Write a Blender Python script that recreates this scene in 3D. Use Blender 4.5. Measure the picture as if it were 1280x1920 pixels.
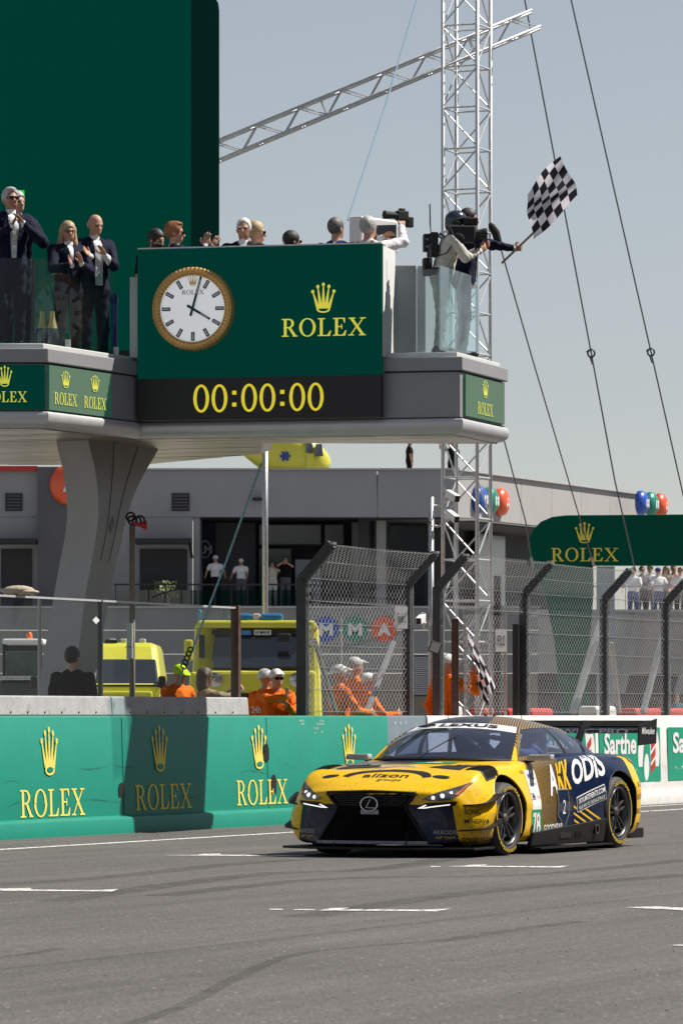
import bpy, bmesh, math, random
import numpy as np
from mathutils import Vector, Matrix
from mathutils.bvhtree import BVHTree
R = math.radians
random.seed(7)
for o in list(bpy.data.objects): bpy.data.objects.remove(o)
SC = bpy.context.scene
COL = SC.collection
# ---------------------------------------------------------------- camera, sky, sun, exposure
F, H0, HY = 8600.0, 1.31, 1340.0          # focal length in photo pixels, eye height, horizon row
cam = bpy.data.cameras.new('camera'); camo = bpy.data.objects.new('camera', cam); COL.objects.link(camo)
camo.location = (0, 0, H0); camo.rotation_euler = (R(90), 0, 0)
cam.sensor_fit = 'HORIZONTAL'; cam.sensor_width = 36.0; cam.lens = F/1280*36
cam.shift_y = (HY-960)/1280; cam.clip_start = 0.5; cam.clip_end = 5000
cam.dof.use_dof = True; cam.dof.focus_distance = 47; cam.dof.aperture_fstop = 20
SC.camera = camo
SUN_A, SUN_E = R(16), R(52)                 # towards the sun: angle from +X to +Y, height
sdir = Vector((math.cos(SUN_E)*math.cos(SUN_A), math.cos(SUN_E)*math.sin(SUN_A), math.sin(SUN_E)))
world = bpy.data.worlds.new('World'); SC.world = world; world.use_nodes = True
wn = world.node_tree.nodes; wl = world.node_tree.links
sky = wn.new('ShaderNodeTexSky'); sky.sky_type = 'NISHITA'; sky.sun_disc = False
sky.sun_elevation = SUN_E; sky.sun_rotation = math.atan2(sdir.x, sdir.y)
sky.altitude = 50; sky.air_density = 1.0; sky.dust_density = 0.2; sky.ozone_density = 1.0
bgn = wn['Background']; bgn.inputs[1].default_value = 0.060
hz = wn.new('ShaderNodeHueSaturation'); hz.inputs['Saturation'].default_value = 0.5   # thin high haze whitens the blue
wl.new(sky.outputs[0], hz.inputs['Color']); ti = wn.new('ShaderNodeVectorMath'); ti.operation = 'MULTIPLY'; ti.inputs[1].default_value = (1.01, 1.0, 1.015); wl.new(hz.outputs[0], ti.inputs[0]); wl.new(ti.outputs[0], bgn.inputs[0])
sun = bpy.data.lights.new('sun', 'SUN'); sun.energy = 5.0; sun.angle = R(0.55); sun.color = (1, 0.95, 0.87)
suno = bpy.data.objects.new('sun', sun); COL.objects.link(suno); suno.location = (30, 10, 60)
suno.rotation_euler = sdir.to_track_quat('Z', 'Y').to_euler()
SC.view_settings.view_transform = 'Standard'; SC.view_settings.look = 'None'
SC.view_settings.exposure = 0.50; SC.view_settings.gamma = 1.0; SC.view_settings.use_curve_mapping = False
SC.cycles.use_denoising = True; SC.cycles.max_bounces = 8; SC.cycles.transparent_max_bounces = 24
SC.cycles.caustics_reflective = False; SC.cycles.caustics_refractive = False
# ---------------------------------------------------------------- helpers
def P(px, py, Y): return Vector(((px-640)/F*Y, Y, H0+(HY-py)/F*Y))
def G(px, py, z=0.0):
    Y = F*(H0-z)/(py-HY); return P(px, py, Y)
def PZ(px, py, z): return P(px, py, (z-H0)*F/(HY-py))
PHI = R(22.9)
T = Vector((math.sin(PHI), math.cos(PHI), 0)); N = Vector((math.cos(PHI), -math.sin(PHI), 0)); UP = Vector((0, 0, 1))
P0 = G(0, 1575)
def W(s, o=0.0, z=0.0): return P0 + s*T + o*N + z*UP          # along the pit wall, out towards the track, up
def WS(px, o=0.0):                                             # distance along the wall seen at photo column px
    k = (px-640)/F; B = P0 + o*N
    return (k*B.y-B.x)/(T.x-k*T.y)
def tag(o, label=None, cat=None, group=None, kind=None):
    if label: o['label'] = label
    if cat: o['category'] = cat
    if group: o['group'] = group
    if kind: o['kind'] = kind
    return o
def empty(name, loc=(0, 0, 0), rz=0, label=None, cat=None, group=None):
    o = bpy.data.objects.new(name, None); COL.objects.link(o); o.location = loc; o.rotation_euler = (0, 0, rz)
    o.empty_display_size = 0.1
    return tag(o, label, cat, group)
class MB:
    def __init__(s): s.v = []; s.f = []; s.m = []; s.cm = 0
    def add(s, vs, fs):
        b = len(s.v); s.v += [tuple(v) for v in vs]
        for f in fs: s.f.append([i+b for i in f]); s.m.append(s.cm)
    def box(s, c, d, M=None):                                  # centre, full size, optional 3x3
        c = Vector(c); vs = []
        for z in (-.5, .5):
            for y in (-.5, .5):
                for x in (-.5, .5):
                    p = Vector((x*d[0], y*d[1], z*d[2]))
                    if M is not None: p = M @ p
                    vs.append(c+p)
        s.add(vs, [(0, 2, 3, 1), (4, 5, 7, 6), (0, 1, 5, 4), (2, 6, 7, 3), (0, 4, 6, 2), (1, 3, 7, 5)])
        return s
    def hexa(s, a, b):                                         # two quads (4 points each), bottom and top
        s.add(list(a)+list(b), [(3, 2, 1, 0), (4, 5, 6, 7), (0, 1, 5, 4), (1, 2, 6, 5), (2, 3, 7, 6), (3, 0, 4, 7)]); return s
    def prism(s, pts, d):                                      # polygon (3-D points) pushed along d
        n = len(pts); d = Vector(d)
        s.add([Vector(p) for p in pts]+[Vector(p)+d for p in pts],
              [tuple(range(n-1, -1, -1)), tuple(range(n, 2*n))]+[(i, (i+1) % n, n+(i+1) % n, n+i) for i in range(n)]); return s
    def poly(s, pts): s.add(pts, [tuple(range(len(pts)))]); return s
    def tube(s, pts, r, n=6, cap=True, closed=False):
        pts = [Vector(p) for p in pts]; m = len(pts); rs = r if isinstance(r, (list, tuple)) else [r]*m
        vs = []; pu = None
        for i, p in enumerate(pts):
            if closed: d = pts[(i+1) % m]-pts[i-1]
            else: d = pts[min(i+1, m-1)]-pts[max(i-1, 0)]
            d.normalize()
            if pu is None: u = d.orthogonal().normalized()
            else:
                u = pu-d*pu.dot(d)
                u = u.normalized() if u.length > 1e-6 else d.orthogonal().normalized()
            pu = u; w = d.cross(u)
            for k in range(n):
                a = 2*math.pi*k/n; vs.append(p+rs[i]*(math.cos(a)*u+math.sin(a)*w))
        fs = []
        for i in range(m if closed else m-1):
            j = (i+1) % m
            for k in range(n): fs.append((i*n+k, i*n+(k+1) % n, j*n+(k+1) % n, j*n+k))
        if cap and not closed:
            fs.append(tuple(range(n-1, -1, -1))); fs.append(tuple((m-1)*n+k for k in range(n)))
        s.add(vs, fs); return s
    def lathe(s, prof, n=24, M=None, c=(0, 0, 0)):             # prof: list of (r, h) about z
        vs = []; c = Vector(c)
        for r, h in prof:
            for k in range(n):
                a = 2*math.pi*k/n; p = Vector((r*math.cos(a), r*math.sin(a), h))
                vs.append(c+(M @ p if M is not None else p))
        fs = []
        for i in range(len(prof)-1):
            for k in range(n): fs.append((i*n+k, i*n+(k+1) % n, (i+1)*n+(k+1) % n, (i+1)*n+k))
        if prof[0][0] > 1e-6: fs.append(tuple(range(n-1, -1, -1)))
        if prof[-1][0] > 1e-6: fs.append(tuple((len(prof)-1)*n+k for k in range(n)))
        s.add(vs, fs); return s
    def ball(s, c, r, n=12, m=8, M=None):
        r3 = r if isinstance(r, (tuple, list)) else (r, r, r); vs = []; c = Vector(c)
        for i in range(m+1):
            th = math.pi*i/m
            for k in range(n):
                a = 2*math.pi*k/n
                p = Vector((r3[0]*math.sin(th)*math.cos(a), r3[1]*math.sin(th)*math.sin(a), r3[2]*math.cos(th)))
                vs.append(c+(M @ p if M is not None else p))
        s.add(vs, [(i*n+k, (i+1)*n+k, (i+1)*n+(k+1) % n, i*n+(k+1) % n) for i in range(m) for k in range(n)]); return s
    def grid(s, pts):                                          # rows of points
        r, c = len(pts), len(pts[0])
        s.add([p for row in pts for p in row], [(i*c+j, i*c+j+1, (i+1)*c+j+1, (i+1)*c+j) for i in range(r-1) for j in range(c-1)]); return s
    def build(s, name, mat, parent=None, smooth=False, bevel=0, seg=2, solid=0, weld=False):
        me = bpy.data.meshes.new(name); me.from_pydata(s.v, [], s.f)
        mats = mat if isinstance(mat, (list, tuple)) else [mat]
        for m in mats: me.materials.append(M_(m))
        if len(mats) > 1: me.polygons.foreach_set('material_index', s.m)
        bm = bmesh.new(); bm.from_mesh(me)
        if weld: bmesh.ops.remove_doubles(bm, verts=bm.verts, dist=1e-4)
        bmesh.ops.recalc_face_normals(bm, faces=bm.faces); bm.to_mesh(me); bm.free()
        if smooth:
            for p in me.polygons: p.use_smooth = True
            if smooth != 'all': me.set_sharp_from_angle(angle=R(40))
        o = bpy.data.objects.new(name, me); COL.objects.link(o)
        if parent is not None: o.parent = parent
        if solid:
            m = o.modifiers.new('s', 'SOLIDIFY'); m.thickness = solid; m.offset = 0
        if bevel:
            m = o.modifiers.new('b', 'BEVEL'); m.width = bevel; m.segments = seg; m.limit_method = 'ANGLE'; m.angle_limit = R(35)
        return o
def copy_tree(o, parent=None):
    c = o.copy(); COL.objects.link(c); c.parent = parent
    for ch in list(o.children): copy_tree(ch, c)
    return c
def frame3(u, v): 
    u = Vector(u).normalized(); v = Vector(v); v = (v-u*v.dot(u)).normalized(); w = u.cross(v)
    return Matrix((u, v, w)).transposed()
# ---------------------------------------------------------------- materials
MATS = {}
def M_(m): return MATS[m] if isinstance(m, str) else m
def inp(n, *names):
    for k in names:
        if k in n.inputs: return n.inputs[k]
def mat(name, col, rough=.6, metal=0, var=.12, scale=6, bump=0, bscale=60, coat=0, emit=None, es=1, alpha=1, trans=0, spec=None, dirt=0, sheen=0):
    m = bpy.data.materials.new(name); m.use_nodes = True; MATS[name] = m
    nt = m.node_tree; b = nt.nodes['Principled BSDF']; L = nt.links
    b.inputs['Roughness'].default_value = rough; b.inputs['Metallic'].default_value = metal
    c4 = (*col, 1)
    if var:
        tc = nt.nodes.new('ShaderNodeTexCoord'); nz = nt.nodes.new('ShaderNodeTexNoise')
        nz.inputs['Scale'].default_value = scale; nz.inputs['Detail'].default_value = 5; nz.inputs['Roughness'].default_value = .65
        L.new(tc.outputs['Object'], nz.inputs['Vector'])
        mr = nt.nodes.new('ShaderNodeMapRange'); mr.inputs[1].default_value = .25; mr.inputs[2].default_value = .75
        mr.inputs[3].default_value = 1-var; mr.inputs[4].default_value = 1+var; L.new(nz.outputs[0], mr.inputs[0])
        mx = nt.nodes.new('ShaderNodeVectorMath'); mx.operation = 'SCALE'; mx.inputs[0].default_value = col
        L.new(mr.outputs[0], mx.inputs['Scale']); src = mx.outputs[0]
        if dirt:
            n2 = nt.nodes.new('ShaderNodeTexNoise'); n2.inputs['Scale'].default_value = scale*2.3; n2.inputs['Detail'].default_value = 8
            L.new(tc.outputs['Object'], n2.inputs['Vector'])
            rp = nt.nodes.new('ShaderNodeMapRange'); rp.inputs[1].default_value = .58; rp.inputs[2].default_value = .78
            rp.inputs[3].default_value = 0; rp.inputs[4].default_value = dirt; L.new(n2.outputs[0], rp.inputs[0])
            mm = nt.nodes.new('ShaderNodeMix'); mm.data_type = 'RGBA'; L.new(rp.outputs[0], mm.inputs[0]); L.new(src, mm.inputs[6])
            mm.inputs[7].default_value = (.06, .05, .04, 1); src = mm.outputs[2]
        L.new(src, b.inputs['Base Color'])
        if bump:
            n3 = nt.nodes.new('ShaderNodeTexNoise'); n3.inputs['Scale'].default_value = bscale; n3.inputs['Detail'].default_value = 4
            L.new(tc.outputs['Object'], n3.inputs['Vector'])
            bp = nt.nodes.new('ShaderNodeBump'); bp.inputs['Strength'].default_value = bump; bp.inputs['Distance'].default_value = .01
            L.new(n3.outputs[0], bp.inputs['Height']); L.new(bp.outputs[0], b.inputs['Normal'])
    else: b.inputs['Base Color'].default_value = c4
    if coat: b.inputs['Coat Weight'].default_value = coat; b.inputs['Coat Roughness'].default_value = .06
    if emit: b.inputs['Emission Color'].default_value = (*emit, 1); b.inputs['Emission Strength'].default_value = es
    if alpha < 1: b.inputs['Alpha'].default_value = alpha
    if trans: b.inputs['Transmission Weight'].default_value = trans
    if spec is not None: b.inputs['Specular IOR Level'].default_value = spec
    if sheen: b.inputs['Sheen Weight'].default_value = sheen
    m.diffuse_color = c4
    return m
def glassmat(name, tint=(.8, .9, .9), amount=.12, rough=.02, haze=0.0, hcol=(.6, .7, .72), fk=.9):
    """thin architectural pane: clear with a fresnel reflection and a slight body tint"""
    m = bpy.data.materials.new(name); m.use_nodes = True; MATS[name] = m; nt = m.node_tree; L = nt.links
    nt.nodes.remove(nt.nodes['Principled BSDF']); out = nt.nodes['Material Output']
    tr = nt.nodes.new('ShaderNodeBsdfTransparent'); tr.inputs[0].default_value = (*tint, 1)
    gl = nt.nodes.new('ShaderNodeBsdfGlossy'); gl.inputs['Roughness'].default_value = rough; gl.inputs[0].default_value = (1, 1, 1, 1)
    df = nt.nodes.new('ShaderNodeBsdfDiffuse'); df.inputs[0].default_value = (*hcol, 1)
    fr = nt.nodes.new('ShaderNodeFresnel'); fr.inputs[0].default_value = 1.5
    ad = nt.nodes.new('ShaderNodeMath'); ad.operation = 'MULTIPLY_ADD'; ad.inputs[1].default_value = fk; ad.inputs[2].default_value = amount
    ge = nt.nodes.new('ShaderNodeNewGeometry'); bk = nt.nodes.new('ShaderNodeMath'); bk.operation = 'SUBTRACT'; bk.inputs[0].default_value = 1; L.new(ge.outputs['Backfacing'], bk.inputs[1])
    L.new(fr.outputs[0], ad.inputs[0]); fm = nt.nodes.new('ShaderNodeMath'); fm.operation = 'MULTIPLY'; L.new(ad.outputs[0], fm.inputs[0]); L.new(bk.outputs[0], fm.inputs[1])
    m0 = nt.nodes.new('ShaderNodeMixShader'); m0.inputs[0].default_value = haze; L.new(tr.outputs[0], m0.inputs[1]); L.new(df.outputs[0], m0.inputs[2])
    mx = nt.nodes.new('ShaderNodeMixShader'); L.new(fm.outputs[0], mx.inputs[0]); L.new(m0.outputs[0], mx.inputs[1]); L.new(gl.outputs[0], mx.inputs[2])
    L.new(mx.outputs[0], out.inputs[0]); return m
mat('white', (.75, .75, .74), .5, var=.06); mat('offwhite', (.6, .59, .56), .6, var=.08)
mat('black', (.012, .012, .013), .45, var=.2); mat('rubber', (.02, .02, .02), .75, var=.25, scale=20)
mat('galv', (.42, .43, .43), .42, .75, var=.25, scale=14); mat('alu', (.60, .61, .62), .5, .45, var=.12, scale=10)
mat('darksteel', (.05, .054, .06), .5, .2, var=.25, scale=5); mat('rust', (.1, .055, .04), .75, .1, var=.4, scale=8)
mat('yellow_letter', (.78, .66, .08), .6, var=.05); mat('cream_letter', (.82, .70, .13), .7, var=.08, scale=20, dirt=.05)
mat('red', (.5, .03, .02), .5, var=.15); mat('orange_plastic', (.8, .16, .02), .4, var=.05)
mat('blue_d', (.015, .05, .22), .45, var=.08); mat('green_d', (0, .2, .13), .45, var=.08); mat('gold', (.80, .50, .18), .42, .6, var=.1, scale=10)
mat('skin', (.50, .27, .18), .55, var=.08, scale=30); mat('skin_tan', (.36, .17, .10), .55, var=.08, scale=30)
glassmat('pane', (.84, .92, .9), .05, haze=.03)
# ---------------------------------------------------------------- lettering and emblems (flat shapes on real surfaces)
def arc(cx, cy, rx, ry, a0, a1, n=14): return [(cx+rx*math.cos(R(a0+(a1-a0)*i/n)), cy+ry*math.sin(R(a0+(a1-a0)*i/n))) for i in range(n+1)]
def ring(cx, cy, rx, ry, tx, ty, a0=0, a1=360, n=24):
    o = arc(cx, cy, rx, ry, a0, a1, n); i = arc(cx, cy, rx-tx, ry-ty, a0, a1, n); return [[o[k], o[k+1], i[k+1], i[k]] for k in range(n)]
def bx2(x0, y0, x1, y1): return [(x0, y0), (x1, y0), (x1, y1), (x0, y1)]
SERIF = {  # unit cap height, (width, polygons)
 'R': (.92, [bx2(.14, .06, .30, .94), bx2(.02, 0, .42, .06), bx2(.02, .94, .3, 1)] + ring(.42, .735, .30, .265, .15, .07, -90, 90, 14) +
       [bx2(.30, .93, .42, 1), bx2(.30, .47, .42, .54), [(.40, .47), (.56, .48), (.84, .06), (.66, .06)], bx2(.64, 0, .92, .06)]),
 'O': (1.0, ring(.5, .5, .47, .52, .16, .06)),
 'L': (.80, [bx2(.14, .06, .30, .94), bx2(.02, .94, .44, 1), bx2(.02, 0, .72, .06), [(.56, .06), (.72, .06), (.78, .30), (.72, .30)]]),
 'E': (.82, [bx2(.14, .06, .30, .94), bx2(.02, .94, .70, 1), bx2(.02, 0, .72, .06), [(.56, .06), (.72, .06), (.78, .30), (.72, .30)],
             [(.58, .94), (.65, .72), (.70, .72), (.70, .94)], bx2(.30, .48, .52, .54), bx2(.48, .38, .54, .64)]),
 'X': (.98, [[(.10, .94), (.28, .94), (.90, .06), (.72, .06)], [(.78, .94), (.86, .94), (.57, .53), (.53, .59)], [(.12, .06), (.20, .06), (.48, .46), (.44, .52)],
             bx2(.02, .94, .40, 1), bx2(.66, .94, .98, 1), bx2(0, 0, .32, .06), bx2(.60, 0, .99, .06)]),
}
def word_polys(word, gap=.06):
    out = []; x = 0
    for ch in word:
        w, ps = SERIF[ch]; out += [[(a+x, b) for a, b in p] for p in ps]; x += w+gap
    return out, x-gap
def crown_polys(tall=1.0):
    """five-pointed coronet, unit height, centred on x=0; returns body polygons and the dark oval"""
    ps = []; tips = [(-.42, .70), (-.22, .86), (0, .93), (.22, .86), (.42, .70)]
    for i, (tx, ty) in enumerate(tips):
        b = (i-2)*.105; ps.append([(b-.075, .16), (b+.075, .16), (tx+.018, ty), (tx-.018, ty)])
        ps.append(arc(tx, ty, .062, .062, 0, 342, 18))
    ps += ring(0, .12, .27, .12, .08, .05); ps.append([(-.27, .14), (.27, .14), (.25, .24), (-.25, .24)])
    return ps, [arc(0, .12, .17, .055, 0, 342, 18)]
def flat(name, polys, o, u, v, su, sv, mt, parent, lift=.004, step=.00035, map3=None):
    """polygons in (a,b) laid on the plane o + a*su*u + b*sv*v, lifted along the plane's normal"""
    m = MB(); u = Vector(u).normalized(); v = Vector(v).normalized(); n = u.cross(v).normalized()
    for i, p in enumerate(polys):
        m.poly([Vector(o)+a*su*u+b*sv*v+(lift+step*(i % 12))*n for a, b in p])
    return m.build(name, mt, parent)
_TXT = {}
def text_polys(s, bold=0.0, shear=0.0, fit=1.0, gap=1.0):
    """built-in sans font as flat polygons, unit cap height, starting at x=0; returns polys and width"""
    key = (s, bold, shear, gap)
    if key in _TXT: return _TXT[key]
    cu = bpy.data.curves.new('t', 'FONT'); cu.body = s; cu.size = 1; cu.offset = bold; cu.shear = shear; cu.space_character = gap; cu.resolution_u = 3
    cu.fill_mode = 'FRONT'
    o = bpy.data.objects.new('t', cu); COL.objects.link(o)
    bpy.context.view_layer.update()
    me = o.evaluated_get(bpy.context.evaluated_depsgraph_get()).to_mesh()
    vs = [(v.co.x, v.co.y) for v in me.vertices]; fs = [[vs[i] for i in p.vertices] for p in me.polygons]
    bpy.data.objects.remove(o); bpy.data.curves.remove(cu)
    if not vs: _TXT[key] = ([], 1); return _TXT[key]
    x0 = min(v[0] for v in vs); x1 = max(v[0] for v in vs); k = 1/.729
    fs = [[((a-x0)*k, b*k) for a, b in f] for f in fs]
    _TXT[key] = (fs, (x1-x0)*k); return _TXT[key]
def label_text(name, s, c, u, v, height, mt, parent, width=None, bold=0.0, shear=0.0, lift=.004, gap=1.0):
    """text centred on c"""
    ps, w = text_polys(s, bold, shear, 1, gap); su = height if width is None else width/w
    ps = [[(a-w/2, b-.5) for a, b in p] for p in ps]
    return flat(name, ps, c, u, v, su, height, mt, parent, lift, 0)
def letters(ps, c, u, v, su, sv, mt, parent, lift):
    i = 0
    for ch in 'ROLEX':
        k = len(SERIF[ch][1]); flat('letter', ps[i:i+k], c, u, v, su, sv, mt, parent, lift); i += k
def rolex(parent, c, u, v, wid, hgt, mt, crown_h=None, crown_w=None, crown_gap=.3, lift=.004, hole='led_green', ps_gap=.06):
    """the crown and the five letters below it; c = centre of the word"""
    ps, w = word_polys('ROLEX', ps_gap); ps = [[(a-w/2, b-.5) for a, b in p] for p in ps]
    letters(ps, c, u, v, wid/w, hgt, mt, parent, lift)
    if crown_h:
        cp, hp = crown_polys(); o = Vector(c)+Vector(v).normalized()*(hgt*.5+crown_gap)
        flat('crown_emblem', cp, o, u, v, crown_w, crown_h, mt, parent, lift)
# ================================================================ SETTING
def asphalt():
    m = bpy.data.materials.new('asphalt'); m.use_nodes = True; MATS['asphalt'] = m; nt = m.node_tree; L = nt.links; b = nt.nodes['Principled BSDF']
    tc = nt.nodes.new('ShaderNodeTexCoord')
    mp = nt.nodes.new('ShaderNodeMapping'); mp.inputs['Rotation'].default_value = (0, 0, PHI); L.new(tc.outputs['Object'], mp.inputs['Vector'])
    st = nt.nodes.new('ShaderNodeMapping'); st.inputs['Scale'].default_value = (1.3, .06, 1); L.new(mp.outputs[0], st.inputs['Vector'])
    def nz(vec, sc, det=4, ro=.6):
        n = nt.nodes.new('ShaderNodeTexNoise'); n.inputs['Scale'].default_value = sc; n.inputs['Detail'].default_value = det; n.inputs['Roughness'].default_value = ro
        L.new(vec, n.inputs['Vector']); return n.outputs[0]
    def rng(a, lo, hi, o0, o1):
        r = nt.nodes.new('ShaderNodeMapRange'); r.inputs[1].default_value = lo; r.inputs[2].default_value = hi; r.inputs[3].default_value = o0; r.inputs[4].default_value = o1
        L.new(a, r.inputs[0]); return r.outputs[0]
    def mul(a, c):
        x = nt.nodes.new('ShaderNodeMath'); x.operation = 'MULTIPLY'; L.new(a, x.inputs[0]); L.new(c, x.inputs[1]); return x.outputs[0]
    obj = tc.outputs['Object']
    streak = rng(nz(st.outputs[0], 2.2, 6, .7), .3, .7, .74, 1.18)
    patch = rng(nz(obj, .35, 5), .3, .7, .88, 1.12)
    grain = rng(nz(obj, 42, 3, .8), .3, .7, .45, 1.55)
    mid = rng(nz(obj, 12, 5, .75), .3, .7, .72, 1.28)
    lg = nt.nodes.new('ShaderNodeMapping'); lg.inputs['Scale'].default_value = (46, 2.6, 1); L.new(obj, lg.inputs['Vector'])   # coarse grain stretched along the view axis, standing in for stone relief
    view_grain = rng(nz(lg.outputs[0], 1.6, 3, .75), .3, .7, .70, 1.30)
    k = mul(mul(mul(streak, patch), mul(grain, mid)), view_grain)
    vo = nt.nodes.new('ShaderNodeTexVoronoi'); vo.inputs['Scale'].default_value = 1.0; pm = nt.nodes.new('ShaderNodeMapping'); pm.inputs['Scale'].default_value = (9, 2.2, 1); L.new(obj, pm.inputs['Vector']); L.new(pm.outputs[0], vo.inputs['Vector'])
    peb = rng(vo.outputs['Distance'], .07, .12, .8, 0)
    sc = nt.nodes.new('ShaderNodeVectorMath'); sc.operation = 'SCALE'; sc.inputs[0].default_value = (.093, .086, .079); L.new(k, sc.inputs['Scale'])
    mx = nt.nodes.new('ShaderNodeMix'); mx.data_type = 'RGBA'; L.new(peb, mx.inputs[0]); L.new(sc.outputs[0], mx.inputs[6]); mx.inputs[7].default_value = (.2, .19, .17, 1)
    L.new(mx.outputs[2], b.inputs['Base Color']); b.inputs['Roughness'].default_value = .8
    bp = nt.nodes.new('ShaderNodeBump'); bp.inputs['Strength'].default_value = .5; bp.inputs['Distance'].default_value = .006
    L.new(nz(obj, 80, 3), bp.inputs['Height']); L.new(bp.outputs[0], b.inputs['Normal'])
asphalt()
def alphamat(name, col, lo, hi, scale, rough=.8, stretch=None, mx=1.0):
    """worn paint or rubber: the sheet shows only where a noise lets it"""
    m = mat(name, col, rough, var=.1, scale=20); nt = m.node_tree; L = nt.links; b = nt.nodes['Principled BSDF']
    tc = nt.nodes.new('ShaderNodeTexCoord'); n = nt.nodes.new('ShaderNodeTexNoise'); n.inputs['Scale'].default_value = scale; n.inputs['Detail'].default_value = 6
    L.new(tc.outputs['Object'], n.inputs['Vector'])
    r = nt.nodes.new('ShaderNodeMapRange'); r.inputs[1].default_value = lo; r.inputs[2].default_value = hi; r.inputs[4].default_value = mx; L.new(n.outputs[0], r.inputs[0]); L.new(r.outputs[0], b.inputs['Alpha'])
    return m
alphamat('road_paint', (.66, .65, .62), .34, .52, 16); alphamat('tyre_rubber', (.025, .024, .024), .2, .95, 5, mx=.5)
mat('pit_concrete', (.24, .235, .225), .8, var=.2, scale=1.5, bump=.2)
m = MB(); m.grid([[(x, y, 0) for x in (-700, 900)] for y in (-60, 2500)]); track = tag(m.build('track', 'asphalt'), kind='structure')
m = MB(); m.poly([W(-60, -.5, .004), W(-60, -110, .004), W(140, -110, .004), W(140, -.5, .004)]); pit = tag(m.build('pit_lane', 'pit_concrete'), kind='structure')
def gstrip(name, a, b, w, z, mt):                              # painted line between two ground points
    a, b = Vector(a), Vector(b); a.z = b.z = z; d = (b-a).normalized(); n = Vector((-d.y, d.x, 0))*w/2
    k = max(2, int((b-a).length/2)); mm = MB()
    mm.grid([[a+(b-a)*i/k-n, a+(b-a)*i/k+n] for i in range(k+1)]); return mm.build(name, mt, track)
gstrip('edge_line', W(-14, 1.65), W(19, 1.65), .15, .004, 'road_paint')
gstrip('edge_line', W(19.5, 1.3), W(60, 1.3), .16, .004, 'road_paint')
gstrip('edge_line', W(17, .55), W(60, .55), .13, .004, 'road_paint')
def gmark(pp, z=.005):
    mm = MB(); mm.poly([G(x, y, z) for x, y in pp]); return mm.build('grid_mark', 'road_paint', track)
gmark([(-30, 1670.5), (210, 1672), (222, 1667.5), (180, 1669.4), (62, 1668.6), (56, 1665.6), (-30, 1667)])
gmark([(597, 1707.6), (820, 1709.2), (845, 1704.2), (800, 1706.2), (640, 1705.4), (655, 1702.4), (620, 1703.4)])
gmark([(505, 1706.2), (530, 1706.6), (530, 1705), (506, 1704.4)]); gmark([(550, 1706.8), (590, 1707.2), (592, 1705.6), (552, 1705)])
gmark([(838, 1625.2), (1050, 1627.2), (1066, 1623.6), (1035, 1624.8), (905, 1624.2), (916, 1621.6), (880, 1622.2), (870, 1624)])
gmark([(806, 1626), (826, 1626), (826, 1624.8), (808, 1624.6)])
gmark([(300, 1604.2), (570, 1606), (575, 1603.6), (410, 1603.2), (415, 1601), (380, 1601.6), (370, 1603.4)])
gmark([(1172, 1702), (1290, 1707.6), (1290, 1703), (1228, 1700)]); gmark([(1252, 1772.4), (1292, 1774.6), (1292, 1771.6)])
def skid(pp, w):
    mm = MB(); pts = [G(x, y, .0035) for x, y in pp]; rows = []
    for i in range(len(pts)-1):
        for k in range(6):
            t = k/6; p = [pts[max(i-1, 0)], pts[i], pts[i+1], pts[min(i+2, len(pts)-1)]]
            rows.append(.5*((2*p[1])+(p[2]-p[0])*t+(2*p[0]-5*p[1]+4*p[2]-p[3])*t*t+(3*p[1]-p[0]-3*p[2]+p[3])*t**3))
    rows.append(pts[-1]); g = []
    for i, p in enumerate(rows):
        d = (rows[min(i+1, len(rows)-1)]-rows[max(i-1, 0)]); d.z = 0; d.normalize(); n = Vector((-d.y, d.x, 0))*w/2; g.append([p-n, p+n])
    mm.grid(g); return mm.build('tyre_mark', 'tyre_rubber', track)
skid([(230, 1925), (345, 1885), (440, 1835), (545, 1792), (680, 1775), (815, 1765)], .085)
skid([(-20, 1797), (60, 1788), (112, 1778)], .09); skid([(820, 1765), (960, 1744), (1090, 1728)], .14)
skid([(-20, 1660), (200, 1645), (420, 1622), (560, 1612)], .3); skid([(100, 1690), (480, 1640), (700, 1630), (900, 1600)], .3)
skid([(300, 1680), (620, 1648), (1000, 1640), (1290, 1612)], .26); skid([(560, 1720), (900, 1672), (1290, 1640)], .3)
skid([(1020, 1895), (1042, 1893), (1055, 1898)], .04)
gstrip('tar_joint', W(-40, 6.9), W(70, 6.9), .035, .0045, 'tyre_rubber'); gstrip('tar_joint', W(-40, 11.2), W(40, 11.2), .03, .0045, 'tyre_rubber')
st = MB(); rg = random.Random(3)                              # loose grit swept against the wall foot
for i in range(220):
    p = W(rg.uniform(-3, 34), .12+abs(rg.gauss(0, .9)), .006); r = rg.uniform(.005, .014); st.ball(p, (r, r*.8, r*.6), 5, 3)
for i in range(50):
    p = G(rg.uniform(0, 1280), rg.uniform(1600, 1900), .005); r = rg.uniform(.004, .009); st.ball(p, (r, r*.8, r*.6), 5, 3)
tag(st.build('loose_grit', mat('grit', (.3, .28, .25), .8, var=.3, scale=3)), 'loose pale grit scattered on the asphalt by the wall', 'grit', kind='stuff')
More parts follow.
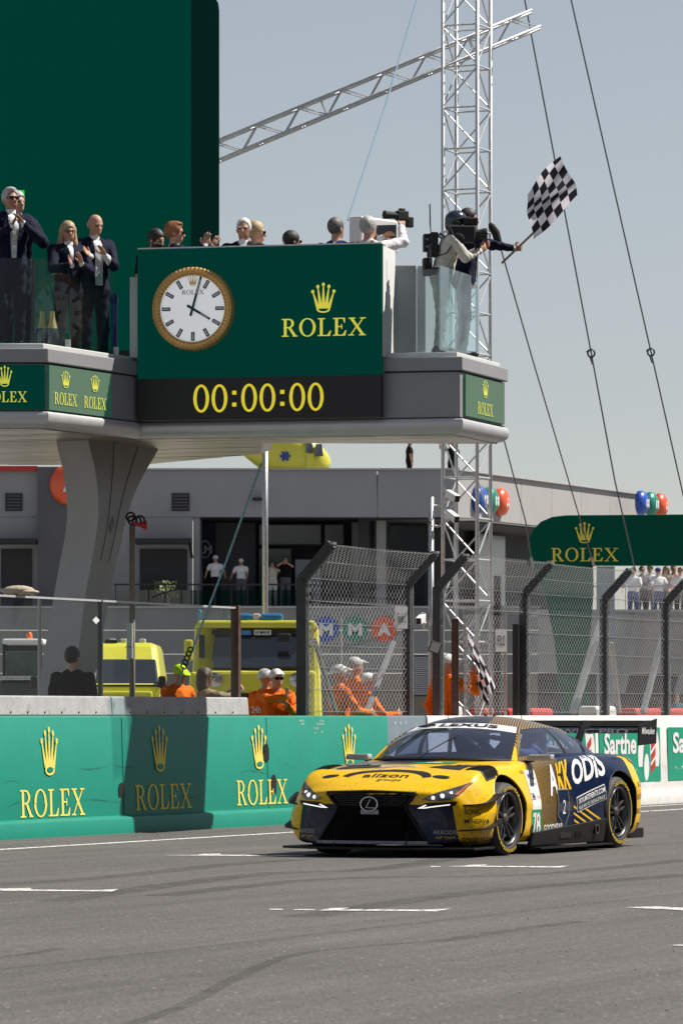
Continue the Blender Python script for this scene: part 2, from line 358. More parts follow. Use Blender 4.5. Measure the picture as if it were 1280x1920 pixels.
# ---------------------------------------------------------------- pit wall
mat('wall_green', (.0, .225, .155), .5, var=.07, scale=2.2, bump=.25, bscale=9, dirt=.04)
mat('wall_grey', (.13, .17, .20), .6, var=.15, scale=3, bump=.3, bscale=12, dirt=.2); mat('wall_white', (.62, .61, .59), .6, var=.07, scale=2, bump=.3, bscale=10, dirt=.25)
def wall_run(name, s0, s1, mt, label, ledge=True, o=0.0):
    e = empty(name, W(s0, o-.2), 0, label, 'wall'); e['kind'] = 'thing'; inv = -Vector(e.location)
    prof = ([(.11, 0), (.10, .15), (.085, .175), (.004, .195)] if ledge else [(0, 0)])+[(-.03, 1.27), (-.05, 1.295), (-.36, 1.295), (-.40, 1.26), (-.42, 0)]
    if not ledge: prof = [(.006, 0)]+prof[1:]
    n = max(2, int((s1-s0)/.8)); mm = MB(); rr = random.Random(name); rows = []
    for i in range(n+1):
        s = s0+(s1-s0)*i/n; j = rr.uniform(-.003, .003)
        rows.append([W(s, a+o, z+(j*.4 if z > .1 else 0))+inv for a, z in prof])
    mm.grid([list(r) for r in rows]); nb = len(prof)
    mm.poly([p for p in rows[0]]); mm.poly([p for p in rows[-1]])
    mm.build('concrete_body', mt, e, smooth=True, weld=True); return e
WV = UP-N*.0315
S730, S800 = WS(730), WS(805)
gw = wall_run('pit_wall', WS(-420), S730, 'wall_green', 'long green painted concrete pit wall with yellow crown emblems')
gy = wall_run('pit_wall', S730+.004, S800, 'wall_grey', 'short blue-grey concrete wall segment behind the car roof', ledge=False, o=-.02)
ww = wall_run('pit_wall', S800+.004, S800+45, 'wall_white', 'white concrete wall with green painted boards at the right')
def wall_px(x, y, o): 
    s = WS(x, o); p = W(s, o); return s, H0+(HY-y)/F*p.y
# painted crowns and words, read at their columns in the photograph
for x0, x1, yt, yb, cx, ct, cb, cw in ((37, 158, 1478, 1534, 94, 1362, 1455, 33), (253, 358, 1469, 1520, 301, 1360, 1448, 31), (443, 538, 1461, 1511, 487, 1359, 1443, 29), (625, 715, 1452, 1500, 656, 1357, 1440, 26)):
    s0, z0 = wall_px(x0, yb, 0); s1, z1 = wall_px(x1, yt, 0); z0 = max(z0, .215)
    ps, w = word_polys('ROLEX'); off = -Vector(gw.location)
    letters([[(a/w, b) for a, b in p] for p in ps], W(s0, .004, z0)+off, T, WV, s1-s0, z1-z0, 'cream_letter', gw, .004)
    sa, za = wall_px(cx-cw/2, cb, 0); sb, zb = wall_px(cx+cw/2, ct, 0)
    cp, hp = crown_polys(); 
    flat('crown_emblem', cp, W((sa+sb)/2, -.008, za)+off, T, WV, (sb-sa), zb-za, 'cream_letter', gw, .006)
    flat('crown_hole', hp, W((sa+sb)/2, -.008, za)+off, T, WV, (sb-sa), zb-za, 'wall_green', gw, .012)
for x, y, hh in ((499, 1410, .10), (513, 1470, .11), (228, 1481, .08)):  # drainage holes
    s, z = wall_px(x, y, 0); k = .075
    pts = [W(s+a*k, -.004, z+b*hh)-Vector(gw.location) for a, b in arc(0, 0, 1, 1, 0, 180, 8)]+[W(s-k, -.004, z-hh)-Vector(gw.location), W(s+k, -.004, z-hh)-Vector(gw.location)]
    mm = MB(); mm.prism(pts, N*.008); mm.build('drain_hole', 'black', gw)
rr = random.Random(5)
for px in (-60, 232, 503):                                      # formwork joints
    s = WS(px); mm = MB(); mm.box(W(s, .0-.013, .735)-Vector(gw.location), (.012, .008, 1.07), frame3(T, WV.cross(T)*-1)); mm.build('wall_joint', mat('joint_green', (0, .10, .07), .8, var=.2) if 'joint_green' not in MATS else 'joint_green', gw)
for k in range(16):                                            # rubber scuffs and scrapes
    px = rr.uniform(0, 720); s = WS(px); z = rr.uniform(.25, .75); L_ = rr.uniform(.25, 1.1); h_ = rr.uniform(.008, .03); o_ = .004-(z-.2)*.0317
    mm = MB(); mm.grid([[W(s+L_*i/5, o_+.003, z+.02*math.sin(i+k)+j*h_*(1-abs(i-2.5)/2.6))-Vector(gw.location) for i in range(6)] for j in (0, 1)]); mm.build('scuff_mark', 'tyre_rubber', gw)
for x, y, t in ((565, 1352, 'PONT ST'), (566, 1357, 'Speed'), (602, 1352, 'LG BOX'), (600, 1358, 'BOX THIS LAP'), (592, 1366, 'YELLOW'), (603, 1372, 'OK'), (590, 1374, 'gas')):
    s, z = wall_px(x, y, -.03)
    label_text('pen_note', t, W(s, -.028, z)-Vector(gw.location), T, UP, .028, 'white', gw, lift=.004)
for x in (742, 752, 762):
    s, z = wall_px(x, 1356, -.03); label_text('pen_note', 'II8', W(s, -.045, z)-Vector(gy.location), T, UP, .04, 'white', gy, lift=.004)
# boards on the white wall
mat('board_green', (.0, .27, .16), .5, var=.08, scale=4, dirt=.12)
def board(x0, x1, cut=False):
    off = -Vector(ww.location); s0, s1 = WS(x0), WS(x1); z0, z1 = .33, 1.12
    mm = MB(); mm.poly([W(s0, .0, z0)+off+N*.006, W(s1, .0, z0)+off+N*.006, W(s1, -.02, z1)+off+N*.008, W(s0, -.02, z1)+off+N*.008]); mm.build('painted_board', 'board_green', ww)
    L_ = s1-s0
    label_text('lettering', 'Sarthe', W(s0+L_*.33, -.006, .90)+off, T, UP, .30, 'white', ww, width=L_*.52, bold=.03, lift=.008)
    label_text('lettering', 'Le Département', W(s0+L_*.36, -.006, .50)+off, T, UP, .10, 'white', ww, width=L_*.5, lift=.008)
    # leaf-shaped emblem: white drop with a green leaf and red bars
    c = W(s0+L_*.80, -.008, .74)+off
    flat('emblem', [arc(0, 0, .5, .5, 0, 345, 23)], c, T, UP, L_*.36, 1.02, 'white', ww, .009)
    flat('emblem', [[(-.30, -.25), (-.1, -.42), (.12, -.36), (.05, .1), (-.02, .42), (-.24, .1)]], c, T, UP, L_*.36, 1.0, 'board_green', ww, .012)
    flat('emblem', [arc(-.12, -.2, .12, .2, 0, 345, 15)], c, T, UP, L_*.36, 1.0, 'white', ww, .015)
    for k in range(3): flat('emblem', [[(.10, -.3+k*.17), (.30, -.2+k*.17), (.30, -.08+k*.17), (.10, -.18+k*.17)]], c, T, UP, L_*.36, 1.0, 'red', ww, .014)
board(1010, 1117); board(1124, 1238); board(1252, 1375)
# ---------------------------------------------------------------- glass barrier on its concrete kerb
mat('kerb_concrete', (.40, .41, .41), .75, var=.18, scale=5, bump=.3, bscale=30, dirt=.45)
glassmat('barrier_glass', (.96, .98, .975), .0, haze=.012, fk=.22, hcol=(.5, .53, .53))
gb = empty('glass_barrier', W(WS(0), -.25, 1.295), 0, 'clear glass barrier on grey concrete kerb along the green wall', 'glass barrier'); off = -Vector(gb.location)
g0, g1, gs = WS(-420), WS(475), WS(219)
for a, b in ((g0, WS(219)-.006), (WS(219)+.006, g1)):
    mm = MB(); mm.hexa([W(a, -.05, 1.297)+off, W(b, -.05, 1.297)+off, W(b, -.33, 1.297)+off, W(a, -.33, 1.297)+off],
                       [W(a, -.07, 1.51)+off, W(b, -.07, 1.51)+off, W(b, -.31, 1.51)+off, W(a, -.31, 1.51)+off]); mm.build('concrete_kerb', 'kerb_concrete', gb, bevel=.015)
for a, b in ((g0, gs-.02), (gs+.02, g1-.10)):
    mm = MB(); mm.box(W((a+b)/2, -.2, 2.035)+off, (b-a, .018, 1.05), frame3(T, -N)); mm.build('pane', 'barrier_glass', gb)
    mm = MB(); mm.box(W((a+b)/2, -.2, 2.565)+off, (b-a, .04, .022), frame3(T, -N)); mm.build('top_rail', 'alu', gb)
mm = MB(); mm.box(W(gs, -.2, 2.04)+off, (.03, .05, 1.06), frame3(T, -N)); mm.build('post', 'darksteel', gb)
mm = MB(); mm.box(W(g1-.06, -.2, 2.05)+off, (.07, .10, 1.09), frame3(T, -N)); mm.build('post', 'rust', gb)
s = WS(180, -.18); 
flat('sticker', [[(0, -.5), (.5, 0), (0, .5), (-.5, 0)]], W(s, -.185, H0+(HY-1163)/F*W(s).y)+off, T, UP, .18, .085, 'white', gb, .006)
for x in range(20, 470, 32):
    s = WS(x, -.05)
    if abs(s-gs) < .15: continue
    mm = MB(); mm.lathe([(.010, 0), (.010, .008)], 8, frame3(T, UP), W(s, -.052, 1.335)+off+N*.0); mm.build('bolt', 'black', gb)
# ================================================================ PODIUM BALCONY
ZF, ZC, ZD = 5.41, 5.35, 5.20                                            # floor, top of the fascia cap
mat('fascia', (.30, .30, .315), .5, .1, var=.06, scale=2); mat('fascia_light', (.66, .66, .65), .45, .15, var=.06, scale=2)
mat('lip_metal', (.55, .55, .56), .4, .3, var=.08, scale=3); mat('soffit', (.34, .29, .22), .3, .3, var=.35, scale=1.2)
mat('column_paint', (.40, .395, .39), .5, .1, var=.08, scale=2.5, dirt=.08); mat('column_dark', (.20, .195, .193), .5, .1, var=.08, scale=2.5)
mat('deck', (.16, .16, .16), .8, var=.15)
def ledmat(name, diff, em, es):
    """LED wall: dark louvred face with faint glowing rows"""
    m = mat(name, diff, .75, var=.05, scale=40, emit=em, es=es, spec=.0); nt = m.node_tree; L = nt.links; b = nt.nodes['Principled BSDF']
    tc = nt.nodes.new('ShaderNodeTexCoord'); sp = nt.nodes.new('ShaderNodeSeparateXYZ'); L.new(tc.outputs['Object'], sp.inputs[0])
    w = nt.nodes.new('ShaderNodeMath'); w.operation = 'MULTIPLY'; w.inputs[1].default_value = 2*math.pi/.046; L.new(sp.outputs[2], w.inputs[0])
    si = nt.nodes.new('ShaderNodeMath'); si.operation = 'SINE'; L.new(w.outputs[0], si.inputs[0])
    r = nt.nodes.new('ShaderNodeMapRange'); r.inputs[1].default_value = -1; r.inputs[2].default_value = 1; r.inputs[3].default_value = es*.93; r.inputs[4].default_value = es*1.07; L.new(si.outputs[0], r.inputs[0]); L.new(r.outputs[0], b.inputs['Emission Strength'])
    return m
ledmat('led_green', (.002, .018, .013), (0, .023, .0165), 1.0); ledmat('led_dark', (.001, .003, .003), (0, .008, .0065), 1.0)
ledmat('led_big', (.002, .016, .012), (0, .026, .0170), 1.0); ledmat('led_sun', (.11, .15, .11), (0, .03, .02), 1.0)  # led_sun: same strip with the sun's wash put into a paler colour
mat('led_yellow', (.2, .18, .03), .6, var=.05, emit=(.62, .58, .06), es=.62); mat('led_cream', (.3, .28, .06), .6, var=.05, emit=(.5, .52, .05), es=.65); mat('led_gold', (.2, .17, .02), .6, var=.05, emit=(.6, .50, .02), es=.72)
mat('led_black', (.012, .011, .012), .5, var=.1)
def px_at(x, a, b):                                            # point of segment a-b (top view) seen in column x
    k = (x-640)/F; d = b-a; t = (k*a.y-a.x)/(d.x-k*d.y); return a+d*t
def XY(px, Y): return Vector(((px-640)/F*Y, Y, 0))
pA, pB, pC, pD = XY(86, 50.568), XY(262, 52.592), XY(862, 51.727), XY(946, 53.5)
pL = Vector((-6.405, 50.429, 0)); pE = Vector((-.82, 53.414, 0)); pT = XY(503, 55.533); pK = XY(280, 57.955); pM = Vector((-6.405, 58.214, 0)); pD2 = Vector((1.87, 53.56, 0))
OUT = [pL, pA, pB, pC, pD, pD2, pE, pT, pK, pM]
pod = empty('podium_balcony', XY(150, 53.197), 0, 'cantilevered grey metal podium balcony on a flared leaning column', 'balcony'); po = -Vector(pod.location)
def offset_poly(pts, d):                                       # push a closed outline outwards
    n = len(pts); out = []
    for i in range(n):
        a, b, c = pts[i-1], pts[i], pts[(i+1) % n]
        d1 = (b-a).normalized(); d2 = (c-b).normalized(); n1 = Vector((d1.y, -d1.x, 0)); n2 = Vector((d2.y, -d2.x, 0))
        bi = (n1+n2); bi = bi/max(bi.dot(n1), .35) if bi.length > 1e-6 else n1
        out.append(b+bi*d)
    return out
def fascia_run(name, a, b, z0, z1, d0, d1, mt, th=.05):
    pass
inn = offset_poly(OUT, -.05)
m = MB(); m.prism([p+UP*4.519+po for p in inn], UP*(ZD-.02-4.519)); m.build('core', 'fascia', pod)
m = MB(); m.prism([p+UP*(ZD-.018)+po for p in offset_poly(OUT, -.052)], UP*.018); m.build('deck', 'deck', pod)
for i in range(4):                                             # upstand that carries the glass
    o1, o2 = offset_poly(OUT, -.05), offset_poly(OUT, -.24); m = MB(); m.hexa([o1[i]+UP*(ZD+.002)+po, o1[i+1]+UP*(ZD+.002)+po, o2[i+1]+UP*(ZD+.002)+po, o2[i]+UP*(ZD+.002)+po], [o1[i]+UP*ZF+po, o1[i+1]+UP*ZF+po, o2[i+1]+UP*ZF+po, o2[i]+UP*ZF+po]); m.build('upstand', 'fascia_light', pod, bevel=.01)
q0, q1 = offset_poly(OUT, -.245)[3], offset_poly(OUT, -.245)[4]; m = MB(); u_ = (pB-pC).normalized(); m.prism([p+UP*(ZD+.004)+po for p in (q0+u_*.02, q1, q1+u_*.75, q0+u_*1.0)], UP*(ZF-ZD)); m.build('camera_step', 'fascia_light', pod, bevel=.01)
names = ['left front', 'slanted', 'board', 'end', 'b', 'b', 'b', 'b', 'b']
for i in range(len(OUT)-1):
    a, b = OUT[i], OUT[i+1]; ai, bi = inn[i], inn[i+1]
    o1 = offset_poly(OUT, .035)
    if i == 2: b1 = b
    # cap, panels, rolled lip: each bay its own plate
    m = MB(); m.hexa([ai+UP*5.194+po, o1[i]+UP*5.194+po, o1[i+1]+UP*5.194+po, bi+UP*5.194+po], [ai+UP*ZC+po, o1[i]+UP*ZC+po, o1[i+1]+UP*ZC+po, bi+UP*ZC+po]); m.build('cap', 'fascia', pod, bevel=.012)
    m = MB(); m.hexa([ai+UP*4.666+po, a+UP*4.666+po, b+UP*4.666+po, bi+UP*4.666+po], [ai+UP*5.181+po, a+UP*5.181+po, b+UP*5.181+po, bi+UP*5.181+po]); m.build('fascia_panel', 'fascia', pod, bevel=.008)
    lp = [(.02, 4.653), (.045, 4.632), (.05, 4.588), (.03, 4.528), (-.03, 4.489), (-.12, 4.476)]; g = []
    for d, z in lp:
        oo = offset_poly(OUT, d); g.append([oo[i]+UP*z+po, oo[i+1]+UP*z+po])
    m = MB(); m.grid(g); m.build('rolled_lip', 'lip_metal', pod, smooth='all')
# soffit planks, clipped to the outline
def clip(poly, a, b, c):                                       # keep a*x+b*y<=c
    out = []
    for i in range(len(poly)):
        p, q = poly[i], poly[(i+1) % len(poly)]; fp, fq = a*p[0]+b*p[1]-c, a*q[0]+b*q[1]-c
        if fp <= 0: out.append(p)
        if fp*fq < 0:
            t = fp/(fp-fq); out.append((p[0]+(q[0]-p[0])*t, p[1]+(q[1]-p[1])*t))
    return out
dz = Vector((.921, -.389, 0)); nzv = Vector((.389, .921, 0)); sof = offset_poly(OUT, -.10)
def inside_parts():                                            # two convex-ish pieces: left body and clock wing
    s = sof; left = [s[0], s[1], s[2], s[6], s[7], s[8], s[9]]; wing = [s[2], s[3], s[4], s[5], s[6]]
    return [[(p.x, p.y) for p in left], [(p.x, p.y) for p in wing]]
pl = (.30, .29, .24); rs = random.Random(2)
mats_s = [mat('soffit_%s' % n, c, .28, .35, var=.3, scale=2) for n, c in (('oak', (.36, .31, .24)), ('ash', (.42, .38, .31)), ('tan', (.30, .25, .19)))]
for part in inside_parts():
    ds = [p[0]*nzv.x+p[1]*nzv.y for p in part]; k0 = math.floor(min(ds)/.26); k1 = math.ceil(max(ds)/.26)
    for k in range(k0, k1):
        q = clip(part, -nzv.x, -nzv.y, -(k*.26+.012)); q = clip(q, nzv.x, nzv.y, (k+1)*.26-.012) if len(q) > 2 else q
        if len(q) < 3: continue
        m = MB(); m.prism([Vector((x, y, 4.463+rs.uniform(0, .006)))+po for x, y in q], UP*.02); m.build('soffit_plank', rs.choice(mats_s), pod)
# column
rows = [(812, 103, 163, 303), (840, 108, 168, 290), (870, 116, 176, 274), (900, 121, 181, 260), (930, 125, 184, 248), (960, 126, 184.5, 239), (980, 125, 183, 234), (1010, 121, 179, 228), (1050, 113, 172, 218), (1110, 102, 161, 206), (1180, 90, 152, 194), (1280, 74, 140, 178), (1400, 52, 124, 158), (1520, 30, 108, 138)]
Yc = 52.765; g = []
for y, xl, xr, xe in rows:
    rp = P(xr, y, Yc); k = (xe-640)/F; s_ = (k*rp.y-rp.x)/(T.x-k*T.y); k2 = (xl-640)/F; w_ = (rp.x-k2*rp.y)/(N.x-k2*N.y)
    e = rp+s_*T; l = rp-w_*N; z = max(rp.z, 0); f = lambda p: Vector((p.x, p.y, z))+po
    g.append((f(l), f(rp), f(e), f(e-w_*N)))
for idx, nm, mt in ((0, 'column_cheek', 'column_dark'),):
    pass
m = MB(); 
for i in range(len(g)-1):
    a, b = g[i], g[i+1]
    for j in range(4): m.add([a[j], a[(j+1) % 4], b[(j+1) % 4], b[j]], [(0, 1, 2, 3)])
m.poly(g[0]); m.poly(g[-1]); m.build('column', 'column_paint', pod, smooth=True, weld=True)
for fr in (.36, .70):                                          # open joints between the cladding sheets
    pts = [a[1]+(a[2]-a[1])*fr+N*.002 for a in g[:9]]
    m = MB(); m.tube(pts, .004, 4); m.build('cladding_joint', 'black', pod)
m = MB(); m.prism([g[6][1]+(g[6][2]-g[6][1])*t+UP*z+N*.0+N*.004 for t, z in ((.42, -.02), (.56, .10), (.60, .02), (.46, -.11))], N*.004); m.build('sticker', 'column_dark', pod)
# LED strips on the fascia
def on_fascia(a, b, x0, x1, z0, z1, d, name, mt, parent=pod):
    p, q = px_at(x0, a, b), px_at(x1, a, b); u = (b-a).normalized(); n = Vector((u.y, -u.x, 0))
    m = MB(); m.hexa([p+UP*z0+po, q+UP*z0+po, q+n*d+UP*z0+po, p+n*d+UP*z0+po], [p+UP*z1+po, q+UP*z1+po, q+n*d+UP*z1+po, p+n*d+UP*z1+po])
    return m.build(name, mt, parent), u, n
def fascia_pt(a, b, x, z, d):
    u = (b-a).normalized(); return px_at(x, a, b)+Vector((u.y, -u.x, 0))*d+UP*z+po, u
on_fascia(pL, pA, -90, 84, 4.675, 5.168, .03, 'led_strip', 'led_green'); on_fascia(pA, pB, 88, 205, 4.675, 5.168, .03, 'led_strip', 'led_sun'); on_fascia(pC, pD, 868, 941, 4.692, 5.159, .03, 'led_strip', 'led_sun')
c, u = fascia_pt(pL, pA, 9, 4.813, .032); rolex(pod, c, u, UP, 0.484, 0.117, 'led_cream', 0.234, 0.173, 0.0519)
for x in (118, 173):
    c, u = fascia_pt(pA, pB, x, 4.813, .032); rolex(pod, c, u, UP, 0.519, 0.13, 'led_cream', 0.19, 0.208, 0.0606)
c, u = fascia_pt(pC, pD, 904, 4.813, .032); rolex(pod, c, u, UP, 0.623, 0.138, 'led_cream', 0.208, 0.242, 0.0606)
# glass balustrade
glassmat('rail_glass', (.82, .91, .885), .006, haze=.003, fk=.35); glassmat('rail_glass_blue', (.86, .95, .96), .03, haze=.06, hcol=(.55, .8, .82)); glassmat('rail_glass_smoke', (.80, .84, .83), .03, haze=.02, hcol=(.4, .4, .4))
def pane(a, b, z0, z1, mt, inset=.16, parent=pod):
    u = (b-a).normalized(); n = Vector((u.y, -u.x, 0)); a = a-n*inset; b = b-n*inset
    m = MB(); m.box((a+b)/2+UP*(z0+z1)/2+po, ((b-a).length, .02, z1-z0), frame3(u, n)); o = m.build('glass_pane', mt, parent); return o
for x0, x1, a, b in ((-60, 60, pL, pA), (62, 85, pL, pA)): pane(px_at(x0, a, b), px_at(x1, a, b), ZF+.002, ZF+.95, 'rail_glass')
for x0, x1 in ((88, 150), (152, 236)): pane(px_at(x0, pA, pB), px_at(x1, pA, pB), ZF+.002, ZF+.935, 'rail_glass')
pane(px_at(735, pB, pC), px_at(843, pB, pC), ZF+.002, ZF+.95, 'rail_glass_smoke'); pane(px_at(849, pC, pD), px_at(922, pC, pD), ZF+.002, ZF+.95, 'rail_glass_blue')
m = MB(); p = px_at(61, pL, pA)+Vector((0, .17, 0)); m.box(p+UP*(ZF+.47)+po, (.045, .04, .94)); m.build('rail_post', 'darksteel', pod)
for x in (150, 240):
    p = px_at(x, pA, pB)+Vector((-.14, .06, 0)); m = MB(); m.box(p+UP*(ZF+.05)+po, (.06, .06, .10)); m.build('glass_clamp', 'alu', pod)
p = px_at(254, pA, pB)+Vector((-.02, .05, 0)); m = MB(); m.box(p+UP*(ZF+.45)+po, (.09, .09, .92)); m.build('rail_post', 'fascia_light', pod)
# sheet-metal cabinet behind the smoked pane
m = MB(); q = px_at(760, pB, pC); m.box(q+Vector((-.05, .75, ZF+.52))+po, (.36, .4, 1.04)); m.build('cabinet', 'fascia', pod, bevel=.01)
m = MB(); m.box(q+Vector((.19, .73, ZF+.52))+po, (.09, .38, 1.02)); m.build('cabinet_side', 'fascia_light', pod)
# ---------------------------------------------------------------- clock board
bd = empty('clock_board', pB+UP*4.675, 0, 'green LED board with yellow crown and word above a countdown strip', 'LED board'); bo = -Vector(bd.location)
bu = (pC-pB).normalized(); bn = Vector((bu.y, -bu.x, 0))
def BP(x, z, d): return px_at(x, pB, pC)+bn*d+UP*z
def bplate(x0, x1, zb0, zb1, d0, d1, name, mt, parent=bd, bv=0):
    a, b = BP(x0, 0, d0), BP(x1, 0, d0); e = bn*(d1-d0)
    m = MB(); m.hexa([a+UP*zb0+bo, b+UP*zb0+bo, b+e+UP*zb0+bo, a+e+UP*zb0+bo], [a+UP*zb1+bo, b+UP*zb1+bo, b+e+UP*zb1+bo, a+e+UP*zb1+bo]); return m.build(name, mt, parent, bevel=bv)
bplate(265, 490.4, 5.152, 6.63, .05, .16, 'green_panel', 'led_green'); bplate(491.6, 720, 5.152, 6.63, .05, .16, 'green_panel', 'led_green')
bplate(265, 720, 4.679, 5.149, .05, .15, 'countdown_panel', 'led_black'); bplate(265, 721, 4.675, 6.621, -.12, .048, 'frame', 'fascia')
bplate(721.2, 722.4, 5.358, 6.612, -.5, .12, 'side_sheet', 'white'); bplate(265, 721, 6.631, 6.647, -.1, .165, 'top_trim', 'fascia_light')
c = BP(612.5, 1.31+(HY-615)/F*52.073, .161)+bo; rolex(bd, c, bu, UP, (689-527)/F*52.073, .203, 'led_yellow', .346, .294, .06)
def zero(cx):                                                  # tall rounded numeral
    return ring(cx, .5, .225, .5, .095, .085, 0, 360, 28)
dp = [('countdown_digit', zero(x)) for x in (0, .52, 1.36, 1.88, 2.72, 3.24)]
for x in (.94, 2.30): dp += [('colon_dot', [bx2(x-.06, .20, x+.06, .34)]), ('colon_dot', [bx2(x-.06, .62, x+.06, .76)])]
zt = 1.31+(HY-719)/F*52.116; zb = 1.31+(HY-772)/F*52.116; wpx = (611-361)/F*52.116
for nm, pp in dp: flat(nm, [[((a+.21)/3.66, b) for a, b in p] for p in pp], BP(370, zb, .151)+bo, bu, UP, wpx, zt-zb, 'led_gold', bd, .004)
# clock
cc = BP(371.5, 1.31+(HY-581)/F*52.376, .17); CR = 79/F*52.376
ck = empty('wall_clock', cc, 0, 'large round clock with gold fluted bezel and white dial on the green board', 'clock')
CM = frame3(bu, UP)
m = MB(); nb = 60; vs = []
prof = [(1.0, -.01), (1.0, .07), (.97, .115), (.90, .125), (.83, .09), (.79, .085)]
for k in range(nb*2):
    a = math.pi*k/nb; f = 1-.008*(k % 2)
    for r, h in prof: vs.append(CM @ Vector((CR*r*f*math.cos(a), CR*r*f*math.sin(a), h-(.013 if (k % 2 and .8 < r < 1.0) else 0))))
np_ = len(prof); m.add(vs, [(k*np_+i, k*np_+i+1, ((k+1) % (2*nb))*np_+i+1, ((k+1) % (2*nb))*np_+i) for k in range(2*nb) for i in range(np_-1)]); m.build('bezel', 'gold', ck)
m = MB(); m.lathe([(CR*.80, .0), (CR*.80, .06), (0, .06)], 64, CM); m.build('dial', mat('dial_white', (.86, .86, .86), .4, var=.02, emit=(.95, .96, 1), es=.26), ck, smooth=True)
mat('clock_green', (.0, .05, .038), .5, var=.05)
def dial(name, polys, mt, lift): return flat(name, polys, Vector((0, 0, 0)), bu, UP, CR, CR, mt, ck, .06+lift)
for hpos in range(12):
    if hpos == 0: continue
    a = math.pi/2-hpos*math.pi/6; d = (math.cos(a), math.sin(a)); e = (-d[1], d[0]); q = lambda r, t: (d[0]*r+e[0]*t, d[1]*r+e[1]*t)
    o_ = dial('hour_marker', [[q(.55, -.045), q(.76, -.045), q(.76, .045), q(.55, .045)]], 'clock_green', .004)
    fl = flat('marker_inlay', [[q(.575, -.02), q(.735, -.02), q(.735, .02), q(.575, .02)]], Vector((0, 0, 0)), bu, UP, CR, CR, 'white', o_, .068)
ticks = []
for k in range(60):
    a = math.pi*k/30; d = (math.cos(a), math.sin(a)); e = (-d[1], d[0]); r0 = .76 if k % 5 else .768; ticks.append([(d[0]*r+e[0]*t, d[1]*r+e[1]*t) for r, t in ((r0, -.004), (.785, -.004), (.785, .004), (r0, .004))])
dial('minute_ticks', ticks, 'clock_green', .004)['kind'] = 'stuff'
ps, w = word_polys('ROLEX'); letters([[((a-w/2)*.54/w, .34+b*.105) for a, b in p] for p in ps], Vector((0, 0, 0)), bu, UP, CR, CR, 'clock_green', ck, .065)
cp, hp = crown_polys(); dial('crown_emblem', [[(a*.26, .54+b*.25) for a, b in p] for p in cp], 'gold', .005)
def hand(name, ang, r0, r1, w0, lift):
    a = math.pi/2-R(ang); d = (math.cos(a), math.sin(a)); e = (-d[1], d[0]); q = lambda r, t: (d[0]*r+e[0]*t, d[1]*r+e[1]*t)
    o_ = dial(name, [[q(r0, -w0), q(r1*.97, -w0*.8), q(r1, 0), q(r1*.97, w0*.8), q(r0, w0)]], 'clock_green', lift)
    flat('hand_inlay', [[q(r1*.45, -w0*.4), q(r1*.88, -w0*.3), q(r1*.88, w0*.3), q(r1*.45, w0*.4)]], Vector((0, 0, 0)), bu, UP, CR, CR, 'white', o_, .06+lift+.004)
hand('hour_hand', 121, -.16, .50, .033, .012); hand('minute_hand', 15.5, -.18, .80, .033, .022)
# ---------------------------------------------------------------- large screen behind the podium
bs = empty('big_screen', XY(200, 57.1), 0, 'huge plain green LED screen rising behind the clapping guests', 'LED screen'); bs.location.z = ZD; so = -Vector(bs.location)
f0, f1, f2 = Vector((-8.2, 56.398, 0)), XY(358, 56.744), XY(411, 57.696)
def wallquad(a, b, z0, z1, th, name, mt, cut=0):
    u = (b-a).normalized(); n = Vector((-u.y, u.x, 0)); L_ = (b-a).length
    pr = [(0, z0), (L_, z0), (L_, z1-cut), (L_-cut*.25, z1-cut*.35), (L_-cut, z1), (0, z1)] if cut else [(0, z0), (L_, z0), (L_, z1), (0, z1)]
    m = MB(); m.prism([a+u*x+UP*z+so for x, z in pr], n*th); return m.build(name, mt, bs)
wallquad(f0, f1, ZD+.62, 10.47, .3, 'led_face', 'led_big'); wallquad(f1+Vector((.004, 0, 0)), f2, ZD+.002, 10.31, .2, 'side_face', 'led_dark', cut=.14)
wallquad(f0+Vector((0, .06, 0)), f1+Vector((0, .06, 0)), ZD+.002, ZD+.616, .3, 'plinth', 'black')
m = MB(); m.box(P(41, 361, 56.398)+so+Vector((0, -.0, 0)), (.06, .06, .06)); m.build('indicator_lamp', mat('lamp_green', (.02, .5, .03), .5, var=0, emit=(.0, .6, .03), es=.6), bs)
# ================================================================ TOWER, CABLES, FENCE
def truss_cell(name, corners0, corners1, r, mt, parent, kflip):
    pass
tw = empty('truss_tower', W(WS(830, -1.1), -1.1), 0, 'square aluminium lattice tower rising behind the balcony end', 'truss tower'); to = -Vector(tw.location)
ts0 = WS(830, -1.1); TWD = .50; tb = [W(ts0, -1.1), W(ts0, -1.1)+N*TWD, W(ts0, -1.1)+N*TWD+T*TWD, W(ts0, -1.1)+T*TWD]; ZT = 13.2
for p in tb: m = MB(); m.tube([p+to+UP*.005, p+to+UP*ZT], .026, 10); m.build('chord', 'alu', tw, smooth='all')
bay = .56; nb_ = int(ZT/bay)
for k in range(nb_):
    z = .06+k*bay
    for f_ in range(4):
        a, b = tb[f_], tb[(f_+1) % 4]
        m = MB(); m.tube([a+to+UP*z, b+to+UP*z], .013, 6); m.build('strut', 'alu', tw)
        q = (a, b) if (k+f_) % 2 else (b, a)
        m = MB(); m.tube([q[0]+to+UP*(z+.02), q[1]+to+UP*(z+bay-.02)], .012, 6); m.build('diagonal', 'alu', tw)
m = MB(); m.box((tb[0]+tb[2])/2+to+UP*.02, (.9, .9, .03), frame3(T, N)); m.build('base_plate', 'galv', tw)
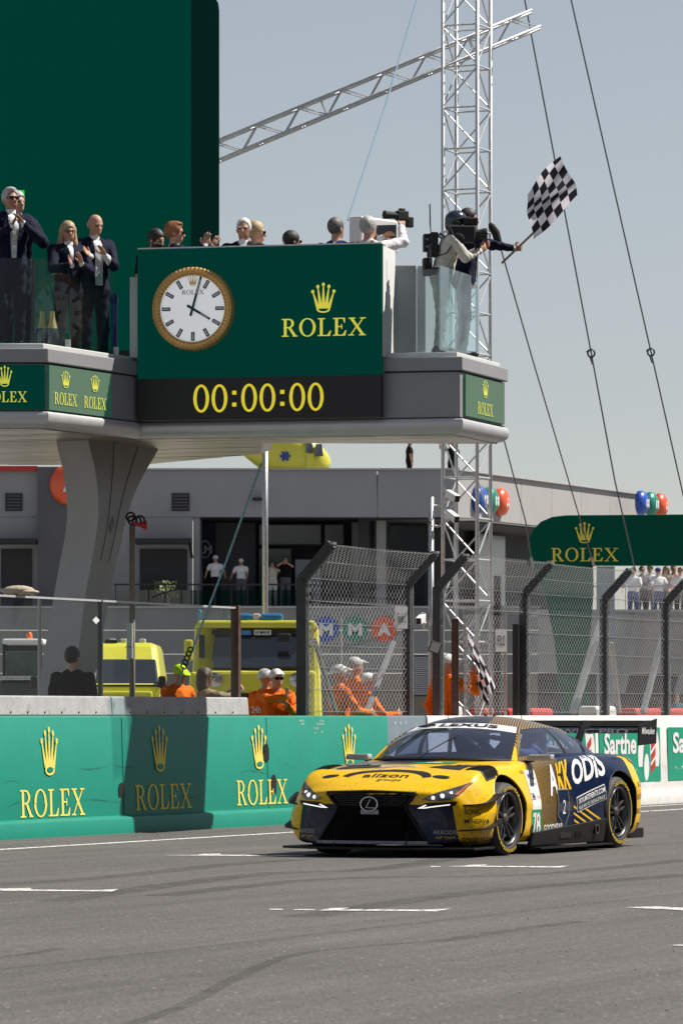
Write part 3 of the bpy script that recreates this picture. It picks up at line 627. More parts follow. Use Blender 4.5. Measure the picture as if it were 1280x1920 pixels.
# boom truss slung from the tower head
bm_ = empty('truss_boom', P(905, 90, 61.6), 0, 'long aluminium truss boom slanting across the sky behind the tower', 'truss'); b_o = -Vector(bm_.location)
YB = tb[2].y+.22; e0, e1 = P(330, 316, YB), P(1003, 36, YB); bdv = (e1-e0).normalized(); bup = Vector((0, -1, 0)).cross(bdv); bup = bup if bup.z > 0 else -bup; hw = .125
ch = [(sx, sz) for sx in (-hw, hw) for sz in (-hw, hw)]; Lb = (e1-e0).length; bp_ = lambda t, sx, sz: e0+bdv*t+Vector((0, sx, 0))+bup*sz+b_o
for sx, sz in ch: m = MB(); m.tube([bp_(0, sx, sz), bp_(Lb+.03*(sz < 0), sx, sz)], .020, 8); m.build('chord', 'alu', bm_, smooth='all')
nbay = int(Lb/.30)
for k in range(nbay):
    t0, t1 = k*Lb/nbay, (k+1)*Lb/nbay
    for a, b in (((-hw, -hw), (-hw, hw)), ((hw, -hw), (hw, hw)), ((-hw, hw), (hw, hw)), ((-hw, -hw), (hw, -hw))):
        q = (a, b) if k % 2 else (b, a); m = MB(); m.tube([bp_(t0, *q[0]), bp_(t1, *q[1])], .0095, 5); m.build('diagonal', 'alu', bm_)
    if k % 7 == 0:
        for a, b in (((-hw, -hw), (-hw, hw)), ((hw, -hw), (hw, hw))): m = MB(); m.tube([bp_(t0, *a), bp_(t0, *b)], .011, 5); m.build('strut', 'alu', bm_)
def cable(pts, r, mt, label, name='guy_cable', cat='cable', shackle=None, end=False):
    e = empty(name, pts[0], 0, label, cat); o = -Vector(pts[0]); m = MB(); m.tube([Vector(p)+o for p in pts], r, 6); m.build('wire', mt, e)
    for q in (shackle or []):
        m = MB(); c = Vector(q)+o; m.tube([c+Vector((.05*math.cos(a), 0, .055*math.sin(a))) for a in [i*PI2/10 for i in range(10)]], .014, 5, closed=True); m.tube([c+Vector((-.02, 0, -.05)), c+Vector((.02, 0, -.16))], .012, 5); m.tube([c+Vector((-.07, 0, .02)), c+Vector((.0, 0, .05))], .012, 5); m.build('shackle', 'darksteel', e)
    if end:
        c = Vector(pts[-1])+o; d = (Vector(pts[-2])-Vector(pts[-1])).normalized(); m = MB(); m.tube([c, c+d*.32], .022, 6); m.build('turnbuckle', 'galv', e)
    return e
PI2 = 2*math.pi; mat('wire_grey', (.10, .11, .12), .5, .3, var=.1)
YC = tb[0].y+.3
cable([P(787, -20, 60), P(720, 205, 57), P(652, 412, 54)], .011, mat('rope_blue', (.16, .25, .32), .7, var=.2, scale=30), 'pale blue rope rising from the white monitor box to the top edge')
cable([P(978, -30, YC+1), P(1108, 662, YC+2), P(1152, 900, YC+2.4), P(1190, 1068, YC+2.7)], .011, 'wire_grey', 'grey guy cable passing just right of the waved flag', shackle=[P(1108, 662, YC+2)])
cable([P(1066, -20, YC+2), P(1220, 660, YC+4), P(1278, 918, YC+5), P(1312, 1068, YC+5.5)], .011, 'wire_grey', 'rightmost grey guy cable crossing the open sky', shackle=[P(1220, 660, YC+4)])
cable([P(938, 464, 54.2), P(1001, 684, 58), P(1083, 960, 63), P(1113, 1060, 65)], .010, 'wire_grey', 'grey guy cable running from the black muff down to the fence', end=True)
cable([P(938, 800, 57), P(985, 978, 60.5), P(998, 1062, 62)], .010, 'wire_grey', 'short grey guy cable below the balcony end reaching the fence', end=True)
mu = empty('microphone', P(926, 440, 54.2), 0, 'black furry microphone on a thin boom beside the flag arm', 'microphone'); m = MB(); mo = -Vector(mu.location)
m.tube([P(918, 418, 54.2)+mo, P(921, 424, 54.2)+mo, P(929, 436, 54.2)+mo, P(934, 455, 54.2)+mo, P(937, 465, 54.2)+mo], [.02, .042, .05, .045, .02], 10); m.build('wind_muff', mat('fur', (.012, .012, .012), .95, var=.4, scale=60, bump=1, bscale=120), mu, smooth='all')
rp = empty('tie_rope', P(490, 868, 52.9), 0, 'teal rope tied from the podium soffit down behind glass barrier', 'rope'); ro = -Vector(rp.location); mat('rope_teal', (.26, .46, .48), .8, var=.5, scale=40)
m = MB(); m.tube([P(490, 868, 52.9)+ro, P(425, 1050, 52.6)+ro, P(358, 1225, 52.2)+ro], .013, 6); m.build('line', 'rope_teal', rp)
m = MB(); rg = random.Random(4)
for k in range(5): c = P(357-k*3.2, 1218+k*8, 52.2)+ro; m.tube([c+Vector((.030*math.cos(a+k), .025*math.sin(a), .028*math.sin(a+k*.9))) for a in [i*PI2/9 for i in range(9)]], .010, 5, closed=True)
m.build('knot', mat('rope_dark', (.02, .06, .07), .8, var=.3), rp); m = MB(); m.tube([P(344, 1252, 52.2)+ro, P(339, 1268, 52.3)+ro, P(336, 1284, 52.5)+ro], .012, 5); m.build('tail', 'rope_teal', rp)
# ---- catch fence
mat('fence_wire', (.70, .71, .71), .4, .15, var=.1)
HB, AO, AZ = 1.70, .40, .40                                    # straight height above the wall, arm reach out and up
def fence_post(px, parent, o, mt='darksteel', w=.11, zb=1.297):
    s = WS(px, -.2); b = W(s, -.2, zb)+o; wz_ = zb+HB-.02; m = MB()
    for A, B in ((b, W(s, -.2, wz_)+o),): m.box((A+B)/2, (w*.55, w, (B-A).length), frame3(T, N))
    A = W(s, -.2, wz_-.03)+o; B = W(s, -.2+AO, wz_+AZ)+o; d = (B-A).normalized(); m.box((A+B)/2, (w*.55, w, (B-A).length), frame3(T, d.cross(T))); p = m.build('post', mt, parent, bevel=.006)
    for k in range(5): mm = MB(); mm.box(W(s, -.2+w/2+.004, zb+.15+k*.34)+o, (.02, .012, .02), frame3(T, N)); mm.build('bolt', 'galv', p)
    m = MB(); m.box(W(s, -.2+AO+.01, wz_+AZ+.01)+o, (.10, .05, .03), frame3(T, N)); m.build('end_cap', 'galv', p)
    m = MB(); m.tube([W(s+.06, -.145, zb)+o, W(s+.06, -.145, wz_)+o], .018, 6); m.build('edge_tube', 'galv', parent)
def fence_surface(s, t, o):                                    # t: metres up the sheet, bending outward at the arm
    if t <= HB: return W(s, -.13, 1.31+t)+o
    q = t-HB; return W(s, -.13+q*.707, 1.31+HB+q*.707)+o
def mesh_panel(s0, s1, t0, t1, parent, o, pitch=.055, r=.0018):
    m = MB(); nc = max(1, int((s1-s0)/pitch)); dt = .046; rg = random.Random(int(s0*100))
    def strip(a, b, d):                                        # thin three-sided wire
        u = (b-a).normalized(); v = u.cross(N).normalized(); w_ = u.cross(v); m.add([a+v*r, a-v*r*.5+w_*r*.87, a-v*r*.5-w_*r*.87, b+v*r, b-v*r*.5+w_*r*.87, b-v*r*.5-w_*r*.87], [(0, 1, 4, 3), (1, 2, 5, 4), (2, 0, 3, 5)])
    nr = int((t1-t0)/dt)
    for c in range(nc):
        sc_ = s0+(c+.5)*(s1-s0)/nc; h_ = (s1-s0)/nc*.56; prev = None
        for k in range(nr+1):
            sg = 1 if (k+c) % 2 else -1; p = fence_surface(sc_+sg*h_+rg.uniform(-.003, .003), t0+k*dt, o)+N*(.006*sg)
            if prev is not None: strip(prev, p, 0)
            prev = p
    o_ = m.build('wire_mesh', 'fence_wire', parent); o_['kind'] = 'stuff'
    for k in range(int((t1-t0)/.27)+1):
        t = t0+.04+k*.27
        if t > t1: break
        m = MB(); sag = .02; m.tube([fence_surface(s0+(s1-s0)*i/8, t-sag*math.sin(math.pi*i/8)*(1 if t > HB else .3), o)+N*.012 for i in range(9)], .006, 4); m.build('tension_wire', 'galv', parent)
fn = empty('catch_fence', W(WS(569), -.2, 1.297), 0, 'narrow bent-top catch fence section with orange marshals behind it', 'fence'); fo = -Vector(fn.location)
fence_post(566, fn, fo, w=.13); fence_post(762, fn, fo, 'darksteel', w=.10); mesh_panel(WS(579, -.13), WS(760, -.13), 0, HB+.54, fn, fo)
f2_ = empty('catch_fence', W(WS(819), -.2, 1.297), 0, 'long bent-top catch fence on the white wall at right', 'fence'); fo2 = -Vector(f2_.location)
fps = [819, 981, 1131, 1246, 1345]
for p in fps: fence_post(p, f2_, fo2, w=.11)
mesh_panel(WS(832, -.13), WS(979, -.13), 1.36, HB+.54, f2_, fo2); mesh_panel(WS(870, -.13), WS(945, -.13), 0, 1.36, f2_, fo2)
for a, b in zip(fps[1:], fps[2:]): mesh_panel(WS(a+7, -.13), WS(b-3, -.13), 0, HB+.54, f2_, fo2)
for px, mt, hh in ((861, 'rust', 1.28), (975, 'black', 1.25), (940, 'black', 1.9)):
    s = WS(px, -.2); m = MB(); m.box(W(s, -.26, 1.297+hh/2)+fo2, (.07, .085, hh), frame3(T, N)); m.build('gate_post', mt, f2_, bevel=.006)
for px in (870, 946): s = WS(px, -.15); m = MB(); m.tube([W(s, -.14, 1.297)+fo2, W(s, -.14, 2.7)+fo2], .022, 6); m.build('gate_tube', 'galv', f2_)
def brace(pa, pb, o, parent, w=.055):
    a, b = behind_(pa, -.55), behind_(pb, -.55); m = MB(); m.tube([a+o, b+o], w, 6); m.build('brace', 'galv', parent)
def behind_(p, o): s = WS(p[0], o); q = W(s, o); return P(p[0], p[1], q.y)
brace((589, 1200), (629, 1336), fo, fn, .035); brace((737, 1205), (687, 1336), fo, fn, .04); brace((1126, 1165), (1074, 1336), fo2, f2_, .06); brace((1146, 1205), (1160, 1336), fo2, f2_, .04); brace((1243, 1190), (1205, 1336), fo2, f2_, .05)
def plate(px, py, wpx, hpx, o, label, txt, sz):
    s = WS(px, o); c = P(px, py, W(s, o).y); sc_ = c.y/F; e = empty('sign_plate', c, 0, label, 'sign'); m = MB(); u = (T*.75+N*.66).normalized()
    m.box((0, 0, 0), (wpx*sc_*1.25, .008, hpx*sc_), frame3(u, UP.cross(u)*-1)); m.build('board', 'white', e)
    for k, t in enumerate(txt): label_text('lettering', t, Vector((0, 0, (.10 if len(txt) > 1 else 0)-k*.15)), u, UP, sz, 'black', e, width=wpx*sc_*.82, lift=.008)
plate(752, 1158, 21, 42, -.02, 'white plate lettered Finish L on the fence end post', ['Finish L'], .13); plate(939, 1201, 19, 42, -.02, 'white plate lettered F0.0 on the fence gate', ['F0.0'], .15)
# lamp box and small fittings on the second post
e = empty('strobe_lamp', P(815, 1214, W(WS(819), 0).y-.1), 0, 'square grey signal lamp fixed to the dark fence post', 'lamp'); m = MB(); m.box((0, 0, 0), (.15, .05, .15), Matrix.Rotation(R(20), 3, 'Y')); m.build('housing', 'rubber', e, bevel=.02); m = MB(); m.box((0, -.028, 0), (.12, .006, .12), Matrix.Rotation(R(20), 3, 'Y')); m.build('lens', 'offwhite', e)
# camera pole
cpY = W(WS(808, -.9), -.9).y; cp = empty('camera_pole', XY(808, cpY), 0, 'steel pole with white surveillance cameras beside the lattice tower', 'pole')
m = MB(); zt_ = H0+(HY-932)/F*cpY; m.tube([(0, 0, .005), (0, 0, zt_)], .038, 10); m.build('tube', 'galv', cp, smooth='all')
for px, py, tx, ty, sd in ((848, 930, 872, 945, 1), (848, 968, 870, 985, 1), (790, 1160, 775, 1174, -1)):
    a = P(px, py, cpY-.1)-Vector(cp.location); b = P(tx, ty, cpY-.45)-Vector(cp.location); d = (b-a).normalized(); c = empty('surveillance_camera', (0, 0, 0)); c.parent = cp
    m = MB(); m.box(a, (.30, .10, .085), frame3(d, UP)); m.build('housing', 'white', c, bevel=.012); m = MB(); m.box(a+d*.152, (.006, .08, .065), frame3(d, UP)); m.build('lens_window', 'black', c); m = MB(); m.tube([Vector((0, 0, a.z-.12)), Vector((.10*sd, 0, a.z-.13)), a+Vector((-.05*sd, 0, -.05))], .018, 6); m.build('bracket', 'offwhite', c)
for zz in (.35, .75): m = MB(); m.tube([Vector((.05*math.cos(a), .05*math.sin(a), zt_-zz+.02*math.sin(a*2))) for a in [i*PI2/10 for i in range(10)]], .008, 5, closed=True); m.build('cable_tie', 'black', cp)
# poles
e = empty('steel_pole', XY(497, 79), 0, 'slim grey steel pole standing behind the yellow truck', 'pole'); m = MB(); m.tube([(0, 0, .005), (0, 0, 4.35), (0, 0, 6.0)], .05, 10); m.build('tube', 'galv', e, smooth='all'); m = MB(); m.lathe([(.12, 0), (.12, .02), (.05, .03)], 16, None, (0, 0, .005)); m.build('base', 'galv', e)
hp_ = behind_((248, 985), -1.0); e = empty('horn_pole', (hp_.x, hp_.y, 0), 0, 'brown steel pole topped by black rings and a red horn', 'pole'); m = MB(); m.tube([(0, 0, .285), (0, 0, hp_.z)], .034, 10); m.build('tube', mat('pole_tan', (.30, .25, .20), .6, .2, var=.15), e, smooth='all')
m = MB(); m.lathe([(.0, -.02), (.02, -.02), (.025, .06), (.05, .13), (.07, .15), (.0, .13)], 14, Matrix(((0, 0, 1), (0, 1, 0), (-1, 0, -.2))), (.02, -.02, hp_.z+.02)); m.build('horn', 'red', e, smooth=True)
for k, (x, z) in enumerate(((.0, .06), (.05, .05), (-.02, .10), (.09, .06))): m = MB(); m.tube([(x+.05*math.cos(a), .01*k, hp_.z+z+.05*math.sin(a)) for a in [i*PI2/12 for i in range(12)]], .012, 6, closed=True); m.build('hose_ring', 'rubber', e)
for x in (0, .0): pass
sg = empty('signal_box', P(243, 1202, hp_.y-.05), 0, 'slim white box strapped to the brown pole', 'box'); m = MB(); m.box((0, 0, 0), (.07, .06, .42)); m.build('case', 'white', sg, bevel=.01); m = MB(); m.tube([(.05, .0, -.07), (.0, -.04, -.07), (-.05, 0, -.07)], .006, 4); m.build('strap', 'black', sg)
# ================================================================ PADDOCK BUILDING
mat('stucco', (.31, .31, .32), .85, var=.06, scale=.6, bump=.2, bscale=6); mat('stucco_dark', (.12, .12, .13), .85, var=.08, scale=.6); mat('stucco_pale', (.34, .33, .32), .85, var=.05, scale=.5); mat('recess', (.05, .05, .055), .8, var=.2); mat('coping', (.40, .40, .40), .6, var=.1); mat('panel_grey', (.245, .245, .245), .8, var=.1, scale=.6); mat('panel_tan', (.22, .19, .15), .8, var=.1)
mat('dark_glass', (.02, .025, .03), .08, var=.2, scale=.3, spec=.8); mat('pale_glass', (.30, .34, .37), .15, var=.1, scale=.3); mat('door_black', (.012, .012, .013), .5, var=.2)
BY = 155.0; bk = BY/F
bl = empty('paddock_building', XY(430, BY), 0, 'long two-storey grey paddock building with dark recessed terrace', 'building'); bo_ = -Vector(bl.location)
def zz(y, Y=BY): return H0+(HY-y)/F*Y
def fbox(x0, x1, y0, y1, d0, d1, name, mt, parent=bl, Yb=BY, bv=0, o=None):   # front box by photo pixels at depth Yb
    p0, p1 = XY(x0, Yb), XY(x1, Yb); c = Vector(((p0.x+p1.x)/2, Yb+(d0+d1)/2, (zz(y0, Yb)+zz(y1, Yb))/2)); m = MB(); m.box(c+(bo_ if o is None else o), (abs(p1.x-p0.x), abs(d1-d0), abs(zz(y0, Yb)-zz(y1, Yb)))); return m.build(name, mt, parent, bevel=bv)
XL, XR = -260, 855
fbox(XL, 706, 882, 969, 0, .5, 'upper_wall', 'stucco'); fbox(708, XR, 882, 969, 0, .5, 'upper_wall', 'stucco'); fbox(XL, XR, 878, 881.6, -.12, .6, 'coping', 'coping')
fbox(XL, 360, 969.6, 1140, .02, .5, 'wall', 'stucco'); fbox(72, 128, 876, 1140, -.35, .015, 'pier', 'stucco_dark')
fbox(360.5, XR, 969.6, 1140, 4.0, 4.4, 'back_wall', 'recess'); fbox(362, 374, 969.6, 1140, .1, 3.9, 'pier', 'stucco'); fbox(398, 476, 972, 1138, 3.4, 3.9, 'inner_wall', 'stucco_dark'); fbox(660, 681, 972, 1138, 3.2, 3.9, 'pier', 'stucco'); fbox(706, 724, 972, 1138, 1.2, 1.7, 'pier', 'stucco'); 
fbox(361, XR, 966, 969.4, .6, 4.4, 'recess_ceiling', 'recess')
for x0, x1, y0, y1, mt in ((482, 602, 976, 1016, 'dark_glass'), (607, 645, 976, 1016, 'dark_glass'), (482, 545, 1022, 1136, 'dark_glass'), (550, 602, 1042, 1136, 'pale_glass'), (607, 658, 1022, 1136, 'dark_glass'), (730, 800, 975, 1136, 'dark_glass')):
    w_ = fbox(x0, x1, y0, y1, 3.0, 3.06, 'window', 'door_black'); fbox(x0+2, x1-2, y0+2, y1-2, 2.93, 2.99, 'pane', mt, w_)
for x0, x1 in ((10, 42), (322, 355)):
    w_ = fbox(x0, x1, 925, 958, -.06, .0, 'wall_vent', 'door_black')
    for k in range(5): fbox(x0+3, x1-3, 929+k*6, 931+k*6, -.10, -.062, 'louvre', 'stucco_dark', w_)
for x0, x1 in ((250, 361), (-10, 70)):
    aw = fbox(x0, x1, 1012, 1021, -1.3, .0, 'awning', 'door_black')
    for k in range(int((x1-x0)/6)): fbox(x0+k*6+1, x0+k*6+4, 1021.4, 1024, -1.3, -1.2, 'awning_fringe', 'door_black', aw)
    fbox(x0+12, x1-10, 1030, 1138, -.05, .012, 'door', 'door_black')
m = MB(); m.tube([XY(356, BY-.9)+UP*zz(1022)+bo_, XY(360, BY-.05)+UP*zz(1045)+bo_], .05, 5); m.build('awning_bracket', 'door_black', bl)
fbox(473, 492, 934, 939, -.35, -.02, 'wall_lamp', 'door_black'); fbox(XL, 71, 874, 884, -.2, -.13, 'red_sign', 'red')
# banner on the terrace wall
bn = fbox(373, 397, 972, 1058, 3.0, 3.05, 'banner', 'navy_flat' if 'navy_flat' in MATS else mat('navy_flat', (.012, .014, .04), .7, var=.1)); c = XY(385, BY+2.99); c.z = zz(1030, BY+2.99); flat('emblem_ring', ring(0, 0, .5, .5, .06, .06), c+bo_, (1, 0, 0), UP, .35, .62, 'decal_grey2' if 'decal_grey2' in MATS else mat('decal_grey2', (.5, .5, .52), .6, var=.05), bn, .02); label_text('lettering', 'LM', c+bo_, (1, 0, 0), UP, .28, 'decal_grey2', bn, lift=.02, bold=.02)
# side wing that runs off along the track, sunlit
sc0 = XY(855, BY); Ls = 26.0
def sbox(s0, s1, z0, z1, d0, d1, name, mt, parent=bl): 
    m = MB(); c = sc0+T*(s0+s1)/2+N*(d0+d1)/2+UP*(z0+z1)/2; m.box(c+bo_, (s1-s0, abs(d1-d0), z1-z0), frame3(T, N)); return m.build(name, mt, parent)
ZR, ZB_, ZTE = zz(882), zz(969), zz(1140)
for k in range(7): sbox(.01+k*3.1, 3.1+k*3.1-.012, ZB_, ZR, -.45, 0, 'side_panel', 'stucco_pale')
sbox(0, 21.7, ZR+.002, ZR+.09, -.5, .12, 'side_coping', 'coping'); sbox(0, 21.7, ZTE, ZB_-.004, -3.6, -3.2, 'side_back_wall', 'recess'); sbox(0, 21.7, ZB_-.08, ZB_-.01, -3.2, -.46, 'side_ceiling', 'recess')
for k, w_ in ((3.6, 1.7), (5.6, 1.6), (9, 3)): q = sbox(k, k+w_, ZTE, ZB_-.15, -2.9, -2.84, 'window', 'door_black'); sbox(k+.06, k+w_-.06, ZTE+.06, ZB_-.2, -2.82, -2.78, 'pane', 'pale_glass', q)
m = MB(); m.poly([XY(XL, BY+.55)+UP*(zz(890))+bo_, XY(XR, BY+.55)+UP*zz(890)+bo_, sc0+T*21+UP*zz(890)+bo_-N*.5, sc0+T*21-N*30+UP*zz(890)+bo_, XY(XL, BY+45)+UP*zz(890)+bo_]); m.build('roof_deck', 'pit_concrete', bl)
# domed round signs
def dome_sign(c, nrm, r, mt, label, txt=None, grp=None):
    e = empty('round_sign', c, 0, label, 'sign', grp); u = UP.cross(nrm).normalized(); Mx = Matrix((u, UP, Vector(nrm).normalized())).transposed(); m = MB(); m.lathe([(r, -.12), (r, .0), (r*.9, .10), (r*.6, .19), (r*.3, .225), (0, .235)], 32, Mx); m.build('dome', mt, e, smooth='all')
    if txt: label_text('letter', txt, Vector(nrm)*.215, u, UP, r*.62, 'white', e, width=r*.66, bold=.05, lift=.015)
    return e
mat('sign_blue', (.01, .07, .42), .35, var=.05, coat=.3); mat('sign_green', (.0, .22, .14), .35, var=.05, coat=.3); mat('sign_red', (.75, .09, .02), .35, var=.05, coat=.3)
MA = (('sign_blue', 'M', 'blue'), ('sign_green', 'M', 'green'), ('sign_red', 'A', 'orange-red'))
for k, (mt, tx, cn) in enumerate(MA):
    dome_sign(sc0+T*(1.9+k*1.05)+N*.13+UP*zz(932), N, .48, mt, cn+' domed round sign on the sunlit wall behind the lattice tower', tx, 'round signs behind the tower')
    dome_sign(sc0+T*(16.5+k*1.1)+N*.9+UP*(zz(905)), N, .46, mt, cn+' domed round sign above the green arch', tx, 'round signs above the arch')
dome_sign(Vector((XY(133, BY).x, BY-.50, zz(910))), (0, -1, 0), .70, 'sign_red', 'large orange-red round sign half hidden by the column', 'A')
# terrace front: low wall, railing
tf = BY-2.2
for i, (y0, y1, mt) in enumerate(((1141, 1181, 'panel_grey'), (1182.4, 1226, 'panel_grey'), (1227.4, 1262, 'panel_grey'), (1263.4, 1413, 'panel_tan'))): 
    for x0, x1 in ((XL, 180), (180.7, 420), (420.7, 640), (640.7, 860), (860.7, 1010)): fbox(x0, x1, y0, y1, 0, .3, 'front_panel', mt, Yb=tf)
fbox(XL, 1012, 1136.5, 1140.6, -.06, .4, 'terrace_edge', 'coping', Yb=tf)
m = MB(); a = XY(XL, tf+.31); b = XY(1010, tf+.31); m.hexa([a+UP*(ZTE-.25)+bo_, b+UP*(ZTE-.25)+bo_, b+Vector((0, 6.5, ZTE-.25))+bo_, a+Vector((0, 6.5, ZTE-.25))+bo_], [a+UP*(ZTE-.03)+bo_, b+UP*(ZTE-.03)+bo_, b+Vector((0, 6.5, ZTE-.03))+bo_, a+Vector((0, 6.5, ZTE-.03))+bo_]); m.build('terrace_floor', 'pit_concrete', bl)
rl = empty('terrace_railing', XY(400, tf), 0, 'black railing with dark glass along the building terrace', 'railing'); rl.location.z = ZTE; r_o = -Vector(rl.location)
glassmat('rail_dark', (.55, .58, .58), .03)
for k in range(13): x = 215+k*31; fbox(x, x+1.6, 1096, 1137, .35, .40, 'post', 'door_black', rl, tf, 0, r_o)
fbox(213, 592, 1094, 1097, .33, .42, 'handrail', 'door_black', rl, tf, 0, r_o)
for k in range(12): x = 215+k*31; fbox(x+2.2, x+30, 1106, 1136, .37, .385, 'glass_pane', 'rail_dark', rl, tf, 0, r_o)
m = MB(); m.tube([XY(285, tf+.38)+UP*zz(1120, tf)+r_o, XY(340, tf+.38)+UP*zz(1100, tf)+r_o], .03, 5); m.build('ramp_rail', 'door_black', rl)
for k, (mt, tx, cn) in enumerate(MA):
    fc = XY((611, 665.5, 720)[k], tf-.03); fc.z = zz(1180, tf); e = empty('round_sign', fc, 0, 'flat %s round sign seen through the fence mesh' % cn, 'sign', 'round signs on the lower wall'); m = MB(); m.lathe([(.42, -.02), (.42, .02)], 32, frame3((1, 0, 0), UP), (0, 0, 0)); m.build('disc', mt, e); label_text('letter', tx, Vector((0, -.02, 0)), (1, 0, 0), UP, .38, 'white', e, width=.46, bold=.05, lift=.02)
e = empty('potted_shrub', XY(308, BY-1.2), 0, 'small pale green shrub by the black terrace door', 'plant'); e.location.z = ZTE-.02; rg = random.Random(8); m = MB()
for k in range(150):
    a = rg.uniform(0, PI2); t = rg.uniform(.2, 1); h = .35+.55*rg.random(); c = Vector((.45*t*math.cos(a), .3*t*math.sin(a), h)); u = Vector((rg.uniform(-1, 1), rg.uniform(-1, 1), rg.uniform(-.2, 1))).normalized()*.13; v = u.orthogonal().normalized()*.04; m.add([c-v, c+u*.6, c+v, c-u*.6], [(0, 1, 2, 3)])
m.build('foliage', mat('leaf', (.16, .22, .08), .6, var=.3), e)['kind'] = 'stuff'; m = MB(); m.lathe([(.14, 0), (.2, .35), (.17, .35), (.16, .3)], 12); m.build('pot', 'stucco_dark', e)
m = MB(); sv = empty('wall_louvre', XY(786, tf-.04), 0, 'grey louvred grille low on the wall beside the fence gap', 'grille'); sv.location.z = zz(1262, tf)
for k in range(18): fbox(769, 812, 1232+k*4, 1234.6+k*4, -.02, .03, 'slat', 'coping', sv, tf-.04, 0, -Vector(sv.location))
fbox(767, 814, 1229, 1306, .031, .036, 'backing', 'recess', sv, tf-.04, 0, -Vector(sv.location))
# ---- unseen grandstand added across the track to shut off the low sky there
gs_ = empty('grandstand', W(10, 26), 0, 'unseen dark grandstand added opposite the pit wall to block low sky', 'grandstand'); g_o = -Vector(gs_.location); mat('stand_seats', (.05, .05, .06), .9, var=.5, scale=2); mat('stand_frame', (.10, .10, .10), .8, var=.2)
for k in range(12):
    m = MB(); o0, z1 = 24+k*.9, 2.2+k*.85; m.hexa([W(-75, o0, .005 if k == 0 else z1-.9)+g_o, W(95, o0, .005 if k == 0 else z1-.9)+g_o, W(95, o0+.9, .005 if k == 0 else z1-.9)+g_o, W(-75, o0+.9, .005 if k == 0 else z1-.9)+g_o], [W(-75, o0, z1)+g_o, W(95, o0, z1)+g_o, W(95, o0+.9, z1)+g_o, W(-75, o0+.9, z1)+g_o]); m.build('seating_tier', 'stand_seats', gs_)
m = MB(); m.hexa([W(-75, 34.9, .005)+g_o, W(95, 34.9, .005)+g_o, W(95, 35.4, .005)+g_o, W(-75, 35.4, .005)+g_o], [W(-75, 34.9, 17)+g_o, W(95, 34.9, 17)+g_o, W(95, 35.4, 17)+g_o, W(-75, 35.4, 17)+g_o]); m.build('back_wall', 'stand_frame', gs_)
m = MB(); m.hexa([W(-75, 29, 16.2)+g_o, W(95, 29, 16.2)+g_o, W(95, 34.8, 16.6)+g_o, W(-75, 34.8, 16.6)+g_o], [W(-75, 29, 16.4)+g_o, W(95, 29, 16.4)+g_o, W(95, 34.8, 16.9)+g_o, W(-75, 34.8, 16.9)+g_o]); m.build('roof', 'stand_frame', gs_)
for k in range(9): m = MB(); m.tube([W(-72+k*20, 33.5, 10)+g_o, W(-72+k*20, 33.5, 16.5)+g_o], .2, 8); m.build('roof_post', 'stand_frame', gs_)
# ---- green arch sign
ag = empty('arch_sign', XY(1045, 108), 0, 'dark green arched gantry sign with yellow crown behind the fence', 'sign'); ao = -Vector(ag.location); AY = 108.0; mat('arch_green', (.001, .085, .052), .85, var=.05, spec=.08); mat('arch_leg', (.001, .10, .062), .85, var=.06, spec=.1)
pts = [P(1330, 1060, AY), P(1330, 964, AY)]+[P(x, y, AY) for x, y in ((1060, 966), (1035, 969), (1014, 978), (1000, 992), (992, 1010), (990, 1032), (993, 1060))]
m = MB(); m.prism([p+ao for p in pts], Vector((0, .5, 0))); m.build('header', 'arch_green', ag, bevel=.02)
pts = [P(x, y, AY) for x, y in ((1000, 1061), (1112, 1061), (1113, 1110), (1106, 1200), (1101, 1330), (1099, 1440), (1062, 1440), (1054, 1330), (1040, 1200), (1022, 1110))]
m = MB(); m.prism([p+ao+Vector((0, .06, 0)) for p in pts], Vector((0, .4, 0))); m.build('leg', 'arch_leg', ag, bevel=.02)
c = P(1095.5, 1040, AY-.004)+ao; rolex(ag, c, (1, 0, 0), UP, 126*AY/F, 25*AY/F, 'yellow_letter', 40*AY/F, 38*AY/F, 9*AY/F)
gl = empty('glass_screen', XY(1150, 122), 0, 'pale glass wind screen under the green arch', 'glass screen'); m = MB(); p = P(1118, 1105, 122); q = P(1152, 1062, 122); m.hexa([Vector((p.x, 122, 0))-Vector(gl.location), Vector((q.x, 122, 0))-Vector(gl.location), Vector((q.x, 122.06, 0))-Vector(gl.location), Vector((p.x, 122.06, 0))-Vector(gl.location)], [Vector((p.x, 122, q.z))-Vector(gl.location), Vector((q.x, 122, q.z))-Vector(gl.location), Vector((q.x, 122.06, q.z))-Vector(gl.location), Vector((p.x, 122.06, q.z))-Vector(gl.location)]); m.build('pane', 'pale_glass', gl)
# ---- low stand that carries the spectators at right
sd = empty('spectator_stand', XY(1220, 134), 0, 'pale concrete spectator terrace with grey buttresses behind the fence', 'stand'); so_ = -Vector(sd.location); SY = 134.0
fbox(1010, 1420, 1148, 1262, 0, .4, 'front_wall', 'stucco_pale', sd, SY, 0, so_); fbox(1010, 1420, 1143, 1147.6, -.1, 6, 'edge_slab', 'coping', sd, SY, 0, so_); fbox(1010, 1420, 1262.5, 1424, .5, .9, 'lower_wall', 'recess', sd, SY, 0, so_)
for x in (1150, 1262, 1345): 
    m = MB(); m.prism([P(a, b, SY)+so_ for a, b in ((x+40, 1148), (x+54, 1148), (x+20, 1300), (x, 1300))], Vector((0, -.5, 0))); m.build('buttress', 'panel_grey', sd)
for k in range(12): x = 1120+k*26; fbox(x, x+1.6, 1100, 1142, .1, .14, 'post', 'galv', sd, SY, 0, so_)
fbox(1110, 1420, 1098, 1101, .08, .16, 'handrail', 'galv', sd, SY, 0, so_)
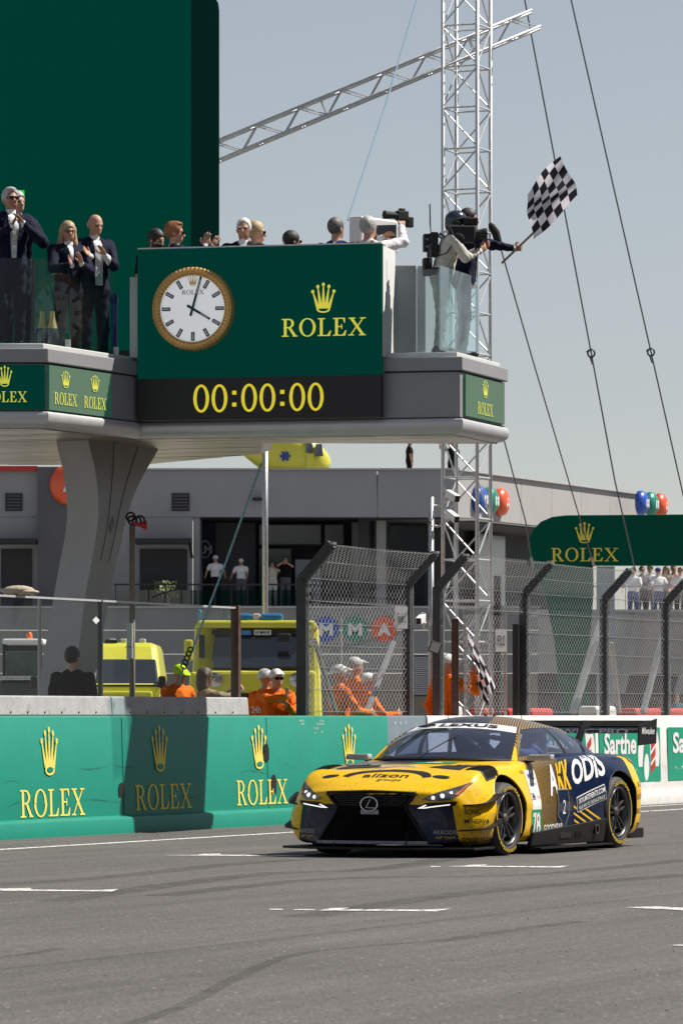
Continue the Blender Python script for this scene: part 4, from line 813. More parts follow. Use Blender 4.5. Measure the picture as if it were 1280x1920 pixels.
# red and white crash blocks at the fence foot
for k, (x0, x1, mt, lab) in enumerate(((838, 862, 'offwhite', 'pale crash block beside the orange marshal'), (905, 930, 'red', 'red crash block left of the fence gate'), (948, 984, 'red', 'red crash block right of the fence gate'), (990, 1032, 'red', 'red crash block below the green arch leg'), (1112, 1150, 'offwhite', 'pale crash block beside the wide fence brace'), (1186, 1235, 'red', 'red crash block under the seated spectator'), (1250, 1300, 'red', 'red crash block at the right edge'))):
    s0, s1 = WS(x0, -2.2), WS(x1, -2.2); e = empty('crash_block', W((s0+s1)/2, -2.2), 0, lab, 'barrier', 'crash blocks behind the white wall'); o = -Vector(e.location); zt_ = zz(1328 if mt == 'red' else 1324, e.location.y); m = MB()
    m.hexa([W(s0, -2.0, .005)+o, W(s1, -2.0, .005)+o, W(s1, -2.6, .005)+o, W(s0, -2.6, .005)+o], [W(s0, -2.15, zt_)+o, W(s1, -2.15, zt_)+o, W(s1, -2.45, zt_)+o, W(s0, -2.45, zt_)+o]); m.build('block', mt, e, bevel=.05); m = MB(); m.box(W((s0+s1)/2, -2.0, .30)+o, (.35, .06, .12), frame3(T, N)); m.build('fork_slot', 'black', e)
# ================================================================ VEHICLES
mat('amb_yellow', (.66, .62, .05), .35, var=.05, coat=.4, dirt=.05); mat('lamp_blue', (.02, .20, .42), .2, var=.1, coat=.6); mat('windscreen', (.03, .036, .045), .06, var=.2, scale=1.5, spec=.9, coat=1)
def vbox(e, Y, x0, x1, y0, y1, d0, d1, name, mt, parent=None, bv=.02, tp=(0, 0), top_d=0):
    """block by photo pixels at depth Y; tp narrows the top corners, top_d leans the top back"""
    o = -Vector(e.location); q = lambda x, y, d: Vector(((x-640)/F*Y, Y+d, max(H0+(HY-y)/F*Y, .01)))+o
    m = MB(); m.hexa([q(x0, y1, d0), q(x1, y1, d0), q(x1, y1, d1), q(x0, y1, d1)], [q(x0+tp[0], y0, d0+top_d), q(x1-tp[1], y0, d0+top_d), q(x1-tp[1], y0, d1), q(x0+tp[0], y0, d1)]); return m.build(name, mt, parent or e, bevel=bv)
TY_ = 70.0; tr = empty('rescue_truck', XY(475, TY_), 0, 'yellow rescue truck with blue light bar facing the camera', 'truck'); V = lambda *a, **k: vbox(tr, TY_, *a, **k)
V(352, 606, 1168, 1420, 0, 2.2, 'cab', 'amb_yellow', bv=.08, tp=(12, 10), top_d=.35); V(362, 598, 1163, 1178, .15, 2.2, 'roof_visor', 'amb_yellow', bv=.04, tp=(10, 10))
ws_ = V(396, 576, 1184, 1254, -.05, .30, 'windscreen', 'windscreen', bv=.02, tp=(6, 6), top_d=.28); V(396, 564, 1181, 1190, .16, .30, 'screen_header', 'black', ws_, bv=.005); V(372, 384, 1190, 1235, -.02, .20, 'quarter_light', 'windscreen', bv=.01)
V(452, 470, 1182, 1190.5, .13, .17, 'header_sticker', 'decal_bl' if 'decal_bl' in MATS else mat('decal_bl', (.05, .25, .5), .5, var=.05), bv=0)
e_ = V(476, 508, 1181, 1190.5, .12, .16, 'header_plate', 'white', bv=0); label_text('lettering', 'LE MANS', Vector(((492-640)/F*TY_, TY_+.12, zz(1185.6, TY_)))-Vector(tr.location), (1, 0, 0), UP, .05, 'black', e_, width=.22, bold=.02, lift=.006)
V(350, 384, 1260, 1420, -.12, .4, 'front_corner', 'amb_yellow', bv=.05, tp=(6, 0)); V(384, 592, 1258, 1420, -.14, .2, 'grille_panel', 'amb_yellow', bv=.05); V(400, 562, 1300, 1330, -.17, -.1, 'grille', 'black')
for x in (404, 556): m = MB(); m.lathe([(.10, -.02), (.11, .02), (.07, .03), (0, .03)], 18, frame3((1, 0, 0), UP), Vector(((x-640)/F*TY_, TY_-.17, zz(1275, TY_)))-Vector(tr.location)); m.build('headlight', 'chrome2' if 'chrome2' in MATS else mat('chrome2', (.5, .5, .5), .2, .9, var=.1), tr, smooth=True)
V(428, 472, 1150, 1164, .2, .6, 'light_pod', 'lamp_blue', bv=.04); V(488, 530, 1150, 1164, .2, .6, 'light_pod', 'lamp_blue', bv=.04); V(473, 487, 1150, 1163, .22, .58, 'speaker_box', 'offwhite', bv=.02); V(400, 546, 1163.6, 1167, .3, .9, 'roof_rack', 'black', bv=.01)
V(346, 362, 1200, 1240, -.25, -.10, 'mirror', 'amb_yellow', bv=.03); V(349, 359, 1204, 1236, -.08, -.06, 'mirror_glass', 'black', bv=0); V(520, 545, 1188, 1204, -.2, -.1, 'spot_lamp', 'black', bv=.03)
m = MB(); q = Vector(((372-640)/F*TY_, TY_+.5, zz(1165, TY_)))-Vector(tr.location); m.tube([q, q+UP*.14], .02, 6); m.ball(q+UP*.16, .035, 8, 6); m.build('roof_beacon', 'lamp_blue', tr)
m = MB(); q = lambda x, y: Vector(((x-640)/F*TY_, TY_-.08, zz(y, TY_)))-Vector(tr.location); m.tube([q(430, 1262), q(500, 1252), q(560, 1250)], .012, 5); m.build('wiper', 'black', tr)
for x in (375, 585): m = MB(); m.lathe([(.46, -.14), (.48, 0), (.46, .14)], 24, Matrix(((0, 0, 1), (1, 0, 0), (0, 1, 0))), Vector(((x-640)/F*TY_, TY_+.7, .485))-Vector(tr.location)); m.build('wheel', 'rubber', tr, smooth=True)
VY = 76.0; vn = empty('ambulance_van', XY(188, VY), 0, 'yellow ambulance van facing the camera behind the column', 'van'); V = lambda *a, **k: vbox(vn, VY, *a, **k)
V(74, 303, 1282, 1400, -.35, 3, 'lower_body', 'amb_yellow', bv=.08); V(76, 302, 1204, 1283, .0, 3, 'upper_body', 'amb_yellow', bv=.10, tp=(14, 12), top_d=.75)
ws_ = V(88, 299, 1236, 1286, -.22, .4, 'windscreen', 'windscreen', bv=.03, tp=(8, 8), top_d=.36); V(86, 302, 1284, 1289, -.34, -.2, 'scuttle', 'black', ws_, bv=.01); V(90, 288, 1296, 1318, -.5, -.3, 'bonnet', 'amb_yellow', bv=.04); V(120, 260, 1322, 1342, -.52, -.34, 'grille', 'black')
for x in (205, 226, 262): V(x-6, x+6, 1196, 1205, .9, 1.2, 'roof_lamp', 'alu', bv=.02)
V(192, 215, 1198, 1205, .8, 1.3, 'roof_bar', 'black', bv=.01)
for x in (66, 305): V(x-7, x+7, 1268, 1292, -.3, -.15, 'mirror', 'black', bv=.03)
for x in (95, 285): m = MB(); m.lathe([(.32, -.11), (.34, 0), (.32, .11)], 24, Matrix(((0, 0, 1), (1, 0, 0), (0, 1, 0))), Vector(((x-640)/F*VY, VY+.4, .345))-Vector(vn.location)); m.build('wheel', 'rubber', vn, smooth=True)
KY = 86.0; kt = empty('utility_loader', XY(42, KY), 0, 'small loader with white roof guard and orange beacon at far left', 'loader'); V = lambda *a, **k: vbox(kt, KY, *a, **k)
V(5, 82, 1198, 1208, -.1, 1.2, 'roof_guard', 'white', bv=.03); 
for x in (8, 76): V(x-3, x+3, 1208, 1280, -.05, .05, 'pillar', 'black', bv=.01)
V(12, 72, 1222, 1268, .0, .04, 'windscreen', mat('teal_glass', (.06, .10, .10), .15, var=.4, scale=3), bv=0); V(10, 74, 1210, 1221, -.02, .06, 'sun_blind', 'black'); V(2, 84, 1268, 1276, -.3, .2, 'dash_shelf', 'galv'); V(0, 80, 1277, 1400, -.2, 1.5, 'chassis', 'darksteel', bv=.05); V(6, 78, 1240, 1276, 1.1, 1.2, 'rear_guard', 'black')
m = MB(); q = Vector(((53-640)/F*KY, KY+.3, zz(1198, KY)))-Vector(kt.location); m.lathe([(.06, 0), (.06, .03), (.05, .10), (.03, .13), (0, .135)], 14, None, q); m.build('beacon', 'orange_plastic', kt, smooth=True)
for x in (6, 76): m = MB(); m.lathe([(.36, -.12), (.38, 0), (.36, .12)], 20, Matrix(((0, 0, 1), (1, 0, 0), (0, 1, 0))), Vector(((x-640)/F*KY, KY, .385))-Vector(kt.location)); m.build('wheel', 'rubber', kt, smooth=True)
# ---- helicopter on a roof pad
HYY = 186.0; hz_ = 10.75; pad = empty('helipad', XY(545, HYY), 0, 'raised concrete helicopter pad on the building roof', 'helipad'); pad.location.z = zz(890); m = MB(); m.box((0, 0, (hz_-zz(890))/2), (14, 12, hz_-zz(890)-.01)); m.build('slab', 'pit_concrete', pad)
hc = empty('helicopter', XY(545, HYY), 0, 'yellow rescue helicopter with blue star emblem parked on the roof', 'helicopter'); hc.location.z = hz_
g_f = []
for x, yh, z0, z1 in ((1.62, .05, .75, .9), (1.5, .35, .5, 1.15), (1.15, .62, .38, 1.55), (.6, .75, .34, 1.85), (0, .78, .34, 1.95), (-.8, .76, .36, 1.95), (-1.3, .62, .55, 1.9), (-1.9, .3, 1.05, 1.75), (-3.6, .16, 1.4, 1.7), (-5.2, .12, 1.5, 1.7)):
    g_f.append([(x, yh*math.copysign(abs(math.cos(a))**.6, math.cos(a)), (z0+z1)/2+(z1-z0)/2*math.copysign(abs(math.sin(a))**.7, math.sin(a))) for a in [i*PI2/20 for i in range(20)]])
m = MB(); m.grid([r_+[r_[0]] for r_ in g_f]); m.poly(g_f[-1]); m.poly(g_f[0]); m.build('fuselage', 'amb_yellow', hc, smooth='all', weld=True)
for x0, x1, z0, z1 in ((.62, .92, 1.15, 1.7), (1.0, 1.32, 1.0, 1.5)): m = MB(); m.hexa([(x0, -.80, z0), (x1, -.72, z0), (x1, -.60, z0), (x0, -.68, z0)], [(x0, -.74, z1), (x1-.06, -.62, z1), (x1-.06, -.5, z1), (x0, -.62, z1)]); m.build('window', 'windscreen', hc)
m = MB(); m.box((.78, -.79, .75), (.30, .03, .7)); m.build('door', 'amb_yellow', hc, bevel=.02)
star = []
for k in range(3): a = k*PI2/6; d = (math.cos(a), math.sin(a)); e2 = (-d[1], d[0]); star.append([(d[0]*r_+e2[0]*t, d[1]*r_+e2[1]*t) for r_, t in ((-.5, -.14), (.5, -.14), (.5, .14), (-.5, .14))])
flat('star_emblem', star, Vector((-.22, -.80, 1.0)), (1, 0, 0), UP, .42, .42, mat('star_blue', (.03, .06, .30), .5, var=.05), hc, .01, .003)
for s in (-1, 1): m = MB(); m.tube([(-1.4, s*.8, .06), (1.2, s*.8, .06), (1.45, s*.8, .2)], .045, 6); m.tube([(-.8, s*.8, .06), (-.8, s*.5, .5)], .035, 6); m.tube([(.6, s*.8, .06), (.6, s*.5, .5)], .035, 6); m.build('skid', 'darksteel', hc)
m = MB(); m.lathe([(.10, 1.95), (.08, 2.35), (.16, 2.4), (0, 2.45)], 12); m.build('rotor_mast', 'darksteel', hc)
for k in range(4): a = .3+k*PI2/4; m = MB(); d = Vector((math.cos(a), math.sin(a), 0)); m.box(d*1.7+UP*2.38, (3.1, .2, .03), frame3(d, UP.cross(d))); m.build('rotor_blade', 'darksteel', hc)
m = MB(); m.prism([(-5.0, -.04, 1.5), (-5.5, -.04, 2.4), (-5.2, -.04, 2.4), (-4.4, -.04, 1.65)], (0, .08, 0)); m.build('tail_fin', 'amb_yellow', hc)
# ---- balcony props
bx_ = empty('monitor_box', P(700, 470, 53.15), 0, 'white boxed outdoor monitor behind the white-haired photographer', 'monitor'); mo = -Vector(bx_.location); q = lambda x, y, Y: P(x, y, Y)+mo
m = MB(); A_, B_ = [q(677, 476, 53.1), q(746, 474, 53.5), q(722, 474, 54.0), q(654, 476, 53.6)], [q(677, 404, 53.1), q(746, 414, 53.5), q(722, 414, 54.0), q(654, 405, 53.6)]; m.hexa(A_, B_); m.build('case', 'white', bx_, bevel=.02); m = MB(); n_ = Vector((.25, -1, 0)).normalized()*.012
m.hexa([A_[0].lerp(A_[1], .3)+UP*.06+n_*0, A_[0].lerp(A_[1], .95)+UP*.06, A_[0].lerp(A_[1], .95)+UP*.06+n_, A_[0].lerp(A_[1], .3)+UP*.06+n_], [A_[0].lerp(A_[1], .3)+UP*.33, A_[0].lerp(A_[1], .95)+UP*.33, A_[0].lerp(A_[1], .95)+UP*.33+n_, A_[0].lerp(A_[1], .3)+UP*.33+n_]); m.build('screen', 'windscreen', bx_)
m = MB(); c_ = sum(A_, Vector())/4; m.box(Vector((c_.x, c_.y, (c_.z+ZD-bx_.location.z)/2)), (.12, .12, c_.z-(ZD-bx_.location.z)-.004)); m.build('stand_post', 'darksteel', bx_)
for px, lab in ((79, 'gold-necked champagne bottle on balcony floor, left of the pair'), (98, 'gold-necked champagne bottle beside the blonde woman')):
    e = empty('champagne_bottle', (XY(px, 51.35).x, 51.35, ZF+.004), 0, lab, 'bottle', 'champagne bottles on the balcony'); m = MB(); m.lathe([(.07, 0), (.075, .02), (.075, .16), (.06, .22)], 16); m.build('glass_body', 'windscreen', e, smooth=True); m = MB(); m.lathe([(.06, .22), (.032, .33), (.028, .40), (.03, .41), (0, .415)], 16); m.build('gold_foil', 'gold', e, smooth=True)
for px, lab in ((196, 'left dark blue belt barrier post on the balcony'), (214, 'right blue belt barrier post on the balcony')):
    e = empty('barrier_post', XY(px, 52.9), 0, lab, 'barrier post'); e.location.z = ZD; m = MB(); m.tube([(0, 0, .03), (0, 0, .95)], .035, 10); m.build('post', 'blue_d', e, smooth='all'); m = MB(); m.lathe([(.17, 0), (.17, .02), (.05, .035)], 20); m.build('base', 'black', e); m = MB(); m.lathe([(.045, .88), (.045, .96), (0, .97)], 12); m.build('head', 'blue_d', e)
    if px == 196: m = MB(); m.box((.055, 0, .90), (.10, .006, .05)); m.build('belt', 'blue_d', e)
hat = empty('folded_hat', behind_((35, 1097), -.2), 0, 'crumpled beige fabric hat lying on the glass barrier top', 'hat'); hat.location.z = 2.585; m = MB(); m.ball((0, 0, .045), (.17, .10, .055), 16, 10); m.ball((.09, 0, .028), (.13, .11, .03), 14, 8); m.ball((-.08, .0, .03), (.10, .09, .04), 12, 8); m.build('fabric', mat('hat_beige', (.40, .34, .25), .9, var=.3, scale=12, bump=.8, bscale=25), hat, smooth='all')
sp_ = behind_((74, 1115), -2.6); e = empty('bent_pole', (sp_.x, sp_.y, 0), 0, 'thin bent white pole behind the glass at far left', 'pole'); m = MB(); m.tube([(0, 0, .005), (0, 0, sp_.z-.05), (-.12, 0, sp_.z+.02), (-.5, 0, sp_.z+.06)], .022, 8); m.build('tube', 'offwhite', e, smooth='all')
# ================================================================ RACING CAR  (x forward, y to its left, z up, origin under the front axle)
PC = R(25.5); cf = Vector((-math.sin(PC), -math.cos(PC), 0)); cl = Vector((math.cos(PC), -math.sin(PC), 0))
c_or = G(952, 1605)-cl*.96
car = empty('racing_car', c_or, math.atan2(cf.y, cf.x), 'yellow and navy racing coupe number 78 with tall rear wing on the track', 'racing car')
def car_livery():
    m = bpy.data.materials.new('livery'); m.use_nodes = True; MATS['livery'] = m; nt = m.node_tree; L = nt.links; b = nt.nodes['Principled BSDF']
    tc = nt.nodes.new('ShaderNodeTexCoord'); sp = nt.nodes.new('ShaderNodeSeparateXYZ'); L.new(tc.outputs['Object'], sp.inputs[0]); X, Y, Z = sp.outputs
    def mt(op, a, c=None, d=None):
        n = nt.nodes.new('ShaderNodeMath'); n.operation = op
        for i, v in enumerate((a, c, d)):
            if v is None: continue
            if isinstance(v, (int, float)): n.inputs[i].default_value = v
            else: L.new(v, n.inputs[i])
        return n.outputs[0]
    def mixc(f, a, c):
        n = nt.nodes.new('ShaderNodeMix'); n.data_type = 'RGBA'; L.new(f, n.inputs[0])
        for s, v in ((6, a), (7, c)):
            if isinstance(v, tuple): n.inputs[s].default_value = (*v, 1)
            else: L.new(v, n.inputs[s])
        return n.outputs[2]
    def gt(a, c): return mt('GREATER_THAN', a, c)
    def lt(a, c): return mt('LESS_THAN', a, c)
    def mul(*a):
        r = a[0]
        for q in a[1:]: r = mt('MULTIPLY', r, q)
        return r
    AY = mt('ABSOLUTE', Y)
    YEL, NAVY, GOLD, DARK = (.84, .50, .008), (.003, .011, .042), (.50, .29, .05), (.010, .010, .013)
    # bent gold pin-stripes on a near-black band behind the front wheel, over the roof and the flank
    bend = mt('MULTIPLY', mt('MAXIMUM', mt('SUBTRACT', .50, Z), 0.0), -.55)
    rear_bend = mt('MULTIPLY', mt('MAXIMUM', mt('SUBTRACT', Z, .86), 0.0), .9)
    q = mt('ADD', mt('ADD', X, bend), rear_bend)
    ph = mt('FRACT', mt('MULTIPLY', q, 36.0))
    wid = nt.nodes.new('ShaderNodeMapRange'); wid.inputs[1].default_value = -1.75; wid.inputs[2].default_value = -.62; wid.inputs[3].default_value = .05; wid.inputs[4].default_value = .42; L.new(q, wid.inputs[0])
    line = lt(ph, wid.outputs[0]); band = mixc(line, DARK, GOLD)
    navy_zone = lt(mt('ADD', q, mt('MULTIPLY', mt('SUBTRACT', Z, .5), -.5)), -1.62)
    roof = gt(Z, 1.12); rl = lt(mt('FRACT', mt('MULTIPLY', mt('ADD', Y, mt('MULTIPLY', X, -.35)), 40.0)), .32); rl = mul(rl, gt(mt('ADD', Y, mt('MULTIPLY', X, -.3)), .62))
    col = mixc(navy_zone, band, NAVY)
    col = mixc(roof, col, mixc(rl, (.035, .04, .055), GOLD))
    # slanted yellow flashes ahead of the rear wheel
    fl = mt('ADD', mt('MULTIPLY', X, -.35), Z); fs = mul(lt(mt('FRACT', mt('MULTIPLY', fl, 15.0)), .30), lt(X, -1.66), gt(X, -2.42), lt(fl, 1.10), gt(fl, .82), lt(Z, .46)); col = mixc(fs, col, YEL)
    front = gt(mt('ADD', X, mt('MULTIPLY', mt('MAXIMUM', mt('SUBTRACT', Z, .80), 0.0), .85)), -.66); col = mixc(front, col, YEL)
    hatch = mul(gt(X, -.5), lt(X, .38), lt(mt('ADD', Y, mt('MULTIPLY', X, .25)), -.06), gt(Z, .6)); hl = gt(mt('FRACT', mt('MULTIPLY', mt('ADD', X, mt('MULTIPLY', Y, .25)), 17.0)), .5); hl = mt('MAXIMUM', hl, lt(X, -.12))
    col = mixc(mul(hatch, hl), col, (.10, .095, .085))
    tail = lt(mt('ADD', X, mt('MULTIPLY', Z, -.12)), -3.10); tl = mul(tail, lt(Z, .90)); col = mixc(tl, col, YEL)
    fang = mul(gt(X, .40), lt(Z, .485), lt(mt('ADD', AY, mt('MULTIPLY', mt('SUBTRACT', .48, Z), -.16)), .76)); col = mixc(fang, col, NAVY)
    def nz(sc, det, rough=.6):
        n = nt.nodes.new('ShaderNodeTexNoise'); n.inputs['Scale'].default_value = sc; n.inputs['Detail'].default_value = det; n.inputs['Roughness'].default_value = rough; L.new(tc.outputs['Object'], n.inputs['Vector']); return n.outputs[0]
    def rng(a, lo, hi, o0, o1):
        r = nt.nodes.new('ShaderNodeMapRange'); r.inputs[1].default_value = lo; r.inputs[2].default_value = hi; r.inputs[3].default_value = o0; r.inputs[4].default_value = o1; L.new(a, r.inputs[0]); return r.outputs[0]
    spat = mul(rng(nz(38, 4, .75), .575, .66, 0, .85), rng(X, -.8, .5, .15, 1)); film = mul(front, rng(nz(5, 6), .45, .8, 0, .16), rng(X, -2.0, .6, .25, 1))
    col = mixc(spat, col, (.10, .06, .03)); col = mixc(film, col, (.28, .17, .06))
    L.new(col, b.inputs['Base Color']); L.new(rng(nz(9, 5), .3, .7, .22, .42), b.inputs['Roughness']); b.inputs['Coat Weight'].default_value = .22; b.inputs['Coat Roughness'].default_value = .10; b.inputs['Specular IOR Level'].default_value = .22
car_livery()
mat('class_dots', (.30, .27, .16), .5, var=.5, scale=60); mat('carbon', (.011, .011, .012), .5, var=.4, scale=30, spec=.25); mat('tyre', (.022, .021, .021), .7, var=.25, scale=15); mat('rim', (.10, .10, .105), .3, .7, var=.1)
mat('brake', (.12, .11, .10), .45, .7, var=.2); mat('tyre_yellow', (.72, .50, .02), .7, var=.2, scale=30); mat('lens_dark', (.03, .03, .035), .12, var=.1, coat=1); mat('lamp_lens', (.13, .13, .14), .15, .5, var=.5, scale=18, coat=1)
mat('void', (.004, .004, .004), .9, var=.1, spec=.1); mat('chrome', (.6, .6, .62), .18, 1, var=.05); mat('navy_paint', (.006, .014, .05), .3, var=.1, coat=.6); mat('yellow_paint', (.80, .44, .012), .32, var=.12, coat=.6, dirt=.25)
mat('headlamp', (.5, .5, .5), .1, .6, var=.05, emit=(1, .98, .95), es=.75); mat('amber', (.55, .12, .02), .3, var=.05); mat('tail_red', (.45, .012, .008), .2, var=.1, coat=.8)
mat('num_green', (0, .30, .15), .45, var=.05); mat('decal_white', (.78, .78, .78), .4, var=.04); mat('decal_black', (.012, .012, .014), .4, var=.05); mat('decal_yellow', (.80, .47, .02), .4, var=.04); mat('decal_grey', (.35, .35, .36), .4, var=.05); mat('decal_blue', (.02, .1, .35), .4, var=.05)
glassmat('car_glass', (.80, .84, .92), .05, rough=.03, haze=.06, hcol=(.20, .24, .40))
def crom(pts, n):
    out = []; pts = [np.array(p, float) for p in pts]; m_ = len(pts)
    for i in range(m_-1):
        p0, p1, p2, p3 = pts[max(i-1, 0)], pts[i], pts[i+1], pts[min(i+2, m_-1)]
        for k in range(n):
            t = k/n; out.append(.5*(2*p1+(p2-p0)*t+(2*p0-5*p1+4*p2-p3)*t*t+(3*p1-p0-3*p2+p3)*t**3))
    out.append(pts[-1]); return out
# stations: x, bottom z, sill y, widest y, its z, shoulder y, shoulder z, inner y, inner z, centre z, nose sweep
ST = [(.985, .12, .56, .70, .30, .62, .53, .42, .575, .582, .30), (.965, .12, .74, .88, .32, .75, .565, .46, .605, .612, .30), (.90, .12, .82, .955, .34, .80, .60, .48, .64, .648, .29), (.78, .12, .86, .985, .36, .82, .665, .50, .695, .70, .22),
      (.55, .12, .90, 1.0, .42, .83, .755, .54, .765, .772, .08), (.28, .12, .91, 1.0, .46, .83, .812, .57, .805, .812, .02), (0, .12, .92, .995, .48, .83, .83, .58, .828, .835, 0), (-.28, .12, .92, .985, .48, .83, .835, .60, .85, .857, 0),
      (-.50, .12, .91, .965, .46, .82, .845, .62, .868, .875, 0), (-.72, .12, .90, .94, .44, .80, .86, .64, .875, .877, 0), (-1.1, .12, .90, .925, .46, .80, .885, .64, .885, .885, 0), (-1.6, .12, .90, .925, .48, .81, .90, .64, .895, .895, 0), (-2.05, .12, .91, .945, .52, .83, .905, .64, .90, .90, 0),
      (-2.4, .12, .92, .985, .56, .86, .90, .66, .91, .91, 0), (-2.75, .12, .93, 1.0, .58, .87, .895, .66, .92, .92, 0), (-3.05, .12, .93, .995, .58, .86, .89, .64, .925, .93, 0), (-3.3, .15, .92, .975, .56, .82, .885, .60, .915, .92, -.06), (-3.48, .20, .88, .93, .54, .78, .86, .56, .90, .905, -.12), (-3.56, .26, .80, .86, .54, .72, .80, .50, .84, .85, -.16)]
def section(x, zb, yb, ym, zm, ys, zs, yi, zi, zc, sw):
    prof = crom([(0, zb), (yb*.6, zb), (yb, zb+.01), (ym, zm-.08), (ym, zm+.06), (ys+.05, zs-.05), (ys-.03, zs+.004), (yi, zi), (0, zc)], 4)
    half = [(float(p[0]), float(p[1])) for p in prof]; half[0] = (0.0, half[0][1]); half[-1] = (0.0, half[-1][1])
    loop = half+[(-y, z) for y, z in half[-2:0:-1]]
    return [(x-sw*min(abs(y), 1)**2.2, y, z) for y, z in loop]
SS = crom(ST, 5); secs = [section(*s) for s in SS]; n = len(secs[0]); m = MB()
vs = [p for s in secs for p in s]; m.add(vs, [(i*n+k, i*n+(k+1) % n, (i+1)*n+(k+1) % n, (i+1)*n+k) for i in range(len(secs)-1) for k in range(n)]+[tuple(range(n-1, -1, -1)), tuple((len(secs)-1)*n+k for k in range(n))])
body = m.build('body', ['livery', 'black'], car, smooth=True)
WB = 2.73; RF, RR_ = .34, .352
cut = MB()
for x, r in ((0, .395), (-WB, .40)):
    for s in (-1, 1): cut.lathe([(r, -.20), (r, .20)], 40, Matrix(((1, 0, 0), (0, 0, 1), (0, -1, 0))), (x, s*.86, .36))
cut.cm = 0; cuto = cut.build('cutter', ['black'], car)
md = body.modifiers.new('b', 'BOOLEAN'); md.object = cuto; md.operation = 'DIFFERENCE'; md.solver = 'EXACT'; md.material_mode = 'TRANSFER'
bpy.context.view_layer.update(); dg = bpy.context.evaluated_depsgraph_get()
nm = bpy.data.meshes.new_from_object(body.evaluated_get(dg)); body.modifiers.clear(); body.data = nm; bpy.data.objects.remove(cuto)
nm.set_sharp_from_angle(angle=R(35))
CB = BVHTree.FromObject(body, bpy.context.evaluated_depsgraph_get())
# ---- greenhouse: patches between curves, mirrored
def coons(bot, top, lef, rig, nu, nv, bulge=0, bd=(0, 0, 1)):
    def ev(c, t):
        t *= len(c)-1; i = min(int(t), len(c)-2); return Vector(c[i]).lerp(Vector(c[i+1]), t-i)
    bot, top, lef, rig = [crom(c, 6) for c in (bot, top, lef, rig)]; g = []
    for j in range(nv+1):
        v = j/nv; row = []
        for i in range(nu+1):
            u = i/nu
            p = (1-v)*ev(bot, u)+v*ev(top, u)+(1-u)*ev(lef, v)+u*ev(rig, v)-((1-u)*(1-v)*ev(bot, 0)+u*(1-v)*ev(bot, 1)+(1-u)*v*ev(top, 0)+u*v*ev(top, 1))
            row.append(p+Vector(bd)*bulge*16*u*(1-u)*v*(1-v))
        g.append(row)
    return g
def sub_grid(g, u0, u1, v0, v1, off=0):
    return [r[u0:u1+1] for r in g[v0:v1+1]]
def gmesh(name, g, mt, parent=None, th=.012, off=0.0, out=(0, 0, 1)):
    """patch with thickness, laid off its surface along its own normal"""
    r, c = len(g), len(g[0]); nn = [[None]*c for _ in range(r)]
    for i in range(r):
        for j in range(c):
            du = g[i][min(j+1, c-1)]-g[i][max(j-1, 0)]; dv = g[min(i+1, r-1)][j]-g[max(i-1, 0)][j]; q = du.cross(dv).normalized()
            if q.dot(Vector(out)) < 0: q = -q
            nn[i][j] = q
    mm = MB(); a = [[g[i][j]+nn[i][j]*off for j in range(c)] for i in range(r)]; b_ = [[g[i][j]+nn[i][j]*(off-th) for j in range(c)] for i in range(r)]
    mm.grid(a); mm.grid([x[::-1] for x in b_])
    loop = [(0, j) for j in range(c)]+[(i, c-1) for i in range(1, r)]+[(r-1, j) for j in range(c-2, -1, -1)]+[(i, 0) for i in range(r-2, 0, -1)]
    for k in range(len(loop)):
        (i0, j0), (i1, j1) = loop[k], loop[(k+1) % len(loop)]; mm.add([a[i0][j0], a[i1][j1], b_[i1][j1], b_[i0][j0]], [(0, 1, 2, 3)])
    return mm.build(name, mt, parent or car, smooth=True, weld=True)
mir = lambda c: [(x, -y, z) for x, y, z in c]
cowl = [(-.66, -.735, .872), (-.40, -.42, .884), (-.30, 0, .888), (-.40, .42, .884), (-.66, .735, .872)]
head = [(-1.22, -.545, 1.185), (-1.10, -.3, 1.22), (-1.07, 0, 1.228), (-1.10, .3, 1.22), (-1.22, .545, 1.185)]
rhead = [(-2.24, -.52, 1.175), (-2.22, -.28, 1.218), (-2.21, 0, 1.226), (-2.22, .28, 1.218), (-2.24, .52, 1.175)]
rbase = [(-2.98, -.60, .915), (-3.10, -.3, .945), (-3.14, 0, .95), (-3.10, .3, .945), (-2.98, .60, .915)]
apil = [(-.66, .735, .872), (-.93, .655, 1.05), (-1.22, .545, 1.185)]; cpil = [(-2.24, .52, 1.175), (-2.62, .57, 1.06), (-2.98, .60, .915)]
redge = [(-1.22, .545, 1.185), (-1.5, .562, 1.202), (-1.85, .552, 1.20), (-2.24, .52, 1.175)]
belt = [(-.66, .735, .872), (-1.2, .775, .885), (-1.8, .79, .90), (-2.4, .75, .905), (-2.98, .60, .915)]
ws = coons(cowl, head, mir(apil), apil, 40, 20, .03, (.5, 0, .85))
gmesh('windscreen', sub_grid(ws, 1, 39, 1, 15), 'car_glass', th=.006)
gmesh('screen_banner', sub_grid(ws, 1, 39, 15, 20), 'decal_white', th=.008)
for a, b in ((0, 1), (39, 40)): gmesh('windscreen_pillar', sub_grid(ws, a, b, 0, 20), 'livery', th=.05, off=.006)
gmesh('cowl_trim', sub_grid(ws, 1, 39, 0, 1), 'carbon', th=.02, off=.003)
rf = coons(head, rhead, mir(redge), redge, 30, 20, .045)
gmesh('roof', rf, 'livery', th=.02)
rw = coons(rhead, rbase, mir(cpil), cpil, 24, 12, .02, (-.4, 0, .9))
gmesh('rear_window', sub_grid(rw, 3, 21, 1, 11), 'car_glass', th=.006)
for a, b, c, d in ((0, 3, 0, 12), (21, 24, 0, 12), (3, 21, 0, 1), (3, 21, 11, 12)): gmesh('rear_frame', sub_grid(rw, a, b, c, d), 'livery', th=.02)
